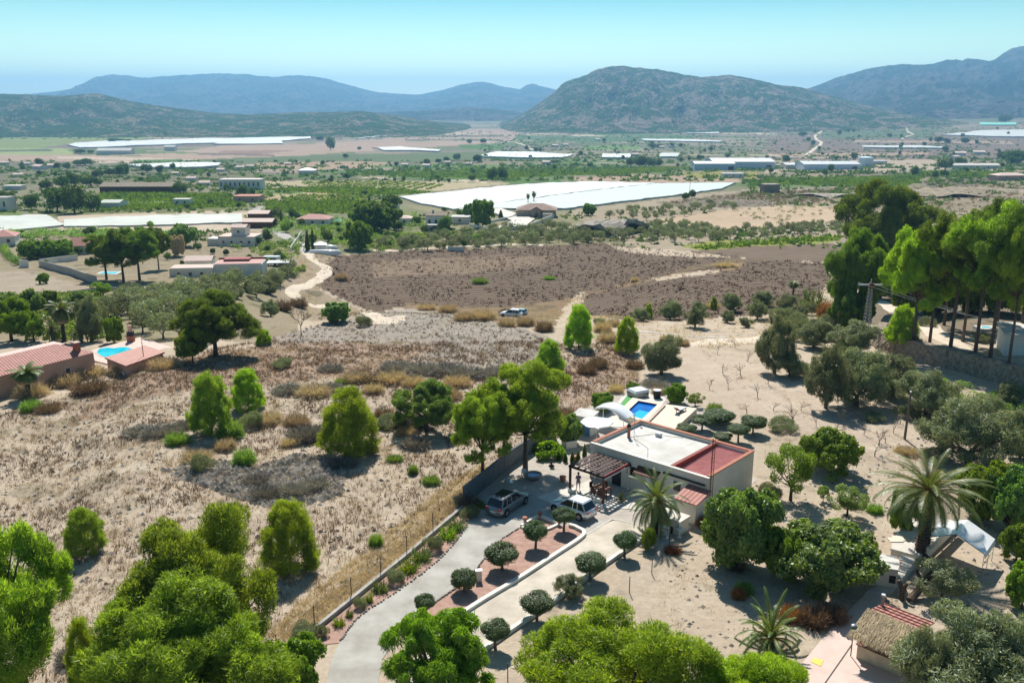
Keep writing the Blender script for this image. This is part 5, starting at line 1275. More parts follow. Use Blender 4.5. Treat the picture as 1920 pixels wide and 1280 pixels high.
# industrial halls
def hall(label, px, py, w, d, h, rh, wm, rm, rot=0, doors=1):
    p = G(px, py); s = mpp(p); t = thing('warehouse', label, 'warehouse', p, rot); W = w * s / 2
    gablewall(MB(), -W, W, 0, d, -2, h, rh).build('wall', wm, t); gable(MB(), -W, W, 0, d, h + .05, rh, .3).build('roof', rm, t)
    for k in range(doors):
        x = W * (.8 - .5 * k); MB().box(x - 3, x + 3, -.06, -.001, -.5, h * .6).build('door', M['glass'], t)
    return t
hb = mat('pale_blue_cladding', (0.58, 0.68, 0.74), .6, (0.52, 0.62, 0.70), .1)
hall('big pale blue warehouse with white shallow roof, taller left one', 1395, 318, 116, 50, 9, 3, hb, M['zinc'])
hall('lower pale blue warehouse in front of the big one', 1340, 319, 76, 22, 7, 2, hb, M['zinc'])
hall('long pale blue warehouse touching the round tank', 1560, 318, 106, 36, 6, 2.5, hb, M['zinc'])
hall('small white warehouse left of the long blue one', 1497, 317, 48, 24, 5, 1.5, M['white'], M['zinc'])
p = G(1622, 313); t = thing('storage_tank', 'round silver storage tank at end of long warehouse', 'tank', p)
MB().lathe([(9, -2), (9, 12), (8.6, 12.3), (1, 13.5)], 24).build('tank_shell', hb, t); MB().tube([(9.6, 0, -1), (9.6, 0, 13)], .5, 6).build('ladder', M['yellow'], t)

# plastic and net covered crops
def cover(label, pts, h, m, name='crop_cover', cat='greenhouse', rows=0):
    W = [np.array(G(*q)) for q in pts]; t = thing(name, label, cat)
    # densify outline
    P = []
    for i in range(len(W)):
        a, b = W[i], W[(i + 1) % len(W)]; k = max(1, int(np.hypot(*(b - a)[:2]) / 25))
        for j in range(k): P.append((a + (b - a) * j / k)[:2])
    P = np.array(P); x0, y0 = P.min(0); x1, y1 = P.max(0)
    import bmesh
    bm = bmesh.new(); vs = [bm.verts.new((a, b, 0)) for a, b in P]; f = bm.faces.new(vs)
    st = max((x1 - x0), (y1 - y0)) / 46
    for k in range(1, int((x1 - x0) / st) + 1): bmesh.ops.bisect_plane(bm, geom=bm.verts[:] + bm.edges[:] + bm.faces[:], plane_co=(x0 + k * st, 0, 0), plane_no=(1, 0, 0))
    for k in range(1, int((y1 - y0) / st) + 1): bmesh.ops.bisect_plane(bm, geom=bm.verts[:] + bm.edges[:] + bm.faces[:], plane_co=(0, y0 + k * st, 0), plane_no=(0, 1, 0))
    X = np.array([v.co.x for v in bm.verts]); Y = np.array([v.co.y for v in bm.verts]); Z = terr(X, Y) + h * (1 + .05 * wob(X, Y, 60, 4))
    for v, z in zip(bm.verts, Z): v.co.z = z
    me = bpy.data.meshes.new('roof_sheet'); bm.normal_update(); bm.to_mesh(me); bm.free(); me.materials.append(m)
    me.polygons.foreach_set('use_smooth', np.ones(len(me.polygons), bool))
    link('roof_sheet', me, t)
    mb = MB()
    for i in range(len(P)):
        a, b = P[i], P[(i + 1) % len(P)]; za, zb = float(terr(*a)), float(terr(*b))
        mb.add([(a[0], a[1], za - .5), (b[0], b[1], zb - .5), (b[0], b[1], zb + h - .05), (a[0], a[1], za + h - .05)], [(0, 1, 2, 3)])
    mb.build('side_sheet', m, t)
cover('huge white plastic crop cover, whiter rear part, valley centre', [(749, 371), (900, 354), (1035, 344), (1108, 342), (1230, 345.5), (1100, 360), (960, 379), (850, 395), (790, 384)], .9, M['sheet'])
cover('greyer mint front part of the huge central crop cover', [(1233, 345.6), (1290, 345), (1380, 345), (1353, 356), (1245, 371), (1057, 394), (960, 394), (853, 396), (961, 380), (1101, 361)], 1.0, striped('mint_sheeting', (0.39, 0.46, 0.43), (0.47, 0.53, 0.505), 7.0, 'Y', .3))
cover('pale netting over crops at far left, larger left piece', [(-120, 412), (0, 407), (88, 405), (125, 424), (0, 436), (-120, 440)], .7, M['net'])
cover('long pale netting strip over crops, mid left', [(120, 414), (250, 408), (453, 403), (455, 419), (300, 424), (120, 427)], .7, M['net'])
cover('very long white crop cover on the far left plain', [(127, 273), (150, 269), (330, 263), (582, 257.5), (583, 261), (520, 266), (400, 270), (150, 279)], 3, M['plastic'])
cover('white crop cover wedge in front of the very long one', [(430, 264), (528, 264), (530, 271), (400, 272)], 3.2, M['plastic'])
cover('bright white crop cover left of the round vine patch', [(698, 279), (750, 277), (828, 283), (822, 286), (720, 284)], 3, M['plastic'])
cover('bright white oval crop cover in the valley centre', [(902, 294), (930, 287), (1000, 287), (1075, 292), (1055, 298), (908, 297)], 3, M['plastic'])
cover('white greenhouse left of the round dark tree clump', [(1130, 291), (1186, 291), (1180, 299), (1128, 298)], 3, M['plastic'])
cover('grey white greenhouse right of the round dark tree clump', [(1238, 290), (1275, 290), (1270, 297), (1236, 297)], 3, M['net'])
cover('thin white crop cover strip below central hill, right', [(1200, 262), (1300, 263), (1355, 266), (1350, 268), (1210, 265)], 3, M['plastic'])
cover('white crop cover below central hill foot', [(1255, 247), (1345, 248), (1349, 251), (1290, 251)], 3, M['plastic'])
cover('thin white crop cover across the right plain', [(1616, 275), (1700, 275), (1770, 278), (1765, 280), (1620, 278)], 3, M['plastic'])
cover('wide white crop cover at right edge of plain', [(1765, 254), (1840, 246), (1990, 244), (1990, 258), (1900, 258)], 3, M['plastic'])
cover('green netted greenhouse at far right plain', [(1836, 231), (1905, 231), (1905, 236), (1838, 236)], 4, mat('green_net', (0.20, 0.55, 0.42), .7))
cover('thin white crop cover behind village at left', [(238, 313), (262, 311), (415, 309), (410, 314), (280, 318)], 3, M['plastic'])
cover('small bright white crop cover right of the green orchard', [(1310, 232), (1340, 231), (1345, 233), (1312, 234)], 3, M['plastic'])
cover('narrow white crop cover on distant slope at right', [(1582, 222), (1645, 220), (1645, 223), (1585, 225)], 3, M['plastic'])
for i, x in enumerate([668, 690, 712, 734, 757, 780, 803, 826]):
    y = 262 - (x - 668) * 0.115
    cover('short white crop cover in the stepped row left of central hill', [(x, y), (x + 21, y - 3.5), (x + 27, y - 4), (x + 5, y)], 3, M['plastic'], name='crop_cover')
    bpy.data.objects[-1] if False else None
for o in list(C.objects):
    if o.get('label', '').startswith('short white crop cover in the stepped'): o['group'] = 'stepped row of crop covers'
# aqua pool, blue pool
def smallpool(label, px, py, w, m, zo=0.0):
    p = G(px, py); s = mpp(p); t = thing('swimming_pool', label, 'pool', (p[0], p[1], p[2] + zo)); W = w * s / 2
    MB().box(-W - .8, W + .8, -W * .6 - .8, W * .6 + .8, -.5, .12).build('pool_surround', M['paleconc'], t); MB().box(-W, W, -W * .6, W * .6, .121, .14).build('water', m, t)
smallpool('pale aqua pool right of the pink-roofed house', 631, 413, 26, M['poolcyan'])
smallpool('light blue pool seen between the trunks of dark pine clump', 205, 512, 30, M['poolcyan'])
smallpool('blue pool behind the tall pines at right edge', 1848, 618, 16, M['poolcyan'], 0.3)
# white inflatable tunnels by the track
for i, (px, py, w, lb) in enumerate([(610, 477, 62, 'long white covered tube by track end, nearer one'), (618, 468, 32, 'shorter white covered tube behind the long one')]):
    p = G(px, py); s = mpp(p); t = thing('pipe_cover', lb, 'cover', p, .02); W = w * s / 2
    MB().tube([(-W, 0, .6), (-W + .8, 0, .9), (0, 0, .8), (W - 1, 0, .75), (W, 0, .4)], [.4, .8, .9, .75, .2], 10).build('tube_skin', M['whitepaint'], t, smooth=True)
    MB().box(-W * .9, W * .9, -1, 1, -.2, .25).build('tube_base', M['whitepaint'], t)

def wall(label, pts, h, m, w=.2, name='garden_wall', cat='wall', zo=0.0):
    t = thing(name, label, cat)
    for i in range(len(pts) - 1):
        A, B = G(*pts[i]), G(*pts[i + 1]); v = np.array(B) - np.array(A); L = np.hypot(v[0], v[1]); n_ = np.array([-v[1], v[0]]) / L * w / 2
        k = max(1, int(L / 8)); mb = MB()
        for j in range(k):
            a, b = np.array(A) + v * j / k, np.array(A) + v * (j + 1) / k; za, zb = float(terr(a[0], a[1])), float(terr(b[0], b[1]))
            vs = []
            for q, zq in ((a, za), (b, zb)):
                for s_ in (1, -1):
                    for dz in (-.6, h): vs.append((q[0] + s_ * n_[0], q[1] + s_ * n_[1], zq + dz))
            fs = [(1, 0, 4, 5), (3, 1, 5, 7), (2, 3, 7, 6)]
            if j == 0: fs.append((0, 1, 3, 2))
            if j == k - 1: fs.append((6, 7, 5, 4))
            mb.add(vs, fs)
        mb.build('wall_panel', m, t)
wall('grey wall with brown screen round the blue pool garden', [(74, 500), (104, 508), (135, 516), (182, 532)], 2.0, M['concrete'])
wall('long pale wall before the red-roofed white house', [(76, 497), (110, 492), (146, 488)], 1.8, M['white'])
wall('low grey wall beside the path below the pine clump', [(130, 552), (180, 545), (230, 545), (300, 545)], .8, M['concrete'])
wall('white wall piece by green hedge at left', [(37, 501), (54, 502)], 2.2, M['white'])
wall('white garden wall beside concrete lane near cypresses', [(545, 472), (556, 455), (566, 440)], 1.6, M['white'])
wall('white boundary wall right of the concrete lane', [(570, 470), (575, 452)], 1.8, M['white'])
wall('pale wall in front of the olive grove, centre', [(840, 470), (870, 471)], 1.6, M['white'])
# retaining wall of dry stone
def retaining():
    t = thing('retaining_wall', 'long dry stone retaining wall below the tall pines', 'wall')
    W = PLATW[:7]; pts = [np.array(PLATW[12])] + [np.array(w_) for w_ in W]; P = smoothline(pts, 14)
    P = np.array(P); tg = np.gradient(P, axis=0); tg /= np.linalg.norm(tg, axis=1)[:, None]; nr = np.stack([tg[:, 1], -tg[:, 0]], -1)
    H = 7; vs = []
    rr = np.random.RandomState(8)
    for i in range(len(P)):
        zb = float(terr0(P[i][0], P[i][1]))
        for k in range(H + 1):
            f = k / H; off = .55 * (1 - f) + .06 * rr.randn() if 0 < k < H else .55 * (1 - f); q = P[i] + nr[i] * off
            vs.append((q[0], q[1], zb - .4 + (3.1 + .1 * rr.randn() * (k == H)) * f))
        q = P[i] - nr[i] * 1.3; vs.append((q[0], q[1], zb + 2.72))
    fs = []; K = H + 2
    for i in range(len(P) - 1):
        for k in range(K - 1): fs.append((i * K + k, (i + 1) * K + k, (i + 1) * K + k + 1, i * K + k + 1))
    MB().add(vs, fs).build('stonework', M['stone'], t)
retaining()
# rocky bank by tan villa
def bank(label, pts, h, d, seed, m):
    W = [np.array(G(*q)) for q in pts]; P = np.array(smoothline([w_[:2] for w_ in W], 10)); tg = np.gradient(P, axis=0); tg /= np.linalg.norm(tg, axis=1)[:, None]; nr = np.stack([tg[:, 1], -tg[:, 0]], -1)
    r = np.random.RandomState(seed); K = 10; vs = []
    for i in range(len(P)):
        e = math.sin(math.pi * min(1, max(0, i / (len(P) - 1)))) ** .5 if 0 < i < len(P) - 1 else 0
        for k in range(K):
            f = k / (K - 1); zz = min(1, f * 2.2) ** 1.3; zz *= 1 if f < .7 else (1 - (f - .7) / .3 * .9)
            q = P[i] - nr[i] * (d * f + .8 * math.sin(i * .9 + k) * (0 < k < K - 1)); z = float(terr(q[0], q[1]))
            vs.append((q[0], q[1], z - .3 + h * zz * e * (1 + .12 * r.randn())))
    fs = []
    for i in range(len(P) - 1):
        for k in range(K - 1): fs.append((i * K + k, (i + 1) * K + k, (i + 1) * K + k + 1, i * K + k + 1))
    tag(MB().add(vs, fs).build('rock_bank', m), kind='structure')
bank('', [(1046, 424), (1080, 432), (1110, 440), (1135, 446), (1165, 446), (1185, 436), (1186, 420)], 5, 26, 1, M['rock'])
bank('', [(1300, 392), (1340, 390), (1390, 388), (1440, 386), (1480, 380)], 3, 30, 2, mat('dark_bank', (0.24, 0.19, 0.14), .95, (0.12, 0.095, 0.065), .3, .8, bscale=1))
bank('', [(1500, 366), (1560, 372), (1600, 366)], 2.2, 34, 3, M['rock'])
bank('', [(1690, 356), (1740, 372), (1800, 366), (1860, 362), (1930, 366)], 3, 40, 4, mat('tan_bank', (0.34, 0.27, 0.19), .95, (0.17, 0.14, 0.09), .3, .8, bscale=1))
# power poles
def tower():
    p = G(1622, 640); h = topz(p[1], 535) - p[2]; t = thing('lattice_pylon', 'grey lattice electricity pylon before the dark pines', 'pylon', p)
    mb = MB(); a0, a1 = .55, .22
    for sx_ in (-1, 1):
        for sy in (-1, 1): mb.tube([(sx_ * a0, sy * a0, 0), (sx_ * a1, sy * a1, h)], .05, 4)
    mb.build('pylon_legs', M['metal'], t)
    mb = MB(); n = 16
    for i in range(n):
        f0, f1 = i / n, (i + 1) / n; r0, r1 = a0 + (a1 - a0) * f0, a0 + (a1 - a0) * f1
        for (ax, ay, bx, by) in ((-1, -1, 1, -1), (1, -1, 1, 1), (1, 1, -1, 1), (-1, 1, -1, -1)):
            mb.tube([(ax * r0, ay * r0, h * f0), (bx * r1, by * r1, h * f1)], .03, 3); mb.tube([(ax * r1, ay * r1, h * f1), (bx * r1, by * r1, h * f1)], .03, 3)
    mb.build('bracing', M['metal'], t)
    c = MB(); c.box(-2.0, 2.0, -.12, .12, h, h + .18); c.tube([(0, 0, h), (0, 0, h + 1)], .08, 5); c.build('crossarm', M['zinc'], t)
    for x in (-1.9, -.2, 1.9): MB().lathe([(.05, h + .18), (.12, h + .25), (.05, h + .32), (.12, h + .4), (.04, h + .5)], 8, (x, 0)).build('insulator', M['bluepaint'], t)
    MB().box(-.35, .35, -.5, -.2, h - .4, h + .4).build('transformer', M['wood'], t)
    w = thing('power_line', 'thin power cables strung from pylon toward right photo edge', 'cable')
    for k, x in enumerate((-1.9, -.2, 1.9)):
        A = Vector((p[0] + x, p[1], p[2] + h + .5)); E = Vector(AT(2150, 655 + 9 * k, p[1] - 32)); pts = []
        for i in range(25):
            f = i / 24; q = A.lerp(E, f); q.z -= 2.2 * 4 * f * (1 - f) * .5; pts.append(q)
        MB().tube(pts, .013, 4).build('cable', M['zinc'], w)
        B = Vector(AT(1500, 532 + 2 * k, p[1] + 60)); pts = [A.lerp(B, i / 12) - Vector((0, 0, 1.2 * 4 * (i / 12) * (1 - i / 12))) for i in range(13)]
        MB().tube(pts, .011, 4).build('cable', M['iron'], w)
tower()
def pole(px, py, ty, label, arm=False):
    p = G(px, py); h = topz(p[1], ty) - p[2]; t = thing('utility_pole', label, 'pole', p)
    MB().tube([(0, 0, -.3), (.1, 0, h)], [.15, .10], 8).build('shaft', M['greybark'], t)
    if arm: MB().box(-1, 1, -.06, .06, h - .4, h - .28).build('crossarm', M['wood'], t)
    else: MB().lathe([(.11, h), (.12, h + .08), (.02, h + .12)], 8, (.1, 0)).build('pole_cap', M['zinc'], t)
pole(1696, 823, 735, 'plain wooden pole standing alone in bare orchard at right')
pole(1293, 362, 331, 'thin pole in front of the right end of huge white cover', True)
pole(661, 408, 380, 'dark pole among garden trees beside aqua pool', True)
pole(268, 495, 470, 'short pole beside the dark pine clump', False)
pole(367, 458, 438, 'wooden pole left of the two-storey white house', True)
pole(1565, 340, 318, 'thin pole before the long pale blue warehouse', True)

# ------------------------------------------------------------------ bottom right garden
flat('patio', [(1622, 1113), (1560, 1175), (1509, 1236), (1470, 1284), (1440, 1330), (1750, 1340), (1700, 1270), (1650, 1150), (1664, 1112)], 0.05, M['pinkpave'])
tag(MB().prism(q4([(1510, 1330), (1597, 1206), (1599, 1207.5), (1513, 1331)], .06), .052, .06).build('drain_channel', M['iron']), 'thin dark drain line across pinkish patio', 'drain')
tag(MB().prism(q4([(1521, 1240), (1526, 1232), (1544, 1237), (1539, 1248)], .07), .053, .075).build('door_mat', M['yellow']), 'yellow mat lying on the pinkish patio', 'mat')
flat('path', [(1621, 1112), (1632, 1102), (1650, 1098), (1685, 1070), (1700, 1056), (1712, 1064), (1700, 1085), (1668, 1112)], 0.065, M['paleconc'])
def steps():
    t = thing('steps', 'rough pale concrete steps beside small white block hut', 'steps'); a = np.array(PZ(1655, 1108, 0)[:2]); b = np.array(PZ(1702, 1058, 0)[:2]); d = b - a; n_ = np.array([-d[1], d[0]]) / np.linalg.norm(d)
    for k in range(7):
        q0, q1 = a + d * k / 7, a + d * (k + 1) / 7
        MB().prism([q0 + n_ * .6, q1 + n_ * .6, q1 - n_ * .6, q0 - n_ * .6], 0, .12 + .09 * k).build('step', M['paleconc'], t)
steps()
def hut():
    t = thing('hut', 'small white block hut with flat pale roof by concrete steps', 'hut', PZ(1650, 1100, 0), math.radians(-22))
    MB().box(-1.25, 1.1, 0, 2.0, 0, 1.55).build('wall', M['white'], t); MB().box(-1.35, 1.2, -.1, 2.1, 1.552, 1.68).build('roof', M['whiteroof'], t)
    MB().box(.55, 1.0, -.03, -.001, .5, 1.1).build('opening', M['black'], t)
    MB().tube([(1.12, -.02, 1.7), (1.25, 1.0, 1.7), (1.1, 2.1, 1.75)], .035, 5).build('pipe', M['terracotta'], t)
hut()
def platform():
    t = thing('platform', 'raised ruined slab platform behind right date palm', 'platform')
    P = q4([(1671, 1028), (1723, 1042), (1740, 1028), (1797, 978), (1740, 962), (1700, 978), (1672, 1012)], .7)
    MB().prism(P, 0, .7).build('platform_base', M['paleconc'], t)
    MB().prism(q4([(1736, 1024), (1792, 974), (1799, 978), (1745, 1031)], 1.25), .701, 1.25).build('side_wall', M['white'], t)
    for i, (a, b, s_) in enumerate(((1700, 1002, .8), (1688, 1008, .6), (1679, 1011, .55), (1748, 1006, .5), (1735, 990, .6))):
        q = PZ(a, b, .75); MB().box(q[0] - s_, q[0] + s_, q[1] - s_ * .7, q[1] + s_ * .7, .702 + .001 * i, .76 + .004 * i).build('loose_slab', M['cream'] if i else M['whiteroof'], t)
platform()
def tunnel():
    o = PZ(1795, 1050, 0); t = thing('tent_frame', 'open white canvas tent roof on thin metal frame at right', 'tent', o, math.radians(-40))
    w, l, he, hr = 2.1, 1.6, 1.9, 2.9
    vs = []
    for y in (-l, l):
        vs += [(-w, y, he), (-w * .0, y, hr), (w, y, he), (w + .08, y, he - .35)]
    fs = [(0, 4, 5, 1), (1, 5, 6, 2), (2, 6, 7, 3)]
    so = MB().add(vs, fs).build('canvas', M['whitepaint'], t); sm = so.modifiers.new('thick', 'SOLIDIFY'); sm.thickness = .03
    for y in (-l, 0, l):
        MB().tube([(-w, y, 0), (-w, y, he), (0, y, hr - .03), (w, y, he), (w, y, 0)], .025, 5).build('frame_arch', M['metal'], t)
    for x in (-w, w): MB().tube([(x, -l, .9), (x, l, .9)], .02, 5).build('frame_rail', M['metal'], t)
tunnel()
def kiosk():
    a = PZ(1605, 1234, 0); b = PZ(1687, 1270, 0); rz = math.atan2(b[1] - a[1], b[0] - a[0]); L = math.hypot(b[0] - a[0], b[1] - a[1])
    t = thing('garden_bar', 'cream garden bar with thatched and tiled roof on patio', 'garden bar', (a[0], a[1], 0.04), rz)
    D = 3.0; h = 1.0
    w = MB(); w.box(0, L, 0, .18, 0, h); w.box(0, .18, .182, D, 0, h); w.box(L - .18, L, .182, D, 0, h); w.build('counter', mat('cream_render', (0.62, 0.52, 0.38), .9), t)
    c = MB(); c.box(-.08, L + .08, -.1, .3, h + .002, h + .06); c.box(-.08, .3, .302, D, h + .002, h + .058); c.build('counter_top', M['wood'], t)
    wbox(t, 0, L, D + .002, D + .2, 0, 2.1, M['white'], 'back_wall')
    for x in (.1, L - .1):
        MB().tube([(x, .25, h), (x, .25, 1.95)], .06, 6).build('post', M['wood'], t)
    MB().box(.4, 1.1, 1.2, 1.8, 0, 1.2).build('shelf_unit', M['darkwood'], t)
    # thatch: many drooping bundles
    r = np.random.RandomState(5); V = []
    for i in range(5200):
        y = 1.9 - 2.4 * r.rand(); x = -.35 + (L + .7) * r.rand(); z = 1.93 + .30 * (y + .5) + r.rand() * .14
        p0 = np.array([x, y, z]); dr = np.array([r.uniform(-.28, .28), -1, -.30 - .35 * r.rand()]); dr /= np.linalg.norm(dr); Ln = r.uniform(.35, .8)
        sd = np.array([.022, 0, .012 * r.randn()]); V.append([p0 - sd, p0 + sd, p0 + dr * Ln])
    link('thatch', bulk('thatch', np.array(V), 3, FM['dry'], r.rand(len(V))), t)
    MB().add([(-.35, -.5, 1.88), (L + .35, -.5, 1.88), (L + .35, 1.9, 2.62), (-.35, 1.9, 2.62)], [(0, 1, 2, 3), (3, 2, 1, 0)][:1]).build('thatch_base', M['thatch'], t)
    MB().add([(-.3, 1.9, 2.55), (L + .2, 1.9, 2.55), (L + .2, D + 1.4, 2.05), (-.3, D + 1.4, 2.05), (-.3, 1.9, 2.45), (L + .2, 1.9, 2.45), (L + .2, D + 1.4, 1.95), (-.3, D + 1.4, 1.95)],
             [(0, 1, 2, 3), (7, 6, 5, 4), (0, 4, 5, 1), (2, 6, 7, 3), (3, 7, 4, 0), (1, 5, 6, 2)]).build('tiled_roof', M['tileX'], t)
    b_ = MB()
    for k in range(5): b_.box(-.3, L + .2, 1.95 + k * .55, 2.0 + k * .55, 2.56 - k * .112, 2.60 - k * .112)
    b_.build('batten', M['darkwood'], t)
    fl = MB().tube([(-.1, D + .6, 0), (-.1, D + .6, 2.9)], .1, 10).build('flue', M['metal'], t)
    MB().tube([(-.1, D + .6, 2.95), (-.1, D + .6, 3.1)], .14, 10).build('flue_cap', M['zinc'], fl)
    for k in range(9):
        x = .5 + k * (L - .9) / 9; MB().lathe([(.05, h + .061), (.06, h + .2), (.02, h + .28), (.02, h + .34)], 8, (x, .12)).build('bottle', M['black'] if k % 3 else M['whitepaint'], t)
kiosk()
t = thing('garden_lamp', 'slim rusty lamp post with green head on patio', 'lamp', PZ(1595, 1229, .05)); h = topz(PZ(1595, 1229, .05)[1], 1182) - .05
MB().tube([(0, 0, 0), (0, 0, h)], .035, 6).build('post', M['wood'], t); MB().lathe([(.05, h), (.16, h + .08), (.18, h + .28), (.06, h + .4)], 8).build('lamp_shade', M['green'], t)
MB().lathe([(.2, h + .402), (.12, h + .46), (.02, h + .5)], 8).build('lamp_cap', M['metal'], t)
t = thing('rooftop', 'small corner of a white roof at bottom left edge', 'roof', PZ(205, 1292, 3))
MB().add([(-1, -1, 0), (1.2, -1, 0), (1.2, 1, 0), (-1, 1, 0), (.1, -1, .7), (.1, 1, .7)], [(0, 4, 5, 3), (4, 1, 2, 5), (0, 1, 4), (2, 3, 5)]).build('roof_sheet', M['whiteroof'], t)
MB().box(-.8, 1.0, -.8, .8, -3.2, -.01).build('wall', M['white'], t)
# building with flat roof among pines, right edge
t, s_ = bld('house', 'long pale flat-roofed building behind tall pine trunks', 'house', 1945, 668, -.35)
wbox(t, -4, 14, 0, 7, -1, 2.6, M['white']); MB().box(-4.3, 14.3, -.3, 7.3, 2.602, 2.8).build('roof', M['paleconc'], t)
# ------------------------------------------------------------------ vegetation meshes
def unit(v): return v / np.maximum(np.linalg.norm(v, axis=-1, keepdims=True), 1e-9)
def cloud(puffs, n, L, W, r, upb=0.2, spread=0.7, inner=0.25, droop=0.0, sq=1.0, shape='tri', lump=0.0):
    P = np.array(puffs, float); w = P[:, 3] ** 2; w /= w.sum()
    k = r.choice(len(P), n, p=w); c = P[k, :3]; R = P[k, 3]
    d = unit(r.randn(n, 3)); cen = P[:, :3].mean(0); out = unit(c - cen + 1e-6)
    # favour the side of each puff that faces outwards
    flip = ((d * out).sum(1) < -0.35) & (r.rand(n) < 0.75); d[flip] *= -1
    rad = np.where(r.rand(n) < inner, r.uniform(0.35, 0.85, n), r.uniform(0.82, 1.06, n))
    if lump: rad = rad * (1 + lump * wob(d[:, 0] * 3 + k, d[:, 1] * 3 + d[:, 2] * 3, 2.2, 3))
    p = c + d * (R * rad)[:, None] * np.array([1, 1, sq])
    nn = unit(d + 0.35 * out + r.randn(n, 3) * spread + np.array([0, 0, 0.2]))
    t = unit(np.cross(nn, r.randn(n, 3)) + np.array([0, 0, upb - droop]) + 0.5 * upb * d)
    s = unit(np.cross(nn, t)) * (W / 2) * r.uniform(0.7, 1.3, n)[:, None]
    l = (L * r.uniform(0.65, 1.3, n))[:, None]
    if shape == 'tri': V = np.stack([p - s, p + s, p + t * l], 1)
    else: V = np.stack([p, p + t * l * 0.5 + s, p + t * l, p + t * l * 0.5 - s], 1)
    return V, .5 * r.rand(n) + .5 * r.rand(len(P))[k]
def sub(puffs, r, k=11, f=.36, core=.62, zmin=-.45):
    P = np.array(puffs, float); cen = P[:, :3].mean(0); out = []
    for q in P:
        o = unit(q[:3] - cen + 1e-6)
        out.append((q[0], q[1], q[2], q[3] * core))
        n = 0; t = 0
        while n < k and t < 200:
            t += 1; d = unit(r.randn(3))
            if d[2] < zmin or (d @ o < -.5): continue
            R = q[3] * f * r.uniform(.65, 1.35); c = q[:3] + d * q[3] * r.uniform(.65, .95); out.append((c[0], c[1], c[2] + .08 * q[3], R)); n += 1
    return out
def ellpuffs(r, n, cz, rx, rz, r0, r1, zmin=-0.6, jit=0.15, core=5):
    out = []; i = 0
    while len(out) < n:
        d = unit(r.randn(3))
        if d[2] < zmin: continue
        if out and min(np.linalg.norm(d - o[4]) for o in out) < 1.5 / math.sqrt(n) and i < 4000: i += 1; continue
        q = d * np.array([rx, rx, rz]) * r.uniform(1 - jit, 1 + jit); out.append((q[0], q[1], cz + q[2], r.uniform(r0, r1), d))
    res = [o[:4] for o in out]
    for _ in range(core):
        d = r.randn(3) * 0.3; res.append((d[0] * rx, d[1] * rx, cz + d[2] * rz, (r0 + r1) * 0.7))
    return res
KIND = {}
def regkind(name, crown_me, trunk_me, w, h):
    if crown_me.name.startswith('crown'):
        co = np.empty(len(crown_me.vertices) * 3, np.float32); crown_me.vertices.foreach_get('co', co); co = co.reshape(-1, 3)
        w = float(np.percentile(np.hypot(co[:, 0], co[:, 1]), 97)) * 2; h = float(np.percentile(co[:, 2], 99.5))
    KIND[name] = (crown_me, trunk_me, w, h)
def limbs(puffs, base, fork, r0, r, m, n=9, lean=(0, 0)):
    mb = MB(); f = Vector((lean[0], lean[1], fork))
    mb.tube([(base[0], base[1], -0.3), (lean[0] * .3, lean[1] * .3, fork * .45), tuple(f)], [r0 * 1.25, r0, r0 * .75], 8)
    idx = r.choice(len(puffs), min(n, len(puffs)), replace=False)
    for i in idx:
        q = Vector(puffs[i][:3]); mid = f.lerp(q, 0.5) + Vector((0, 0, -0.08 * (q - f).length))
        mb.tube([tuple(f), tuple(mid), tuple(q)], [r0 * .5, r0 * .32, r0 * .1], 5)
    return mb.build('trunk', m, mesh_only=True, smooth=True)
def mk(name, puffs, n, L, W, m, w, h, trunk, seed, fork=1.5, r0=0.2, nl=9, **kw):
    r = np.random.RandomState(seed); V, a = cloud(puffs, n, L, W, r, **kw)
    me = bulk('crown', V, V.shape[1], FM[m], a)
    tm = limbs(puffs, (0, 0), fork, r0, r, M[trunk], nl) if trunk else None
    regkind(name, me, tm, w, h)
R_ = np.random.RandomState
for i in range(3):
    mk('pine_big%d' % i, sub(ellpuffs(R_(40 + i), 30, 5.1, 3.3, 3.1, 0.75, 1.55, -.75, .24), R_(i), 13, .36, .78), 130000, .27, .06, 'pine', 9.4, 9.4, 'pinebark', 50 + i, 2.6, .26, 16, upb=.7, spread=.55, lump=.12)
for i in range(3):
    P = []
    r = R_(60 + i)
    for z in np.linspace(.7, 4.9, 11):
        rr = 1.75 * (1 - (max(z - 1.3, 0) / 4.6) ** 1.7); k = max(2, int(rr * 5))
        for j in range(k):
            a = 6.28 * (j + r.rand()) / k; P.append((rr * math.cos(a) * r.uniform(.75, 1.1), rr * math.sin(a) * r.uniform(.75, 1.1), z + r.uniform(-.2, .2), r.uniform(.42, .68)))
    P = sub(P, R_(i + 5), 6, .42, .7) + [(0, 0, 5.1, .4), (0, 0, 1.6, .9), (0, 0, 2.8, .8), (0, 0, 4, .5)]
    mk('pine_young%d' % i, P, 36000, .26, .045, 'pinelime', 4.4, 5.5, 'pinebark', 70 + i, 1.2, .11, 10, upb=.9, spread=.55, lump=.1)
for i in range(2):
    P = sub(ellpuffs(R_(80 + i), 28, 10.4, 3.4, 2.3, .7, 1.45, -.4, .3) + ellpuffs(R_(82 + i), 15, 7.6, 2.7, 1.5, .5, .95, -1, .3, 0), R_(i + 9), 10)
    mk('pine_tall%d' % i, P, 60000, .32, .07, 'pine', 9.2, 13.6, 'pinebark', 85 + i, 7.5, .2, 16, upb=.6, spread=.55, lump=.12)
for i in range(2):
    mk('pine_med%d' % i, sub(ellpuffs(R_(86 + i), 30, 7.7, 3.2, 3.6, .75, 1.5, -.75, .28), R_(i + 12), 11), 100000, .27, .065, 'pine', 9.0, 12.4, 'pinebark', 88 + i, 4.5, .24, 16, upb=.7, spread=.55, lump=.12)
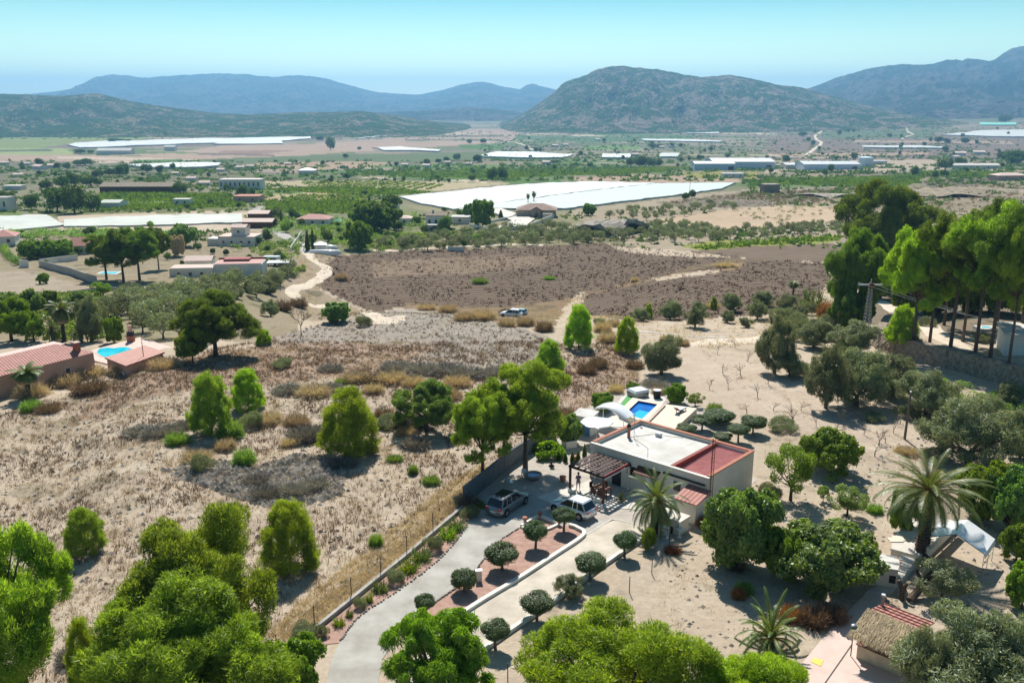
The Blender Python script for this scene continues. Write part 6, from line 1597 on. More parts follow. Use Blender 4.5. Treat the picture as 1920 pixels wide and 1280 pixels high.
for i in range(3):
    mk('olive%d' % i, sub(ellpuffs(R_(90 + i), 24, 1.9, 1.5, 1.25, .40, .8, -.97, .25), R_(i + 20), 8, .4, .75), 30000, .17, .05, 'olive', 4.2, 3.7, 'greybark', 95 + i, .7, .17, 8, upb=.3, spread=.8, lump=.15)
for i in range(2):
    mk('broad%d' % i, sub(ellpuffs(R_(100 + i), 28, 2.5, 2.3, 1.85, .55, 1.1, -.85, .28), R_(i + 30), 8, .4), 38000, .25, .16, 'broad', 6.3, 5.1, 'bark', 105 + i, .9, .2, 10, upb=.1, spread=.6, shape='quad', lump=.12)
mk('loose', ellpuffs(R_(120), 20, 2.9, 1.55, 1.3, .4, .7, -.7, .3, 2), 9000, .18, .09, 'broad', 4.3, 4.7, 'bark', 121, 1.2, .14, 14, upb=.1, spread=.9, shape='quad')
mk('pepper', sub([(q[0], q[1], q[2] - .5, q[3]) for q in ellpuffs(R_(125), 24, 3.4, 2.2, 1.7, .5, 1.0, -.7, .3)], R_(33), 8, .4), 52000, .34, .06, 'bright', 6.2, 5.6, 'bark', 126, 1.6, .2, 12, upb=0, droop=1.3, spread=.8, lump=.15)
for i in range(3): mk('topiary%d' % i, [(0, 0, 0, .97)] + [(.55 * math.cos(a), .55 * math.sin(a), .25 * math.sin(a * 3 + i), .48) for a in np.arange(0, 6.2, .7 + .15 * i)], 20000, .07, .06, 'topiary', 2.0, 2.0, None, 130 + i, spread=.6, inner=.12, lump=.16)
mk('shrub0', ellpuffs(R_(131), 14, .95, .8, .55, .35, .55, -.6, .2, 2), 6500, .15, .07, 'broad', 2.5, 1.9, None, 132, spread=.8, shape='quad')
mk('shrub1', ellpuffs(R_(133), 12, .8, .85, .45, .3, .5, -.6, .2, 2), 5500, .2, .035, 'olive', 2.5, 1.6, None, 134, spread=.8, upb=.6)
mk('cypress', [(0.05 * math.sin(z * 9), .05 * math.cos(z * 7), z, .15 + .62 * math.sin(math.pi * min(1, (z + .8) / 8.9)) ** .7 * (1 - z / 9.5)) for z in np.linspace(.4, 7.8, 16)], 9000, .25, .10, 'pinedark', 1.4, 8.1, 'bark', 135, .5, .1, 3, upb=1.5)
for i in range(3):
    mk('far%d' % i, ellpuffs(R_(140 + i), 13, 3.6, 2.1, 2.1, 1.0, 1.7, -.7, .25, 2), 1500, .75, .42, 'far', 6.8, 6.8, 'bark', 150 + i, 1.2, .25, 4, spread=.8, shape='quad')
for i in range(2):
    mk('farolive%d' % i, ellpuffs(R_(145 + i), 10, 2.2, 1.3, .9, .6, .95, -.7, .25, 1), 1500, .36, .14, 'olive', 4.2, 3.7, 'greybark', 155 + i, .6, .15, 4, spread=.8, shape='quad')
def domebush(name, n, L, W, m, w, h, seed, flat_=.75, curl=.35):
    r = R_(seed); th = r.uniform(0, 6.283, n); u = r.rand(n) ** .6; b = np.stack([np.cos(th) * u * w * .28, np.sin(th) * u * w * .28, r.rand(n) * h * .12], -1)
    el = np.arccos(r.rand(n) * .96); d = np.stack([np.cos(th + r.randn(n) * .5) * np.sin(el), np.sin(th + r.randn(n) * .5) * np.sin(el), np.cos(el)], -1)
    l = r.uniform(.5, 1.1, n)[:, None]; ax = np.array([w * .36, w * .36, h])
    m1 = b + d * l * ax * .6; e = b + d * l * ax + np.array([0, 0, -curl * h]) * (np.sin(el) ** 2)[:, None] * .3 + r.randn(n, 3) * .03
    s = unit(np.cross(d, r.randn(n, 3))) * W
    V = np.concatenate([np.stack([b - s, b + s, m1], 1), np.stack([m1 - s, m1 + s, e], 1), np.stack([m1, m1 + s + (e - m1) * .2, e + r.randn(n, 3) * .12], 1)])
    regkind(name, bulk('stems', V, 3, FM[m], np.tile(r.rand(n), 3)), None, w, h)
domebush('goldbush', 1500, 1, .018, 'gold', 2.2, 1.0, 160)
domebush('drybush', 1500, 1, .018, 'dry', 2.2, 1.0, 161)
domebush('greybush', 1600, 1, .022, 'grey', 2.4, .9, 162)
domebush('brownbush', 1300, 1, .018, 'brown', 2.2, 1.0, 163)
domebush('rustbush', 1000, 1, .02, 'rust', 2.0, .9, 164)
domebush('greenbush', 1600, 1, .022, 'bright', 2.2, 1.0, 165)
domebush('agave', 260, 1, .05, 'palm', 2.0, 1.3, 166)
def bare(name, seed, h=2.2, w=2.0, lv=4, m='greybark'):
    r = R_(seed); mb = MB()
    def rec(p, d, l, rad, k):
        q = p + d * l; mb.tube([tuple(p), tuple(q)], [rad, rad * .7], 4, cap=False)
        if k == 0: return
        for _ in range(3 if k > 1 else 2):
            nd = (d + Vector(r.randn(3)) * .55); nd.z = abs(nd.z) * .8 + .15; rec(q, nd.normalized(), l * r.uniform(.6, .85), rad * .6, k - 1)
    rec(Vector((0, 0, -.1)), Vector((0, 0, 1)), h * .3, .05 * h / 2.2, lv)
    regkind(name, mb.build('branches', M[m], mesh_only=True), None, w, h)
bare('bare0', 170); bare('bare1', 171); bare('deadbush', 172, 4.5, 4.5, 5, 'bark')
def palm(name, nf, fl, th, tr, seed, m='palm', up0=88, dn=-35, leaf=.5, w=None, pine=True):
    r = R_(seed); Q = []; mb = MB()
    for i in range(nf):
        f = (i + .5) / nf; el = math.radians(up0 + (dn - up0) * f ** .85) + r.randn() * .06; az = i * 2.39996 + r.randn() * .1; L = fl * r.uniform(.85, 1.1)
        p = np.array([0, 0, th + .1]); pts = [p]; e = el; K = 14
        for k in range(K):
            e -= (.042 + .045 * math.cos(el)) * (1 + k * .06); st = L / K
            p = p + st * np.array([math.cos(e) * math.cos(az), math.cos(e) * math.sin(az), math.sin(e)]); pts.append(p)
        mb.tube([tuple(a) for a in pts[::2]], list(np.linspace(.035, .008, len(pts[::2]))), 4, cap=False)
        pts = np.array(pts); side = np.array([-math.sin(az), math.cos(az), 0])
        for k in np.linspace(1.5, K - .01, 52):
            j = int(k); a = pts[j] + (pts[min(j + 1, K)] - pts[j]) * (k - j); tg = unit(pts[min(j + 1, K)] - pts[max(j - 1, 0)])
            up = np.cross(side, tg); ll = leaf * math.sin(math.pi * min(1, (k / K) * .85 + .12)) ** .6
            for s in (-1, 1):
                d = unit(side * s * .8 + tg * .75 + up * .25 * r.uniform(.2, 1.2)); wv = unit(tg - d * (tg @ d)) * .022
                e_ = a + d * ll; e_[2] -= .10 * ll; Q.append([a - wv, a + wv, e_])
    V = np.array(Q); me = bulk('fronds', V, 3, FM[m], r.rand(len(V)))
    rm = mb.build('midrib', M['green'] if False else M['leaffruit'], mesh_only=True)
    tb = MB(); n = 22
    for k in range(n):
        z0 = th * k / n - .2 * (k == 0); z1 = th * (k + 1) / n; rr = tr * (1 + .25 * (1 - k / n) ** 6); 
        tb.lathe([(rr * .86, z0), (rr * 1.06, z1 - .02), (rr * .86, z1)], 12)
        for j in range(9):
            a = 6.283 * (j + .5 * (k % 2)) / 9; x, y = rr * math.cos(a), rr * math.sin(a)
            tb.add([(x * .9, y * .9, z0), (x * 1.25 - y * .12, y * 1.25 + x * .12, z1), (x * 1.25 + y * .12, y * 1.25 - x * .12, z1)], [(0, 1, 2)])
    KIND[name] = (me, tb.build('trunk', M['bark'], mesh_only=True), w or fl * 1.75, th + fl * .72)
    KIND[name + '_rib'] = rm
palm('date', 58, 3.6, 5.8, .36, 180, leaf=.5, dn=-12)
palm('datelow', 50, 3.3, 2.6, .40, 181, leaf=.48, dn=-22)
palm('youngpalm', 34, 2.6, .35, .22, 182, up0=86, dn=18, leaf=.36)
palm('fan', 40, 1.7, 4.0, .18, 183, leaf=.6, up0=80, dn=-60)
SKIRT = MB().lathe([(.2, 2.2), (.55, 2.4), (.6, 3.2), (.35, 3.9), (.15, 4.0)], 12).build('dead_fronds', M['thatch'], mesh_only=True)

# ------------------------------------------------------------------ planting
LM = [(655, 785, 'the lone round pine in the rough field'), (400, 757, 'the two-trunk young pines at left'), (545, 1000, 'the pine beside the fence field'), (162, 990, 'the lone small pine at left'),
      (800, 765, 'the broad green shrub in mid field'), (340, 1100, 'the huge foreground pine'), (985, 760, 'the pine group by the grey wall'), (100, 690, 'the pink villa'), (400, 610, 'the dark pine beyond the pink villa'),
      (965, 590, 'the two cars by the brown field'), (1085, 605, 'the bare track pine'), (1240, 660, 'the dense round olive tree'), (1210, 770, 'the rectangular blue pool'), (1260, 850, 'the flat-roofed white house'),
      (1220, 930, 'the palm beside the white house'), (1380, 985, 'the large fig tree'), (1740, 930, 'the tall date palm'), (1440, 1170, 'the young palm'), (1650, 1230, 'the thatched garden bar'), (1140, 1200, 'the lime-green foreground pine'),
      (1475, 880, 'the lemon tree beyond the house'), (1565, 700, 'the grey olive clump'), (1760, 680, 'the dry stone retaining wall'), (1625, 590, 'the lattice pylon'), (1697, 790, 'the lone wooden pole'), (1820, 805, 'the big grey-green tree at right'),
      (700, 1120, 'the curved gravel driveway'), (565, 600, 'the leafless dead bush'), (585, 520, 'the winding pale track'), (1525, 560, 'the pale reed clump'), (1330, 800, 'the flat-topped clipped trees'), (880, 1220, 'the drooping pepper tree')]
AUTO = {}
ORD = ['nearest', 'second nearest', 'third nearest', 'fourth nearest', 'fifth nearest', 'sixth nearest', 'seventh nearest', 'eighth nearest', 'ninth nearest', 'tenth nearest', 'eleventh nearest', 'twelfth nearest']
def auto(o, desc, px, py):
    d = [(math.hypot(a - px, (b - py) * 1.3), a, b, s) for a, b, s in LM]; d.sort(); q = d[0]
    if q[0] < 12: q = d[1]
    dx, dy = px - q[1], py - q[2]
    rel = ('right of' if dx > 0 else 'left of') if abs(dx) > abs(dy) else ('in front of' if dy > 0 else 'behind')
    AUTO.setdefault((desc, rel, q[3]), []).append((q[0], o))
def finish_auto():
    for (desc, rel, s), L in AUTO.items():
        L.sort(key=lambda a: a[0])
        for i, (d, o) in enumerate(L):
            o['label'] = '%s %s %s' % (desc, rel, s) + ('' if len(L) == 1 else ', ' + (ORD[i] if i < 12 else 'number %d away' % (i + 1)))
CN = 0
def plant(kind, px, by, w, ty, label=None, cat='tree', name=None, group=None, mt=None, rz=None, desc=None, pos=None, size=None):
    global CN; CN += 1
    crown, trunk, w0, h0 = KIND[kind]
    p = pos if pos is not None else G(px, by); s = mpp(p)
    if size: W_, h = size
    else:
        W_ = w * s; h = topz(p[1], ty) - p[2]
        if p[1] < 140 and w > 25: th = math.atan2(CAMH - p[2], p[1]); h -= .42 * W_ * (1 - math.cos(th)) / math.cos(th) + .12 * W_ * math.sin(th)
        h = max(h, .3)
    o = thing(name or 'tree', label, cat, (p[0], p[1], p[2] - .05), (CN * 2.4) % 6.28 if rz is None else rz, group, (W_ / w0, W_ / w0, h / h0))
    nm = 'foliage' if not trunk else 'crown'
    c = link(nm, crown, o)
    if mt: c.material_slots[0].link = 'OBJECT'; c.material_slots[0].material = FM[mt]
    if trunk: link('trunk', trunk, o)
    if kind + '_rib' in KIND: link('midrib', KIND[kind + '_rib'], c)
    if desc: auto(o, desc, px, (by + ty) / 2 if ty else by)
    return o
# foreground pines
plant('pine_big0', -10, 1370, 310, 935, 'big green pine cut off by lower left photo edge', name='pine_tree')
plant('pine_big1', 390, 1290, 285, 932, 'rear crown of huge foreground pine pair at lower left', name='pine_tree')
plant('pine_big2', 350, 1400, 375, 1040, 'huge bright pine in the lower left foreground, nearest camera', name='pine_tree')
plant('pine_big1', 1145, 1410, 340, 1098, 'lime-green pine crown at bottom centre below the topiary row', name='pine_tree', mt='pinelime')
plant('pine_big0', 1410, 1440, 230, 1190, 'lime-green pine crown at bottom edge left of patio', name='pine_tree', mt='pinelime')
plant('pine_young1', 165, 1300, 66, 1150, 'small bright pine against left side of huge foreground pine', name='pine_tree')
plant('pepper', 820, 1330, 215, 1125, 'drooping feathery pepper tree over the driveway at bottom', name='pepper_tree')
plant('broad0', 545, 1330, 140, 1185, 'leafy green fig at bottom left of the driveway', name='fig_tree', mt='bright')
for (px, by, w, ty, k, lb) in [(162, 1036, 76, 945, 0, 'small lone lime pine in pale field above left foreground pine'), (545, 1066, 108, 928, 1, 'rounded lime pine right of huge foreground pine'),
        (655, 848, 108, 722, 2, 'rounded bright pine alone with dark shadow in rough field'), (398, 812, 80, 694, 0, 'taller dark-centred young pine above the grey brush, left'), (466, 768, 62, 688, 1, 'shorter lime young pine just right of its taller twin'),
        (1085, 652, 54, 570, 1, 'young green pine where the bare soil strip meets rough field'), (1175, 662, 44, 592, 2, 'slender young pine left of the dense round olive'), (1030, 702, 56, 635, 0, 'young pine directly behind the wall pine group'),
        (495, 645, 30, 616, 1, 'tiny pine at edge of pale clearing near dead bush'), (1216, 598, 16, 568, 2, 'tiny bright pine between two round olives past the track'), (1338, 581, 14, 556, 0, 'tiny yellow-green tree left of an olive near brown field')]:
    plant('pine_young%d' % k, px, by, w, ty, lb, name='pine_tree', mt=None if k else 'pine')
plant('pine_med0', 905, 905, 125, 728, 'left pine of the group leaning over grey garden wall', name='pine_tree')
plant('pine_med1', 985, 885, 175, 662, 'largest pine of the group over the grey garden wall', name='pine_tree')
plant('pine_med0', 945, 880, 100, 712, 'middle pine half hidden in the garden wall group', name='pine_tree')
plant('pepper', 800, 808, 120, 712, 'broad green feathery shrub in the middle of rough field', name='pepper_shrub', mt='broad')
plant('pine_big2', 405, 668, 150, 543, 'large dark dense pine beyond the turquoise pool', name='pine_tree', mt='pinedark')
plant('pine_big1', 362, 682, 62, 612, 'lower pine lobe at left foot of large dark pine', name='pine_tree')
# right hand pines
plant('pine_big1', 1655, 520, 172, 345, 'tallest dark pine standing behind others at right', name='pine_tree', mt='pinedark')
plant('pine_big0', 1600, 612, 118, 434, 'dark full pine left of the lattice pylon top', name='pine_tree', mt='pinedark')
plant('pine_med0', 1712, 640, 125, 420, 'yellowish pine at left end of tall pine row', name='pine_tree', mt='pinelime')
for i, (px, by, w, ty, lb) in enumerate([(1743, 642, 120, 440, 'slim tall pine second from left above retaining wall'), (1782, 652, 140, 396, 'tall umbrella pine third from left above retaining wall'), (1828, 664, 150, 378, 'tall umbrella pine in middle of row above retaining wall'),
        (1856, 672, 150, 384, 'tall umbrella pine right of middle above retaining wall'), (1910, 650, 150, 388, 'tall umbrella pine at right photo edge'), (1868, 610, 140, 376, 'tall umbrella pine behind the front row at right'), (1770, 610, 120, 420, 'shaded slim pine behind the row at right'), (1890, 690, 110, 430, 'lower umbrella pine in front at right end of row'), (1805, 640, 120, 410, 'umbrella pine between third and middle of row')]):
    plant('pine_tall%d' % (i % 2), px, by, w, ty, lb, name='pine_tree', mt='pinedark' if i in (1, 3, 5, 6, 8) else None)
plant('pine_young0', 1690, 645, 60, 570, 'small bright pine drooping over rounded end of stone wall', name='pine_tree')
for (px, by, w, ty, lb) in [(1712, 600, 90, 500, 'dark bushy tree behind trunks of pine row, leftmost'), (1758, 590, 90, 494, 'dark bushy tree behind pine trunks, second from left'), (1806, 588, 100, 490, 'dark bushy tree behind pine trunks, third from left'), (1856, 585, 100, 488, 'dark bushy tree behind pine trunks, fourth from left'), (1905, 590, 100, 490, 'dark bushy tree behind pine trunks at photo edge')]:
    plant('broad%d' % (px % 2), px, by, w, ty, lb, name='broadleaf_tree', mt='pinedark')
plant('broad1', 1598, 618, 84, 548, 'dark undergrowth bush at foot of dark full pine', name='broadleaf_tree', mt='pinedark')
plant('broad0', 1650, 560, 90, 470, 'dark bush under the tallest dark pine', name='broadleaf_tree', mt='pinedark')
# clipped trees
def topi(px, by, cx, cy, w, h, label, group, z=0.05):
    p = PZ(px, by, z); s = mpp(p); o = thing('topiary_tree', label, 'topiary', p, (px * .7) % 6.28, group)
    W_ = w * s / 2; zt = topz(p[1], cy) ; hh = h * s / 2 * .93; W_ = W_ * 1.05
    cr = link('crown', KIND['topiary%d' % (int(px) % 3)][0], o); cr.location = (0, 0, zt - z); cr.scale = (W_ * .97, W_ * .97, hh * .97)
    r = R_(int(px)); mb = MB(); mb.tube([(0, 0, -.1), (.04, .02, (zt - z) * .5), (0, 0, zt - z)], [.12, .09, .07], 7)
    for k in range(4): a = k * 1.6 + r.rand(); mb.tube([(0, 0, (zt - z) * .55), (math.cos(a) * W_ * .55, math.sin(a) * W_ * .55, zt - z)], [.05, .03], 5)
    mb.build('trunk', M['greybark'], o); return o
TG = 'clipped trees along the driveway'
topi(1057, 995, 1057, 965, 42, 30, 'clipped tree at top of red gravel bed behind white suv', TG)
topi(1004, 1027, 1007, 994, 45, 40, 'clipped tree second from top in red gravel bed', TG)
topi(941, 1068, 940, 1037, 61, 40, 'widest clipped tree in the middle of red gravel bed', TG)
topi(870, 1108, 869, 1085, 47, 42, 'round clipped tree beside small white cabinet', TG)
topi(797, 1150, 796, 1127, 37, 30, 'small round clipped tree at lower tip of red bed', TG)
topi(1171, 1043, 1166, 1012, 43, 37, 'clipped tree at top end of the outer row by palm', TG)
topi(1107, 1085, 1107, 1054, 56, 40, 'clipped tree second from top outside the pale terrace', TG)
topi(1007, 1162, 1010, 1128, 62, 36, 'irregular clipped tree fourth down outside the pale terrace', TG)
topi(929, 1215, 930, 1179, 53, 38, 'lowest clipped tree of the outer row near pepper tree', TG)
plant('olive1', 1068, 1118, 58, 1070, 'loose unclipped olive between clipped trees of outer row', name='olive_tree')
TG2 = 'flat-topped clipped trees behind the house'
topi(1348, 793, 1347, 778, 56, 24, 'flat clipped tree behind the house, farthest and widest', TG2)
topi(1316, 806, 1317, 787, 41, 19, 'flat clipped tree left of centre behind the house', TG2)
topi(1384, 828, 1387, 804, 40, 20, 'flat clipped tree nearest the red corrugated roof', TG2)
topi(1412, 812, 1409, 790, 47, 24, 'flat clipped tree rightmost behind the house', TG2)
topi(1286, 812, 1286, 802, 38, 16, 'low clipped bush directly behind roof coping, left', TG2)
topi(1355, 826, 1352, 817, 34, 14, 'low clipped bush directly behind roof coping, right', TG2)
plant('shrub0', 1217, 1030, 31, 985, 'bright globe-shaped shrub left of the front palm trunk', name='shrub', cat='shrub', mt='bright')
# palms
plant('datelow', 1228, 996, 118, 878, 'date palm with arching fronds in front of white house', name='palm_tree', cat='palm')
plant('date', 1727, 1046, 205, 842, 'tall date palm with rough dark trunk at right', name='palm_tree', cat='palm')
plant('youngpalm', 1443, 1212, 130, 1118, 'trunkless young palm with upright fronds on bare soil', name='palm_tree', cat='palm')
for (px, by, w, ty, lb) in [(121, 640, 56, 562, 'fan palm with brown dead skirt behind the pink villa'), (55, 745, 62, 680, 'small fan palm against wall of the pink villa'), (1001, 380, 12, 358, 'little palm behind the tan villa roof'), (990, 382, 10, 362, 'second little palm behind tan villa roof'), (1487, 552, 26, 526, 'bright small palm on bank above round olives')]:
    o = plant('fan', px, by, w, ty, lb, name='palm_tree', cat='palm')
    link('dead_fronds', SKIRT, o)
for (px, by, w, ty, lb) in [(100, 640, 46, 594, 'low bushy palm left of the fan palm with skirt'), (152, 642, 50, 600, 'low bushy palm right of the fan palm with skirt'), (527, 415, 20, 385, 'round palm crown above bright shrubs near aqua pool')]:
    plant('datelow', px, by, w, ty, lb, name='palm_tree', cat='palm')
plant('youngpalm', 1164, 940, 26, 918, 'small yellow-green potted palm beside the pergola', name='palm_tree', cat='palm')
# broadleaf trees
for (k, px, by, w, ty, lb, mt_) in [
    ('broad0', 1382, 1062, 148, 905, 'large dense fig tree right of the house corner', None), ('broad1', 1545, 1100, 190, 968, 'wide spreading fig tree right of the large one', None), ('broad0', 1470, 1085, 90, 985, 'yellowish green fig filling gap between two figs', 'bright'),
    ('loose', 1482, 938, 96, 822, 'leaning lemon tree with dark trunk beyond the house', 'bright'), ('broad1', 1555, 885, 106, 800, 'round citrus tree in bare orchard above lemon tree', 'bright'), ('loose', 1588, 968, 74, 905, 'small open fruit tree on bare ground before date palm', 'broad'),
    ('loose', 1543, 940, 26, 906, 'tiny fruit sapling left of the open fruit tree', 'broad'), ('loose', 1560, 906, 26, 884, 'small round green sapling below the citrus tree', 'broad'),
    ('broad0', 1842, 975, 100, 860, 'bright leafy tree right of date palm crown', 'bright'), ('broad1', 1890, 1000, 90, 870, 'dark leafy tree behind the white tent', None), ('broad0', 1690, 1000, 56, 912, 'bright small tree left of the date palm trunk', 'bright'),
    ('broad1', 1905, 1050, 64, 975, 'yellow tinged shrub tree right of the white tent', 'bright'), ('broad0', 1915, 1140, 70, 1055, 'round green tree cut by right edge below tent', 'bright'), ('loose', 1765, 1128, 112, 1040, 'sparse pale tree over the dark leaning trunk', 'olive'),
    ('loose', 1632, 1052, 34, 1008, 'small leafy bush right end of wide fig', 'bright'),
    ('olive2', 1722, 1340, 100, 1170, 'grey-green tree left part beside thatched bar', None), ('olive0', 1810, 1345, 240, 1130, 'huge feathery grey-green tree at lower right corner', None), ('olive1', 1890, 1350, 160, 1130, 'feathery grey-green tree at extreme lower right', None),
    ('olive0', 1240, 702, 80, 626, 'dense round olive tree above the blue pool', None), ('olive1', 1452, 700, 76, 588, 'tall grey olive left of the pale track end', None), ('olive2', 1525, 652, 74, 596, 'dark olive left of lattice pylon foot', None),
    ('olive0', 1595, 662, 92, 600, 'dark round olive directly below lattice pylon', None), ('olive1', 1548, 765, 84, 642, 'tall grey-green olive, left of the orchard clump', None), ('olive2', 1605, 760, 120, 652, 'broad olive in the middle of orchard clump', None),
    ('olive0', 1673, 742, 84, 664, 'open olive at right of orchard clump', None), ('olive1', 1735, 775, 110, 690, 'shaded olive below the stone retaining wall', None), ('olive2', 1815, 868, 165, 742, 'large grey-green tree in orchard at right', None),
    ('olive0', 1912, 858, 70, 766, 'grey-green tree cut by right edge in orchard', None), ('olive1', 1480, 706, 66, 655, 'low olive shrub between two tall olives', None), ('olive2', 1897, 760, 60, 715, 'shaded grey bush under wall at right edge', None),
    ('broad0', 1130, 770, 44, 735, 'bright green bush left of the blue pool', 'bright'), ('broad1', 1069, 832, 48, 775, 'dark green bush by the garden shed', 'broad'), ('broad0', 1268, 755, 40, 718, 'bright bush behind the sun deck, left', 'bright'), ('loose', 1303, 762, 34, 735, 'bright bush behind the sun deck, right', 'bright'),
    ('broad1', 1187, 733, 26, 714, 'small bright bush behind green mat', 'bright'), ('broad0', 632, 603, 54, 568, 'dark green shrub at bottom of winding track', None),
    ('broad0', 702, 434, 90, 377, 'very large dark domed tree among garden houses', 'pinedark'), ('broad1', 672, 468, 52, 415, 'bright round tree in front of dark domed tree', 'bright'), ('broad1', 735, 394, 38, 366, 'dark tree behind the dark domed tree', 'pinedark'),
    ('broad0', 905, 426, 46, 375, 'bright green tall tree left of tan villa', 'bright'), ('broad1', 880, 414, 26, 382, 'dark tree just left of bright tall tree', 'broad'), ('broad0', 1104, 404, 26, 382, 'round green tree on edge above rock bank', 'bright'),
    ('broad1', 345, 462, 52, 420, 'large dull green tree behind yellow tree', 'broad'), ('broad0', 334, 480, 32, 442, 'yellow-topped tree right of dark pine clump', 'gold'), ('broad0', 60, 485, 46, 452, 'bright plane tree at left of green row', 'bright'),
    ('broad1', 90, 484, 44, 450, 'bright plane tree in middle of green row', 'bright'), ('broad0', 120, 482, 40, 450, 'bright plane tree at right of green row', 'bright'), ('broad1', 62, 590, 48, 543, 'dark leafy tree left of its twin below bare lot', 'broad'),
    ('broad0', 94, 582, 38, 546, 'dark leafy tree right of its twin below bare lot', 'pinedark'), ('broad1', 15, 585, 40, 556, 'leafy tree at left edge below bare lot', 'broad'), ('loose', 190, 560, 38, 528, 'yellowish small tree at end of low grey wall', 'bright'),
    ('broad1', 148, 578, 40, 546, 'green round bush right of dark twin trees', 'broad'), ('pepper', 22, 640, 92, 562, 'large soft light green tree behind pink villa', None), ('pepper', 64, 640, 48, 582, 'light green rounded tree right of larger soft one', None),
    ('olive1', 172, 640, 60, 556, 'tall dusty grey-green tree behind pool barbecue', None), ('broad0', 214, 643, 38, 594, 'dense bright bush behind the turquoise pool', 'bright'), ('broad1', 81, 532, 22, 512, 'single green bush in the bare lot', 'bright'),
    ('olive0', 835, 438, 28, 404, 'round tree before white farmhouse wall', 'broad'), ('loose', 470, 520 - 20, 28, 480, 'small tree beside carport of white compound', 'broad')]:
    plant(k, px, by, w, ty, lb, mt=mt_, name='olive_tree' if 'olive' in k else 'broadleaf_tree')
for i, (px, by, w, ty, lb) in enumerate([(200, 524, 70, 440, 'dark umbrella pine at left of clump by blue pool'), (232, 528, 76, 430, 'dark umbrella pine left of centre in clump by pool'), (262, 526, 76, 428, 'dark umbrella pine right of centre in clump by pool'), (298, 505, 44, 428, 'dark pine at right end of clump by pool')]):
    plant('pine_med%d' % (i % 2), px, by, w * 1.15, ty, lb, name='pine_tree', mt='pinedark')
for (px, by, w, ty, lb) in [(577, 470, 10, 432, 'dark tall cypress at end of concrete lane'), (587, 466, 8, 428, 'second slimmer cypress beside end of lane'), (939, 412, 9, 394, 'small dark cypress beside tan villa drive'), (222, 354, 10, 336, 'narrow dark cypress among distant village trees at left'), (693, 398, 8, 368, 'slim cypress left of dark tree behind gardens')]:
    plant('cypress', px, by, w, ty, lb, name='cypress_tree', cat='cypress')
# hedges
def hedge(pts, w, h, label, m='broad', n=9000):
    W = [np.array(G(*q)) for q in pts]; P = smoothline([w_[:2] for w_ in W], 6); pf = []
    for a in P: pf.append((a[0], a[1], float(terr(*a)) + h * .5, h * .55))
    r = R_(5); V, at_ = cloud(pf, n, .3, .16, r, spread=.6, sq=.95, shape='quad'); tag(link('hedge', bulk('hedge', V, 4, FM[m], at_)), label, 'hedge')
hedge([(10, 470), (14, 482), (34, 496)], 1.5, 2.4, 'dark clipped hedge at left beside white wall piece')
hedge([(40, 482), (90, 484), (140, 484)], 1.5, 1.8, 'long dark hedge under the bright plane trees')
hedge([(1010, 848), (1035, 842), (1050, 858), (1015, 862)], 1.0, .8, 'low sprawling green hedge by the grey garden wall', 'bright', 5000)
# olives beyond, named by position
for (px, by, w, ty) in [(480, 534, 26, 508), (507, 552, 30, 526), (508, 594, 36, 562), (470, 548, 26, 525), (445, 560, 26, 535), (420, 552, 24, 530), (1202, 602, 36, 578), (1256, 600, 46, 564), (1303, 614, 42, 574), (1311, 588, 30, 565), (1364, 605, 28, 582), (1373, 585, 40, 550),
                        (1398, 614, 26, 594), (1420, 599, 38, 562), (1430, 574, 46, 545), (1472, 592, 44, 553), (1500, 600, 30, 575), (1455, 612, 30, 590)]:
    plant('olive%d' % (px % 3), px, by, w, ty, desc='grey-green olive tree', name='olive_tree', group='olive trees by the brown fields and track')
# orchards of olives
def grid(poly, sx, sy, ang, r, jit=.2, y1=9999):
    W = np.array([G(*q)[:2] for q in poly]); c = W.mean(0); ca, sa = math.cos(ang), math.sin(ang)
    L = np.abs(W - c).max() * 1.6; u, v = np.meshgrid(np.arange(-L, L, sx), np.arange(-L, L, sy)); u = u + r.randn(*u.shape) * sx * jit; v = v + r.randn(*v.shape) * sy * jit
    x = c[0] + u * ca - v * sa; y = c[1] + u * sa + v * ca; x, y = x.ravel(), y.ravel(); k = inpoly(W, x, y); return x[k], y[k]
def orchard(poly, sx, sy, ang, size, kinds, label, group, seed, name='olive_tree', mt=None, miss=.12, jit=.2):
    r = R_(seed); X, Y = grid(poly, sx, sy, ang, r, jit); k = r.rand(len(X)) > miss; X, Y = X[k], Y[k]
    for i, (x, y) in enumerate(zip(X, Y)):
        z = float(terr(x, y)); s = size * r.uniform(.75, 1.2)
        plant(kinds[i % len(kinds)], 0, 0, 0, 0, label, name=name, group=group, pos=(x, y, z), size=(s * 1.15, s), mt=mt)
    return len(X)
NO = []
OL = ['farolive0', 'farolive1']
NO.append(orchard([(195, 580), (320, 552), (420, 540), (500, 524), (575, 506), (565, 522), (530, 540), (490, 560), (420, 575), (340, 610), (300, 650), (250, 620)], 5.3, 4.7, .3, 4.3, OL, 'grey-green olive in the orchard left of the winding track', 'olive orchard left of the winding track', 201, miss=.08))
NO.append(orchard([(690, 470), (760, 448), (900, 438), (1020, 428), (1180, 440), (1185, 452), (1000, 462), (840, 472)], 6.5, 6.8, .2, 4.0, OL, 'grey-green olive in grove below the white farmhouse and tan villa', 'olive grove below the villas', 202, miss=.15))
NO.append(orchard([(1125, 412), (1180, 398), (1320, 384), (1400, 388), (1330, 402), (1230, 414)], 9, 10, .3, 3.6, OL, 'small olive in rows beyond the pale rock bank', 'olive rows beyond the rock bank', 203))
NO.append(orchard([(1185, 455), (1240, 440), (1360, 436), (1575, 420), (1575, 442), (1480, 446), (1330, 455), (1250, 462)], 8, 8.5, .1, 3.6, OL, 'round olive in the double row below the bare tan field', 'olive rows below the tan field', 204, miss=.05, jit=.08))
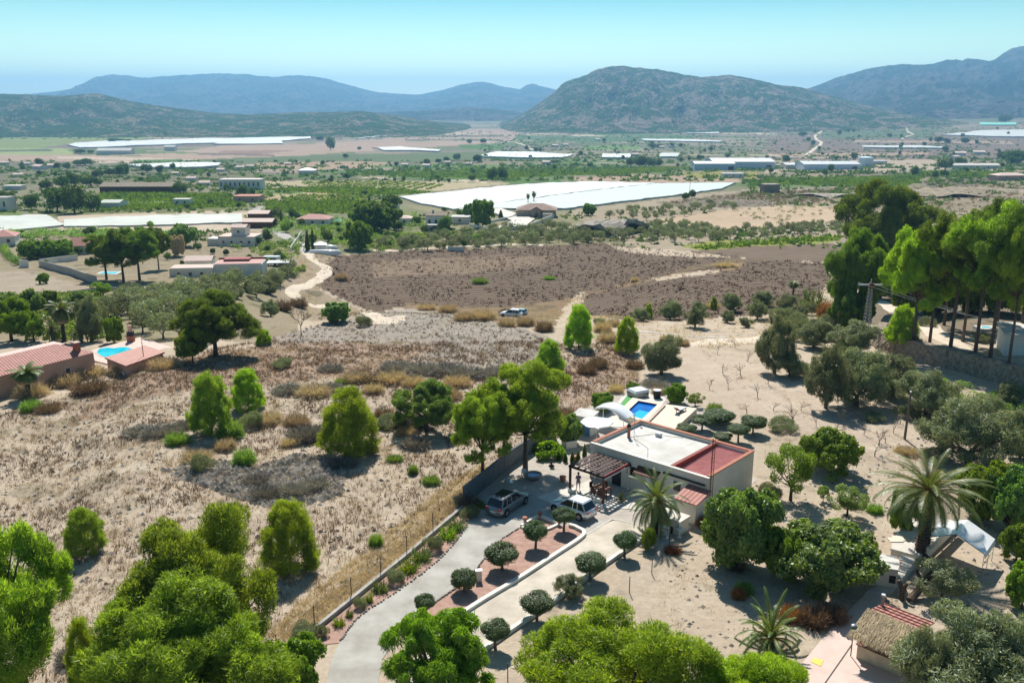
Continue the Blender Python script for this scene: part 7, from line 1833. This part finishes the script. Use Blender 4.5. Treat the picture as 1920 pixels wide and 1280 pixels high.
NO.append(orchard([(1190, 432), (1250, 420), (1350, 432), (1330, 442), (1200, 446)], 5, 6, .1, 3.0, OL, 'small olive in dense plot left of the double row', 'dense olive plot', 205))
NO.append(orchard([(0, 560), (60, 596), (0, 620)], 7, 7, .1, 4, ['far0', 'far1'], 'leafy tree in the garden behind pink villa roof', 'garden trees behind pink villa', 206, name='tree', mt='broad'))
print('ORCHARD', NO)
# clumps of trees in the distance
r = R_(300)
FT = [(60, 393, 30, 364), (108, 398, 44, 352), (140, 400, 54, 346), (176, 396, 30, 364), (12, 390, 44, 358), (88, 356, 26, 338), (115, 354, 32, 330), (142, 350, 34, 324), (170, 348, 30, 330), (185, 346, 22, 336), (225, 332, 20, 310), (236, 330, 16, 307), (275, 324, 20, 307), (300, 326, 16, 310),
      (205, 330, 20, 316), (190, 330, 22, 318), (180, 332, 16, 320), (338, 363, 28, 342), (455, 370, 28, 347), (472, 372, 16, 352), (75, 316, 16, 297), (160, 310, 26, 297), (145, 311, 18, 300), (108, 317, 14, 305), (125, 316, 16, 305), (652, 337, 13, 324), (923, 338, 22, 315), (941, 337, 24, 313),
      (1183, 312, 20, 296), (1198, 314, 30, 292), (1217, 313, 26, 295), (1235, 312, 18, 298), (1106, 314, 14, 305), (649, 297, 12, 288), (674, 281, 8, 275), (880, 270, 10, 261), (907, 269, 14, 260), (857, 300, 16, 288), (838, 304, 12, 294), (895, 304, 18, 290), (800, 308, 16, 298), (822, 306, 12, 298),
      (1772, 318, 32, 296), (1800, 315, 26, 296), (1715, 329, 16, 312), (1770, 331, 18, 319), (1601, 299, 13, 286), (1759, 268, 18, 256), (1775, 269, 14, 259), (1810, 270, 16, 258), (1902, 305, 38, 282), (1880, 300, 24, 284), (1505, 256, 17, 247), (1771, 285, 14, 274), (1885, 231, 28, 215), (1567, 300, 10, 292),
      (1005, 285, 9, 276), (1013, 285, 8, 276), (1132, 267, 8, 259), (1225, 278, 18, 269), (1235, 277, 12, 270), (1260, 277, 10, 268), (1310, 300, 10, 290), (1363, 296, 12, 288), (620, 282, 18, 256), (600, 264, 16, 255), (210, 267, 16, 259), (225, 266, 18, 260), (240, 266, 14, 261), (150, 288, 22, 280), (170, 288, 14, 281), (242, 284, 12, 278), (310, 255, 8, 248),
      (1285, 375, 16, 361), (1297, 372, 15, 356), (835, 396, 16, 388), (490, 345, 12, 330), (620, 341, 12, 333), (685, 365, 14, 357), (757, 339, 8, 330), (820, 335, 8, 328), (885, 339, 18, 328), (548, 409, 18, 390), (505, 404, 14, 390), (515, 409, 20, 392), (278, 440, 20, 428), (170, 440, 30, 425), (1040, 305, 30, 300)]
for (px, by, w, ty) in FT:
    plant('far%d' % (px % 3), px, by, w, ty, desc=None, label=None, name='broadleaf_tree', group='dark trees standing out in the valley')
LMF = [(135, 370, 'the big dark clump at left'), (145, 335, 'the wooded farm above left clump'), (255, 318, 'the roadside trees behind left village'), (933, 325, 'the lone dark pair mid valley'), (1200, 303, 'the round dark clump in mid valley'), (1395, 305, 'the pale blue warehouses'), (1000, 292, 'the bright oval crop cover'),
       (1790, 305, 'the farm trees at right'), (1860, 250, 'the far right white cover'), (450, 350, 'the works with blue bays'), (256, 355, 'the long grey-roofed barn'), (350, 266, 'the very long white cover'), (860, 298, 'the valley hamlet'), (700, 370, 'the gardens behind domed tree'), (520, 400, 'the palm near concrete lane'), (1500, 255, 'the zigzag white road'), (1300, 365, 'the right end of huge white cover'), (100, 300, 'the far left hamlet')]
seen = {}
for o in [o for o in C.objects if o.get('group') == 'dark trees standing out in the valley']:
    px, py = proj(*o.location); d = sorted((math.hypot(px - a, py - b), a, b, s) for a, b, s in LMF)[0]; o['category'] = 'tree'
    dx, dy = px - d[1], (py - d[2]) * 1.5; rel = ('right of' if dx > 0 else 'left of') if abs(dx) > abs(dy) else ('in front of' if dy > 0 else 'behind')
    AUTO.setdefault(('dark round distant tree', rel, d[3]), []).append((d[0], o))
# scattered small trees across the plain: alike at this size
r = R_(311)
zones = [((0, 306, 480, 400), 36, 'small tree dotted among far left farms and hedges', 9), ((0, 425, 560, 500), 40, 'small garden tree between netting and pool gardens at left', 13), ((480, 300, 900, 345), 22, 'small tree dotted over fields left of valley centre', 7),
         ((900, 260, 1440, 330), 28, 'small tree dotted over fields in valley centre', 7), ((1440, 205, 1920, 300), 46, 'small tree dotted over the right-hand plain', 7), ((490, 400, 900, 468), 46, 'leafy garden tree among houses in the centre', 16), ((1440, 300, 1920, 335), 12, 'small tree near farms right of the warehouses', 12)]
for (x0, y0, x1, y1), n, lb, w in zones:
    for i in range(n):
        px, py = r.uniform(x0, x1), y0 + (y1 - y0) * r.rand() ** .8; ww = w * r.uniform(.6, 1.35)
        plant('far%d' % (i % 3), px, py, ww, py - ww * r.uniform(.8, 1.1), lb, name='tree', group=lb, mt=('broad' if (i % 4 == 0 and y0 > 395) else None))
# bare saplings in the orchard
for i, (px, by, ty) in enumerate([(1388, 703, 668), (1402, 678, 655), (1378, 650, 625), (1440, 720, 690), (1462, 690, 664), (1486, 795, 750), (1502, 770, 742), (1582, 800, 765), (1570, 815, 775), (1648, 835, 795), (1660, 830, 800), (1675, 812, 785), (1688, 795, 770), (1745, 790, 765), (1640, 855, 815), (1420, 745, 715), (1355, 700, 672), (1330, 730, 705), (1400, 775, 745), (1850, 925, 890),
                                  (1822, 1100, 1065), (1365, 725, 700), (1450, 770, 745), (1530, 800, 775), (1620, 815, 790), (1345, 665, 645), (1425, 665, 642)]):
    plant('bare%d' % (i % 2), px, by, (by - ty) * 1.2, ty, desc='thin bare almond sapling', name='almond_sapling', cat='sapling', group='bare almond saplings in the pale orchard')
plant('deadbush', 565, 630, 52, 562, 'leafless dark dead bush at edge of pale clearing', name='dead_bush', cat='bush')
plant('deadbush', 1720, 660, 40, 620, 'bare brittle bush growing on top of stone wall', name='dead_bush', cat='bush')
# bushes of the rough fields
B = {'goldbush': ('straw-coloured dry bush', [(735, 717, 60, 690), (775, 722, 50, 700), (838, 748, 56, 722), (858, 722, 56, 698), (905, 598, 50, 578), (870, 600, 40, 582), (840, 585, 36, 568), (800, 580, 36, 568), (1130, 622, 34, 600), (1360, 500, 40, 490), (1190, 528, 16, 518), (545, 835, 34, 815), (762, 815, 40, 795), (1335, 577, 30, 565), (240, 698, 60, 672), (310, 690, 60, 665), (1155, 735, 30, 715), (640, 525, 24, 510), (1250, 640, 26, 625), (1280, 648, 26, 632)]),
     'drybush': ('pale beige dry bush', [(500, 790, 60, 768), (590, 740, 64, 716), (665, 715, 60, 692), (555, 795, 50, 772), (950, 612, 34, 594), (985, 610, 36, 592), (1140, 640, 40, 618), (60, 742, 60, 712), (120, 722, 60, 694), (170, 705, 60, 680), (700, 735, 40, 715), (1150, 612, 30, 596), (1700, 850, 46, 832), (420, 840, 46, 818), (1235, 738, 26, 722), (1400, 1010, 40, 990), (690, 845, 40, 825), (370, 860, 60, 838)]),
     'greybush': ('grey twiggy brush heap', [(540, 735, 60, 716), (790, 697, 70, 676), (840, 700, 80, 678), (880, 703, 70, 684), (740, 692, 60, 674), (570, 825, 70, 795), (590, 820, 66, 792), (640, 870, 60, 850), (780, 835, 60, 812), (500, 930, 60, 905), (550, 925, 60, 900), (590, 915, 60, 890), (300, 815, 70, 792), (260, 812, 60, 795), (345, 800, 50, 785), (770, 800, 60, 770), (620, 695, 50, 680), (930, 702, 60, 684), (620, 732, 50, 715), (1230, 722, 60, 708), (140, 1235, 70, 1205), (480, 905, 56, 885)]),
     'brownbush': ('dark brown dry bush', [(700, 715, 50, 696), (720, 780, 40, 760), (1120, 690, 40, 665), (1100, 700, 40, 680), (170, 735, 70, 705), (90, 770, 50, 750), (720, 800, 36, 784), (1060, 780, 40, 758), (1190, 690, 36, 670), (1380, 1065, 40, 1045), (1560, 1160, 60, 1120), (1525, 1170, 60, 1125), (950, 590, 30, 578), (560, 575, 34, 555), (530, 582, 36, 560), (1020, 620, 36, 600), (880, 950, 46, 925)]),
     'rustbush': ('rusty orange dry shrub', [(1325, 985, 46, 962), (1262, 1035, 34, 1018), (1480, 1160, 46, 1125), (1385, 1120, 30, 1095), (1305, 945, 30, 925), (1550, 595, 40, 560)]),
     'greenbush': ('yellow-green low bush', [(333, 830, 46, 805), (458, 868, 42, 835), (430, 820, 50, 780), (640, 640 + 80, 26, 706), (1030, 715, 40, 695), (1090, 640, 26, 622), (705, 1022, 26, 995), (740, 862, 34, 850), (775, 888, 18, 868), (808, 905, 34, 888), (1340, 770, 30, 752), (1640, 960, 30, 940), (900, 530, 30, 520), (1030, 524, 22, 516), (1295, 825, 20, 812), (60, 720 + 50, 40, 745), (1395, 1110, 36, 1085)]),
     'shrub1': ('grey-green rounded shrub', [(1465, 600, 44, 575), (1498, 612, 46, 588), (1530, 628, 50, 600), (1510, 590, 40, 566), (1560, 620, 50, 590), (1640, 700, 50, 676), (1580, 680, 50, 650), (1500, 700, 46, 676), (1700, 780, 50, 756), (1640, 790, 40, 770), (1790, 800, 50, 775), (1880, 800, 60, 770), (1845, 640, 40, 622), (1900, 636, 44, 616), (1740, 612, 40, 595), (1660, 560, 50, 535), (1700, 545, 50, 520), (735, 800, 60, 775), (570, 1190, 60, 1160), (1490, 625, 40, 600), (1505, 640, 40, 615), (1560, 640, 44, 612), (1470, 805, 60, 780), (1440, 935, 50, 900), (1750, 860, 50, 836), (380, 880, 46, 850), (680, 610, 36, 592), (530, 690, 40, 670), (1125, 620 - 12, 26, 596), (1660, 700, 40, 680), (1770, 750, 50, 720), (1850, 770, 60, 735), (470, 800, 46, 770)])}
for k, (desc, L) in B.items():
    for (px, by, w, ty) in L:
        plant(k, px, by, w, ty, desc=desc, name='bush', cat='bush', group=desc + 's of the rough ground', mt='broad' if k == 'greenbush' else None)
# bed along the driveway
r = R_(77)
for i, (px, by, w, ty) in enumerate([(608, 1192, 22, 1172), (636, 1172, 26, 1150), (655, 1156, 18, 1138), (676, 1138, 26, 1115), (692, 1128, 18, 1105), (712, 1108, 36, 1082), (740, 1090, 40, 1062), (765, 1070, 44, 1040), (790, 1050, 40, 1018), (812, 1030, 40, 1000), (838, 1008, 40, 980), (856, 992, 40, 965), (880, 970, 40, 945), (900, 952, 30, 935)]):
    plant('shrub1' if i % 3 == 0 else 'agave', px, by, w, ty, desc='pale green leafy plant', name='garden_plant', cat='plant', group='plants in the bed beside the driveway', mt='bright' if i % 3 == 1 else None)
for i, (px, by, ty) in enumerate([(1047, 863, 845), (1060, 866, 848), (1073, 868, 846), (1084, 866, 845), (1096, 860, 832)]):
    plant('cypress', px, by, 9, ty, desc='slim potted conifer', name='potted_conifer', cat='plant', group='conifers behind the pergola')
plant('agave', 1525, 582, 52, 535, 'pale green reed clump left of the dark pine', name='reed_clump', cat='reeds')
o = thing('tree_stump', 'dark forked tree stump at the concrete steps', 'stump', PZ(1690, 1123, 0)); MB().tube([(0, 0, -.1), (0, 0, .8), (-.3, .1, 1.5)], [.22, .18, .14], 8).build('stem', M['bark'], o); MB().tube([(0, 0, .8), (.3, 0, 1.3)], [.16, .12], 8).build('fork', M['bark'], o)
o = thing('fallen_trunk', 'thick dark leaning trunk under sparse pale tree', 'trunk', PZ(1706, 1128, 0)); MB().tube([(0, 0, .1), (1.2, .9, .8), (2.2, 1.6, 1.6)], [.3, .26, .2], 9).build('stem', M['bark'], o); MB().tube([(1.2, .9, .8), (1.0, 1.6, 1.7)], [.16, .1], 8).build('fork', M['bark'], o)
for px, by, ty, lb in [(1233 + 97, 905 - 75, 0, '')][:0]: pass
finish_auto()
def ordn(i): return ['first', 'second', 'third', 'fourth', 'fifth', 'sixth', 'seventh', 'eighth', 'ninth', 'tenth', 'eleventh', 'twelfth'][i] if i < 12 else '%dth' % (i + 1) if (i + 1) % 10 not in (1, 2, 3) or i < 20 else '%d%s' % (i + 1, {1: 'st', 2: 'nd', 3: 'rd'}[(i + 1) % 10])
def number(objs, base, rows=False):
    L = [(float(proj(*o.location)[0]), float(proj(*o.location)[1]), o) for o in objs if o.type == 'EMPTY' or o.type == 'MESH']
    L = [q for q in L if -30 < q[0] < 1950]
    if rows:
        L.sort(key=lambda q: -q[1]); n = max(2, round(len(L) / 9)); k = math.ceil(len(L) / n)
        for j in range(n):
            R = sorted(L[j * k:(j + 1) * k], key=lambda q: q[0])
            for i, q in enumerate(R): q[2]['label'] = '%s, %s row back, %s from left' % (base, ordn(j), ordn(i))
    else:
        L.sort(key=lambda q: q[0])
        for i, q in enumerate(L): q[2]['label'] = '%s, %s from the left' % (base, ordn(i))
G_ = {}
for o in C.objects:
    if o.parent is None and o.get('group'): G_.setdefault(o['group'], []).append(o)
for g_, b_ in (('olive orchard left of the winding track', 'grey-green olive in orchard by winding track'), ('olive grove below the villas', 'olive in the grove below the farmhouse'), ('olive rows beyond the rock bank', 'small olive beyond the rock bank'),
               ('olive rows below the tan field', 'round olive below the bare tan field'), ('dense olive plot', 'small olive in dense middle plot'), ('garden trees behind pink villa', 'leafy tree at left behind pink villa')): number(G_.get(g_, []), b_, True)
for z_ in zones: number(G_.get(z_[2], []), z_[2])
number(FARM, 'tiny pale farmhouse far across the valley')
number(G_.get('stepped row of crop covers', []), 'short white crop cover in stepped row')

# ------------------------------------------------------------------ uncountable ground growth
def blades(X, Y, h, w, nb, r, spread=.25, wid=.03):
    n = len(X) * nb; x = np.repeat(X, nb); y = np.repeat(Y, nb); hh = np.repeat(h, nb) * r.uniform(.45, 1.15, n); ww = np.repeat(w, nb)
    b = np.stack([x + r.randn(n) * ww * .35, y + r.randn(n) * ww * .35, np.zeros(n)], -1); b[:, 2] = terr(b[:, 0], b[:, 1]) - .03
    e = b + np.stack([r.randn(n) * hh * spread * 1.6, r.randn(n) * hh * spread * 1.6, hh], -1); a = r.uniform(0, 3.14, n); s = np.stack([np.cos(a), np.sin(a), 0 * a], -1) * (wid * hh / .5 * r.uniform(.6, 1.5, n))[:, None]
    return np.stack([b - s, b + s, e], 1)
def stuff(name, X, Y, h, w, nb, m, seed, label=None, **kw):
    r = R_(seed); V = blades(X, Y, h, w, nb, r, **kw); o = link(name, bulk(name, V, 3, FM[m], np.repeat(r.rand(len(X)), nb) * .6 + r.rand(len(V)) * .4)); tag(o, label, None, None, 'stuff'); return o
def field(polys, n, r):
    W = np.vstack([np.array([G(*q)[:2] for q in P]) for P in polys]); x = r.uniform(W[:, 0].min(), W[:, 0].max(), n); y = r.uniform(W[:, 1].min(), W[:, 1].max(), n)
    k = np.zeros(n, bool)
    for P in polys: k |= inpoly(np.array([G(*q)[:2] for q in P]), x, y)
    return x[k], y[k]
def away(x, y, d=1.2):
    """keep off the yard, the driveway and the terrace"""
    k = np.ones(len(x), bool)
    for P in ([(952, 880), (1040, 812), (1090, 772), (1140, 735), (1240, 720), (1330, 770), (1430, 900), (1330, 960), (1255, 1020), (1203, 1010), (1046, 1122), (927, 1203), (720, 1300), (600, 1420), (566, 1192), (760, 1042), (872, 950)], [(1622, 1105), (1440, 1330), (1760, 1340), (1640, 1150), (1810, 985), (1700, 960), (1664, 1000)]):
        W = np.array([PZ(*q)[:2] for q in P]); k &= ~inpoly(W, x, y)
    return k
ROUGH = [(-60, 800), (100, 745), (200, 700), (340, 665), (480, 640), (620, 605), (740, 582), (860, 590), (960, 612), (1040, 645), (1180, 640), (1200, 690), (1190, 740), (1120, 780), (1050, 800), (960, 868), (868, 944), (560, 1192), (500, 1300), (-60, 1300)]
r = R_(400); x, y = field([ROUGH], 260000, r); d = wob(x, y, 7, 21) + .6 * wob(x, y, 2.5, 22); k = (d > r.uniform(-.75, .6, len(x))) & away(x, y); x, y = x[k], y[k]; sel = r.rand(len(x))
n1 = min(len(x), 90000); x, y, sel = x[:n1], y[:n1], sel[:n1]
qx, qy = proj(x, y, terr(x, y)); kk = ~((qx > 520) & (qx < 1000) & (qy < 640) & (r.rand(len(x)) < .8)); x, y, sel = x[kk], y[kk], sel[kk]; tone = wob(x, y, 16, 33) + r.randn(len(x)) * .25 + .3 * (proj(x, y, terr(x, y))[1] < 745)
print('ROUGH', len(x))
a = tone > .1; stuff('dry_weeds', x[a], y[a], r.uniform(.2, .55, a.sum()), np.full(a.sum(), .3), 6, 'brown', 401)
a = (tone <= .1) & (sel < .75); stuff('straw_grass', x[a], y[a], r.uniform(.15, .45, a.sum()), np.full(a.sum(), .45), 7, 'dry', 402, spread=.4)
a = (tone <= .1) & (sel >= .85); stuff('grey_grass', x[a], y[a], r.uniform(.15, .4, a.sum()), np.full(a.sum(), .45), 7, 'grey', 403, spread=.5)
# verge strip outside the fence
x, y = field([[(868, 944), (930, 875), (900, 872), (840, 905), (560, 1130), (500, 1190), (540, 1215)]], 26000, r); k = away(x, y); stuff('verge_grass', x[k], y[k], r.uniform(.15, .4, k.sum()), np.full(k.sum(), .3), 5, 'gold', 404, spread=.5)
# brown fields: dead vines in rows
BF = [[(600, 500), (630, 480), (760, 470), (900, 466), (1130, 456), (1290, 474), (1390, 480), (1230, 524), (1060, 562), (940, 578), (760, 572), (700, 585), (640, 560), (600, 540)], [(1390, 492), (1540, 490), (1560, 520), (1530, 560), (1440, 590), (1200, 604), (1100, 590), (1075, 590), (1098, 552), (1240, 526)]]
r = R_(410); X_, Y_ = [], []
for P in BF:
    a, b = grid(P, 1.5, 2.62, .2525, r, .12); X_.append(a); Y_.append(b)
x, y = np.concatenate(X_), np.concatenate(Y_); x = x + .35 * r.randn(len(x)); y = y + .3 * r.randn(len(x)); k = (wob(x, y, 25, 8) + .8 * wob(x, y, 9, 9) + r.randn(len(x)) * .3) > -.35; x, y = x[k], y[k]; print('VINES', len(x))
stuff('dead_vines', x, y, r.uniform(.25, .7, len(x)) * (1 + .4 * wob(x, y, 30, 2)), np.full(len(x), .9), 10, 'vinedark', 411, spread=.45, wid=.08)
# green vines
r = R_(420); X_, Y_ = [], []
for P, sx, sy, an in (([(640, 321), (900, 319), (1120, 314), (1300, 314), (1250, 322), (1110, 328), (960, 334), (760, 332)], 3, 6, .1), ([(187, 362), (430, 362), (433, 378), (187, 380)], 2, 4, .1), ([(167, 384), (460, 378), (462, 388), (200, 396)], 2, 4, .05),
                     ([(495, 378), (640, 376), (740, 380), (700, 402), (500, 400)], 2, 3.6, .05), ([(560, 342), (640, 339), (760, 341), (840, 348), (820, 356), (600, 356)], 2.5, 9, 1.45), ([(480, 356), (620, 350), (760, 356), (820, 362), (690, 367)], 2, 5, .05), ([(560, 366), (700, 368), (680, 377), (540, 377)], 2, 8, 1.2),
                     ([(1400, 345), (1440, 335), (1600, 333), (1740, 325), (1720, 340), (1690, 353), (1600, 350)], 2.5, 4, .1), ([(1720, 322), (1900, 320), (1900, 332), (1760, 332)], 3, 5, 0), ([(1290, 465), (1480, 448), (1575, 443), (1575, 450), (1330, 468)], 2, 3, .1)):
    a, b = grid(P, sx, sy, an, r, .06); X_.append(a); Y_.append(b)
x, y = np.concatenate(X_), np.concatenate(Y_); print('GREEN', len(x)); stuff('vine_rows', x, y, np.full(len(x), 1.5), np.full(len(x), 1.8), 5, 'vine', 421, spread=.5, wid=.22)
# scrub across the plain and rough banks
r = R_(430); N = 60000; px = r.uniform(-200, 2120, N); t_ = r.rand(N); Yd = 320 * (3600 / 320) ** t_; x = (px - 960) / F * Yd * 1.02; y = Yd
z = terr(x, y); qx, qy = proj(x, y, z)
k = (wob(x, y, 90, 41) + .7 * wob(x, y, 400, 42) + r.randn(N) * .35) > .25
k &= ~((qx > 745) & (qx < 1390) & (qy > 340) & (qy < 398)) & ~((qx < 460) & (qy > 400) & (qy < 432)) & ~((qx < 900) & (qy < 302) & (qy > 262)) & ~inpoly([(1230, 412), (1400, 390), (1575, 388), (1575, 415), (1340, 432)], qx, qy)
for P in BF: k &= ~inpoly(P, qx, qy)
x, y = x[k][:10000], y[k][:10000]; print('SCRUB', len(x)); s_ = np.clip(y / 500, .5, 2.2) * r.uniform(.5, 1.3, len(x)); stuff('scrub', x, y, s_ * 1.5, s_ * 1.6, 6, 'far', 431, spread=.55, wid=.3)
# right-hand ground: sparse weeds, and the banks
r = R_(440); x, y = field([[(1180, 1100), (1260, 1020), (1420, 900), (1440, 820), (1300, 640), (1500, 600), (1650, 660), (1960, 760), (1960, 1200), (1700, 1150), (1500, 1230), (1300, 1300)]], 42000, r)
k = ((wob(x, y, 9, 51) + .5 * wob(x, y, 3, 52) + r.randn(len(x)) * .3) > .45) & away(x, y); stuff('sparse_weeds', x[k], y[k], r.uniform(.1, .35, k.sum()), np.full(k.sum(), .4), 6, 'dry', 441, spread=.6); print('SPARSE', k.sum())
r = R_(450); x, y = field([[(1180, 470), (1400, 486), (1540, 500), (1640, 560), (1560, 640), (1300, 650), (1050, 640), (1050, 600)], [(780, 565), (1060, 560), (1230, 524), (1390, 492), (1400, 500), (1240, 530), (1060, 585), (1040, 612), (900, 600)], [(560, 480), (640, 480), (600, 545), (700, 588), (640, 600), (560, 560)]], 60000, r)
k = ((wob(x, y, 14, 53) + r.randn(len(x)) * .35) > .2)
for P in BF: k &= ~inpoly(np.array([G(*q)[:2] for q in P]), x, y)
stuff('bank_grass', x[k], y[k], r.uniform(.25, .6, k.sum()), np.full(k.sum(), .5), 6, 'gold', 451, spread=.5, wid=.05); print('BANK', k.sum())
# undergrowth of gardens and banks that reads as one mass
def greenery(name, poly, n, s, m, seed, k=46, L=.5, W=.3, flat_=.75):
    r = R_(seed); x, y = field([poly], n * 3, r); x, y = x[:n], y[:n]; sz = s * r.uniform(.45, 1.25, len(x)); zz = terr(x, y) + sz * flat_ * .55
    d = unit(r.randn(len(x), k, 3)); d[:, :, 2] = np.abs(d[:, :, 2]) - .15; p = np.stack([x, y, zz], -1)[:, None] + d * (sz[:, None, None] * np.array([1, 1, flat_])) * r.uniform(.75, 1.05, (len(x), k, 1)) * r.uniform(.7, 1.3, (len(x), 1, 3))
    nn = unit(d + r.randn(*d.shape) * .5); t = unit(np.cross(nn, r.randn(*d.shape))); sd = np.cross(nn, t)
    V = np.stack([p, p + t * L * .5 + sd * W * .5, p + t * L, p + t * L * .5 - sd * W * .5], 2).reshape(-1, 4, 3)
    tag(link(name, bulk(name, V, 4, FM[m], (.5 * r.rand(len(x), 1) + .5 * r.rand(len(x), k)).reshape(-1))), None, None, None, 'stuff')
greenery('undergrowth', [(560, 424), (700, 436), (800, 440), (800, 462), (690, 474), (650, 470), (600, 450)], 260, 1.5, 'bright', 501)
greenery('undergrowth', [(490, 405), (560, 402), (700, 412), (780, 400), (800, 430), (600, 432), (500, 440)], 260, 1.6, 'broad', 502)
greenery('undergrowth', [(690, 446), (900, 430), (1180, 436), (1180, 452), (900, 462), (700, 474)], 420, 1.2, 'olive', 503)
greenery('undergrowth', [(10, 434), (250, 434), (330, 440), (320, 452), (150, 448), (0, 446)], 300, 1.6, 'broad', 504)
greenery('undergrowth', [(0, 565), (200, 545), (220, 600), (190, 640), (60, 640), (0, 620)], 260, 1.1, 'broad', 505)
greenery('undergrowth', [(230, 552), (420, 530), (570, 502), (560, 520), (430, 560), (300, 600)], 330, 1.0, 'olive', 506)
greenery('undergrowth', [(520, 506), (575, 500), (572, 512), (525, 518)], 60, 1.0, 'bright', 507, L=.3)
greenery('undergrowth', [(430, 470), (560, 450), (560, 480), (540, 500), (440, 460)], 90, 1.3, 'broad', 508)
greenery('bank_scrub', [(1560, 350), (1720, 352), (1960, 345), (1960, 395), (1740, 402), (1590, 388)], 420, 1.5, 'brown', 509)
greenery('bank_scrub', [(1240, 384), (1400, 362), (1560, 356), (1560, 384), (1440, 386), (1300, 392)], 300, 1.5, 'brown', 510)
greenery('bank_scrub', [(1190, 400), (1300, 380), (1560, 360), (1900, 400), (1720, 420), (1590, 440), (1300, 395)], 200, 1.3, 'olive', 511)
greenery('bank_scrub', [(530, 480), (640, 480), (610, 540), (700, 590), (600, 600), (590, 560), (620, 500)], 130, .8, 'brown', 512, L=.25, W=.1)
greenery('bank_scrub', [(1440, 560), (1560, 560), (1640, 620), (1640, 650), (1500, 650), (1440, 620)], 110, .9, 'olive', 513, L=.2, W=.08, k=120)
greenery('bank_scrub', [(1680, 700), (1960, 770), (1960, 880), (1880, 860), (1760, 790)], 90, 1.0, 'broad', 514, L=.2, W=.12, k=120)
greenery('undergrowth', [(1780, 900), (1960, 880), (1960, 980), (1830, 960)], 60, 1.1, 'bright', 515, L=.2, W=.14, k=160)
# stones
def stones(n, poly, seed, s0, s1):
    r = R_(seed); x, y = field([poly], n * 3, r); x, y = x[:n], y[:n]; k = away(x, y); x, y = x[k], y[k]; n = len(x); z = terr(x, y)
    o6 = np.array([(1, 0, 0), (0, 1, 0), (-1, 0, 0), (0, -1, 0), (0, 0, .8), (0, 0, -.5)]); T = [(0, 1, 4), (1, 2, 4), (2, 3, 4), (3, 0, 4), (1, 0, 5), (2, 1, 5), (3, 2, 5), (0, 3, 5)]
    s = (s0 + (s1 - s0) * r.rand(n) ** 3)[:, None, None]; v = o6[None] * s * r.uniform(.6, 1.3, (n, 6, 3)) + np.stack([x, y, z], -1)[:, None]
    V = v[:, np.array(T)].reshape(-1, 3, 3); tag(link('stones', bulk('stones', V, 3, M['rock'])), None, None, None, 'stuff')
stones(9000, ROUGH, 460, .05, .32)
stones(4000, [(470, 880), (560, 850), (650, 870), (640, 930), (520, 960), (300, 880), (420, 860)], 461, .1, .5)
stones(2500, [(1240, 1020), (1420, 900), (1960, 760), (1960, 1200), (1700, 1150), (1300, 1280)], 462, .05, .25)
# ------------------------------------------------------------------ air
def build_haze():
    b = MB().box(-21000, 21000, -20000, 21000, -115, 540)
    m = bpy.data.materials.new('haze'); m.use_nodes = True
    n, l = m.node_tree.nodes, m.node_tree.links
    n.remove(n['Principled BSDF'])
    v = n.new('ShaderNodeVolumePrincipled')
    v.inputs['Color'].default_value = (0.30, 0.64, 1.0, 1)
    v.inputs['Density'].default_value = 0.00011
    v.inputs['Anisotropy'].default_value = 0.3
    l.new(v.outputs[0], n['Material Output'].inputs['Volume'])
    tag(b.build('haze', m), kind='stuff')
build_haze()
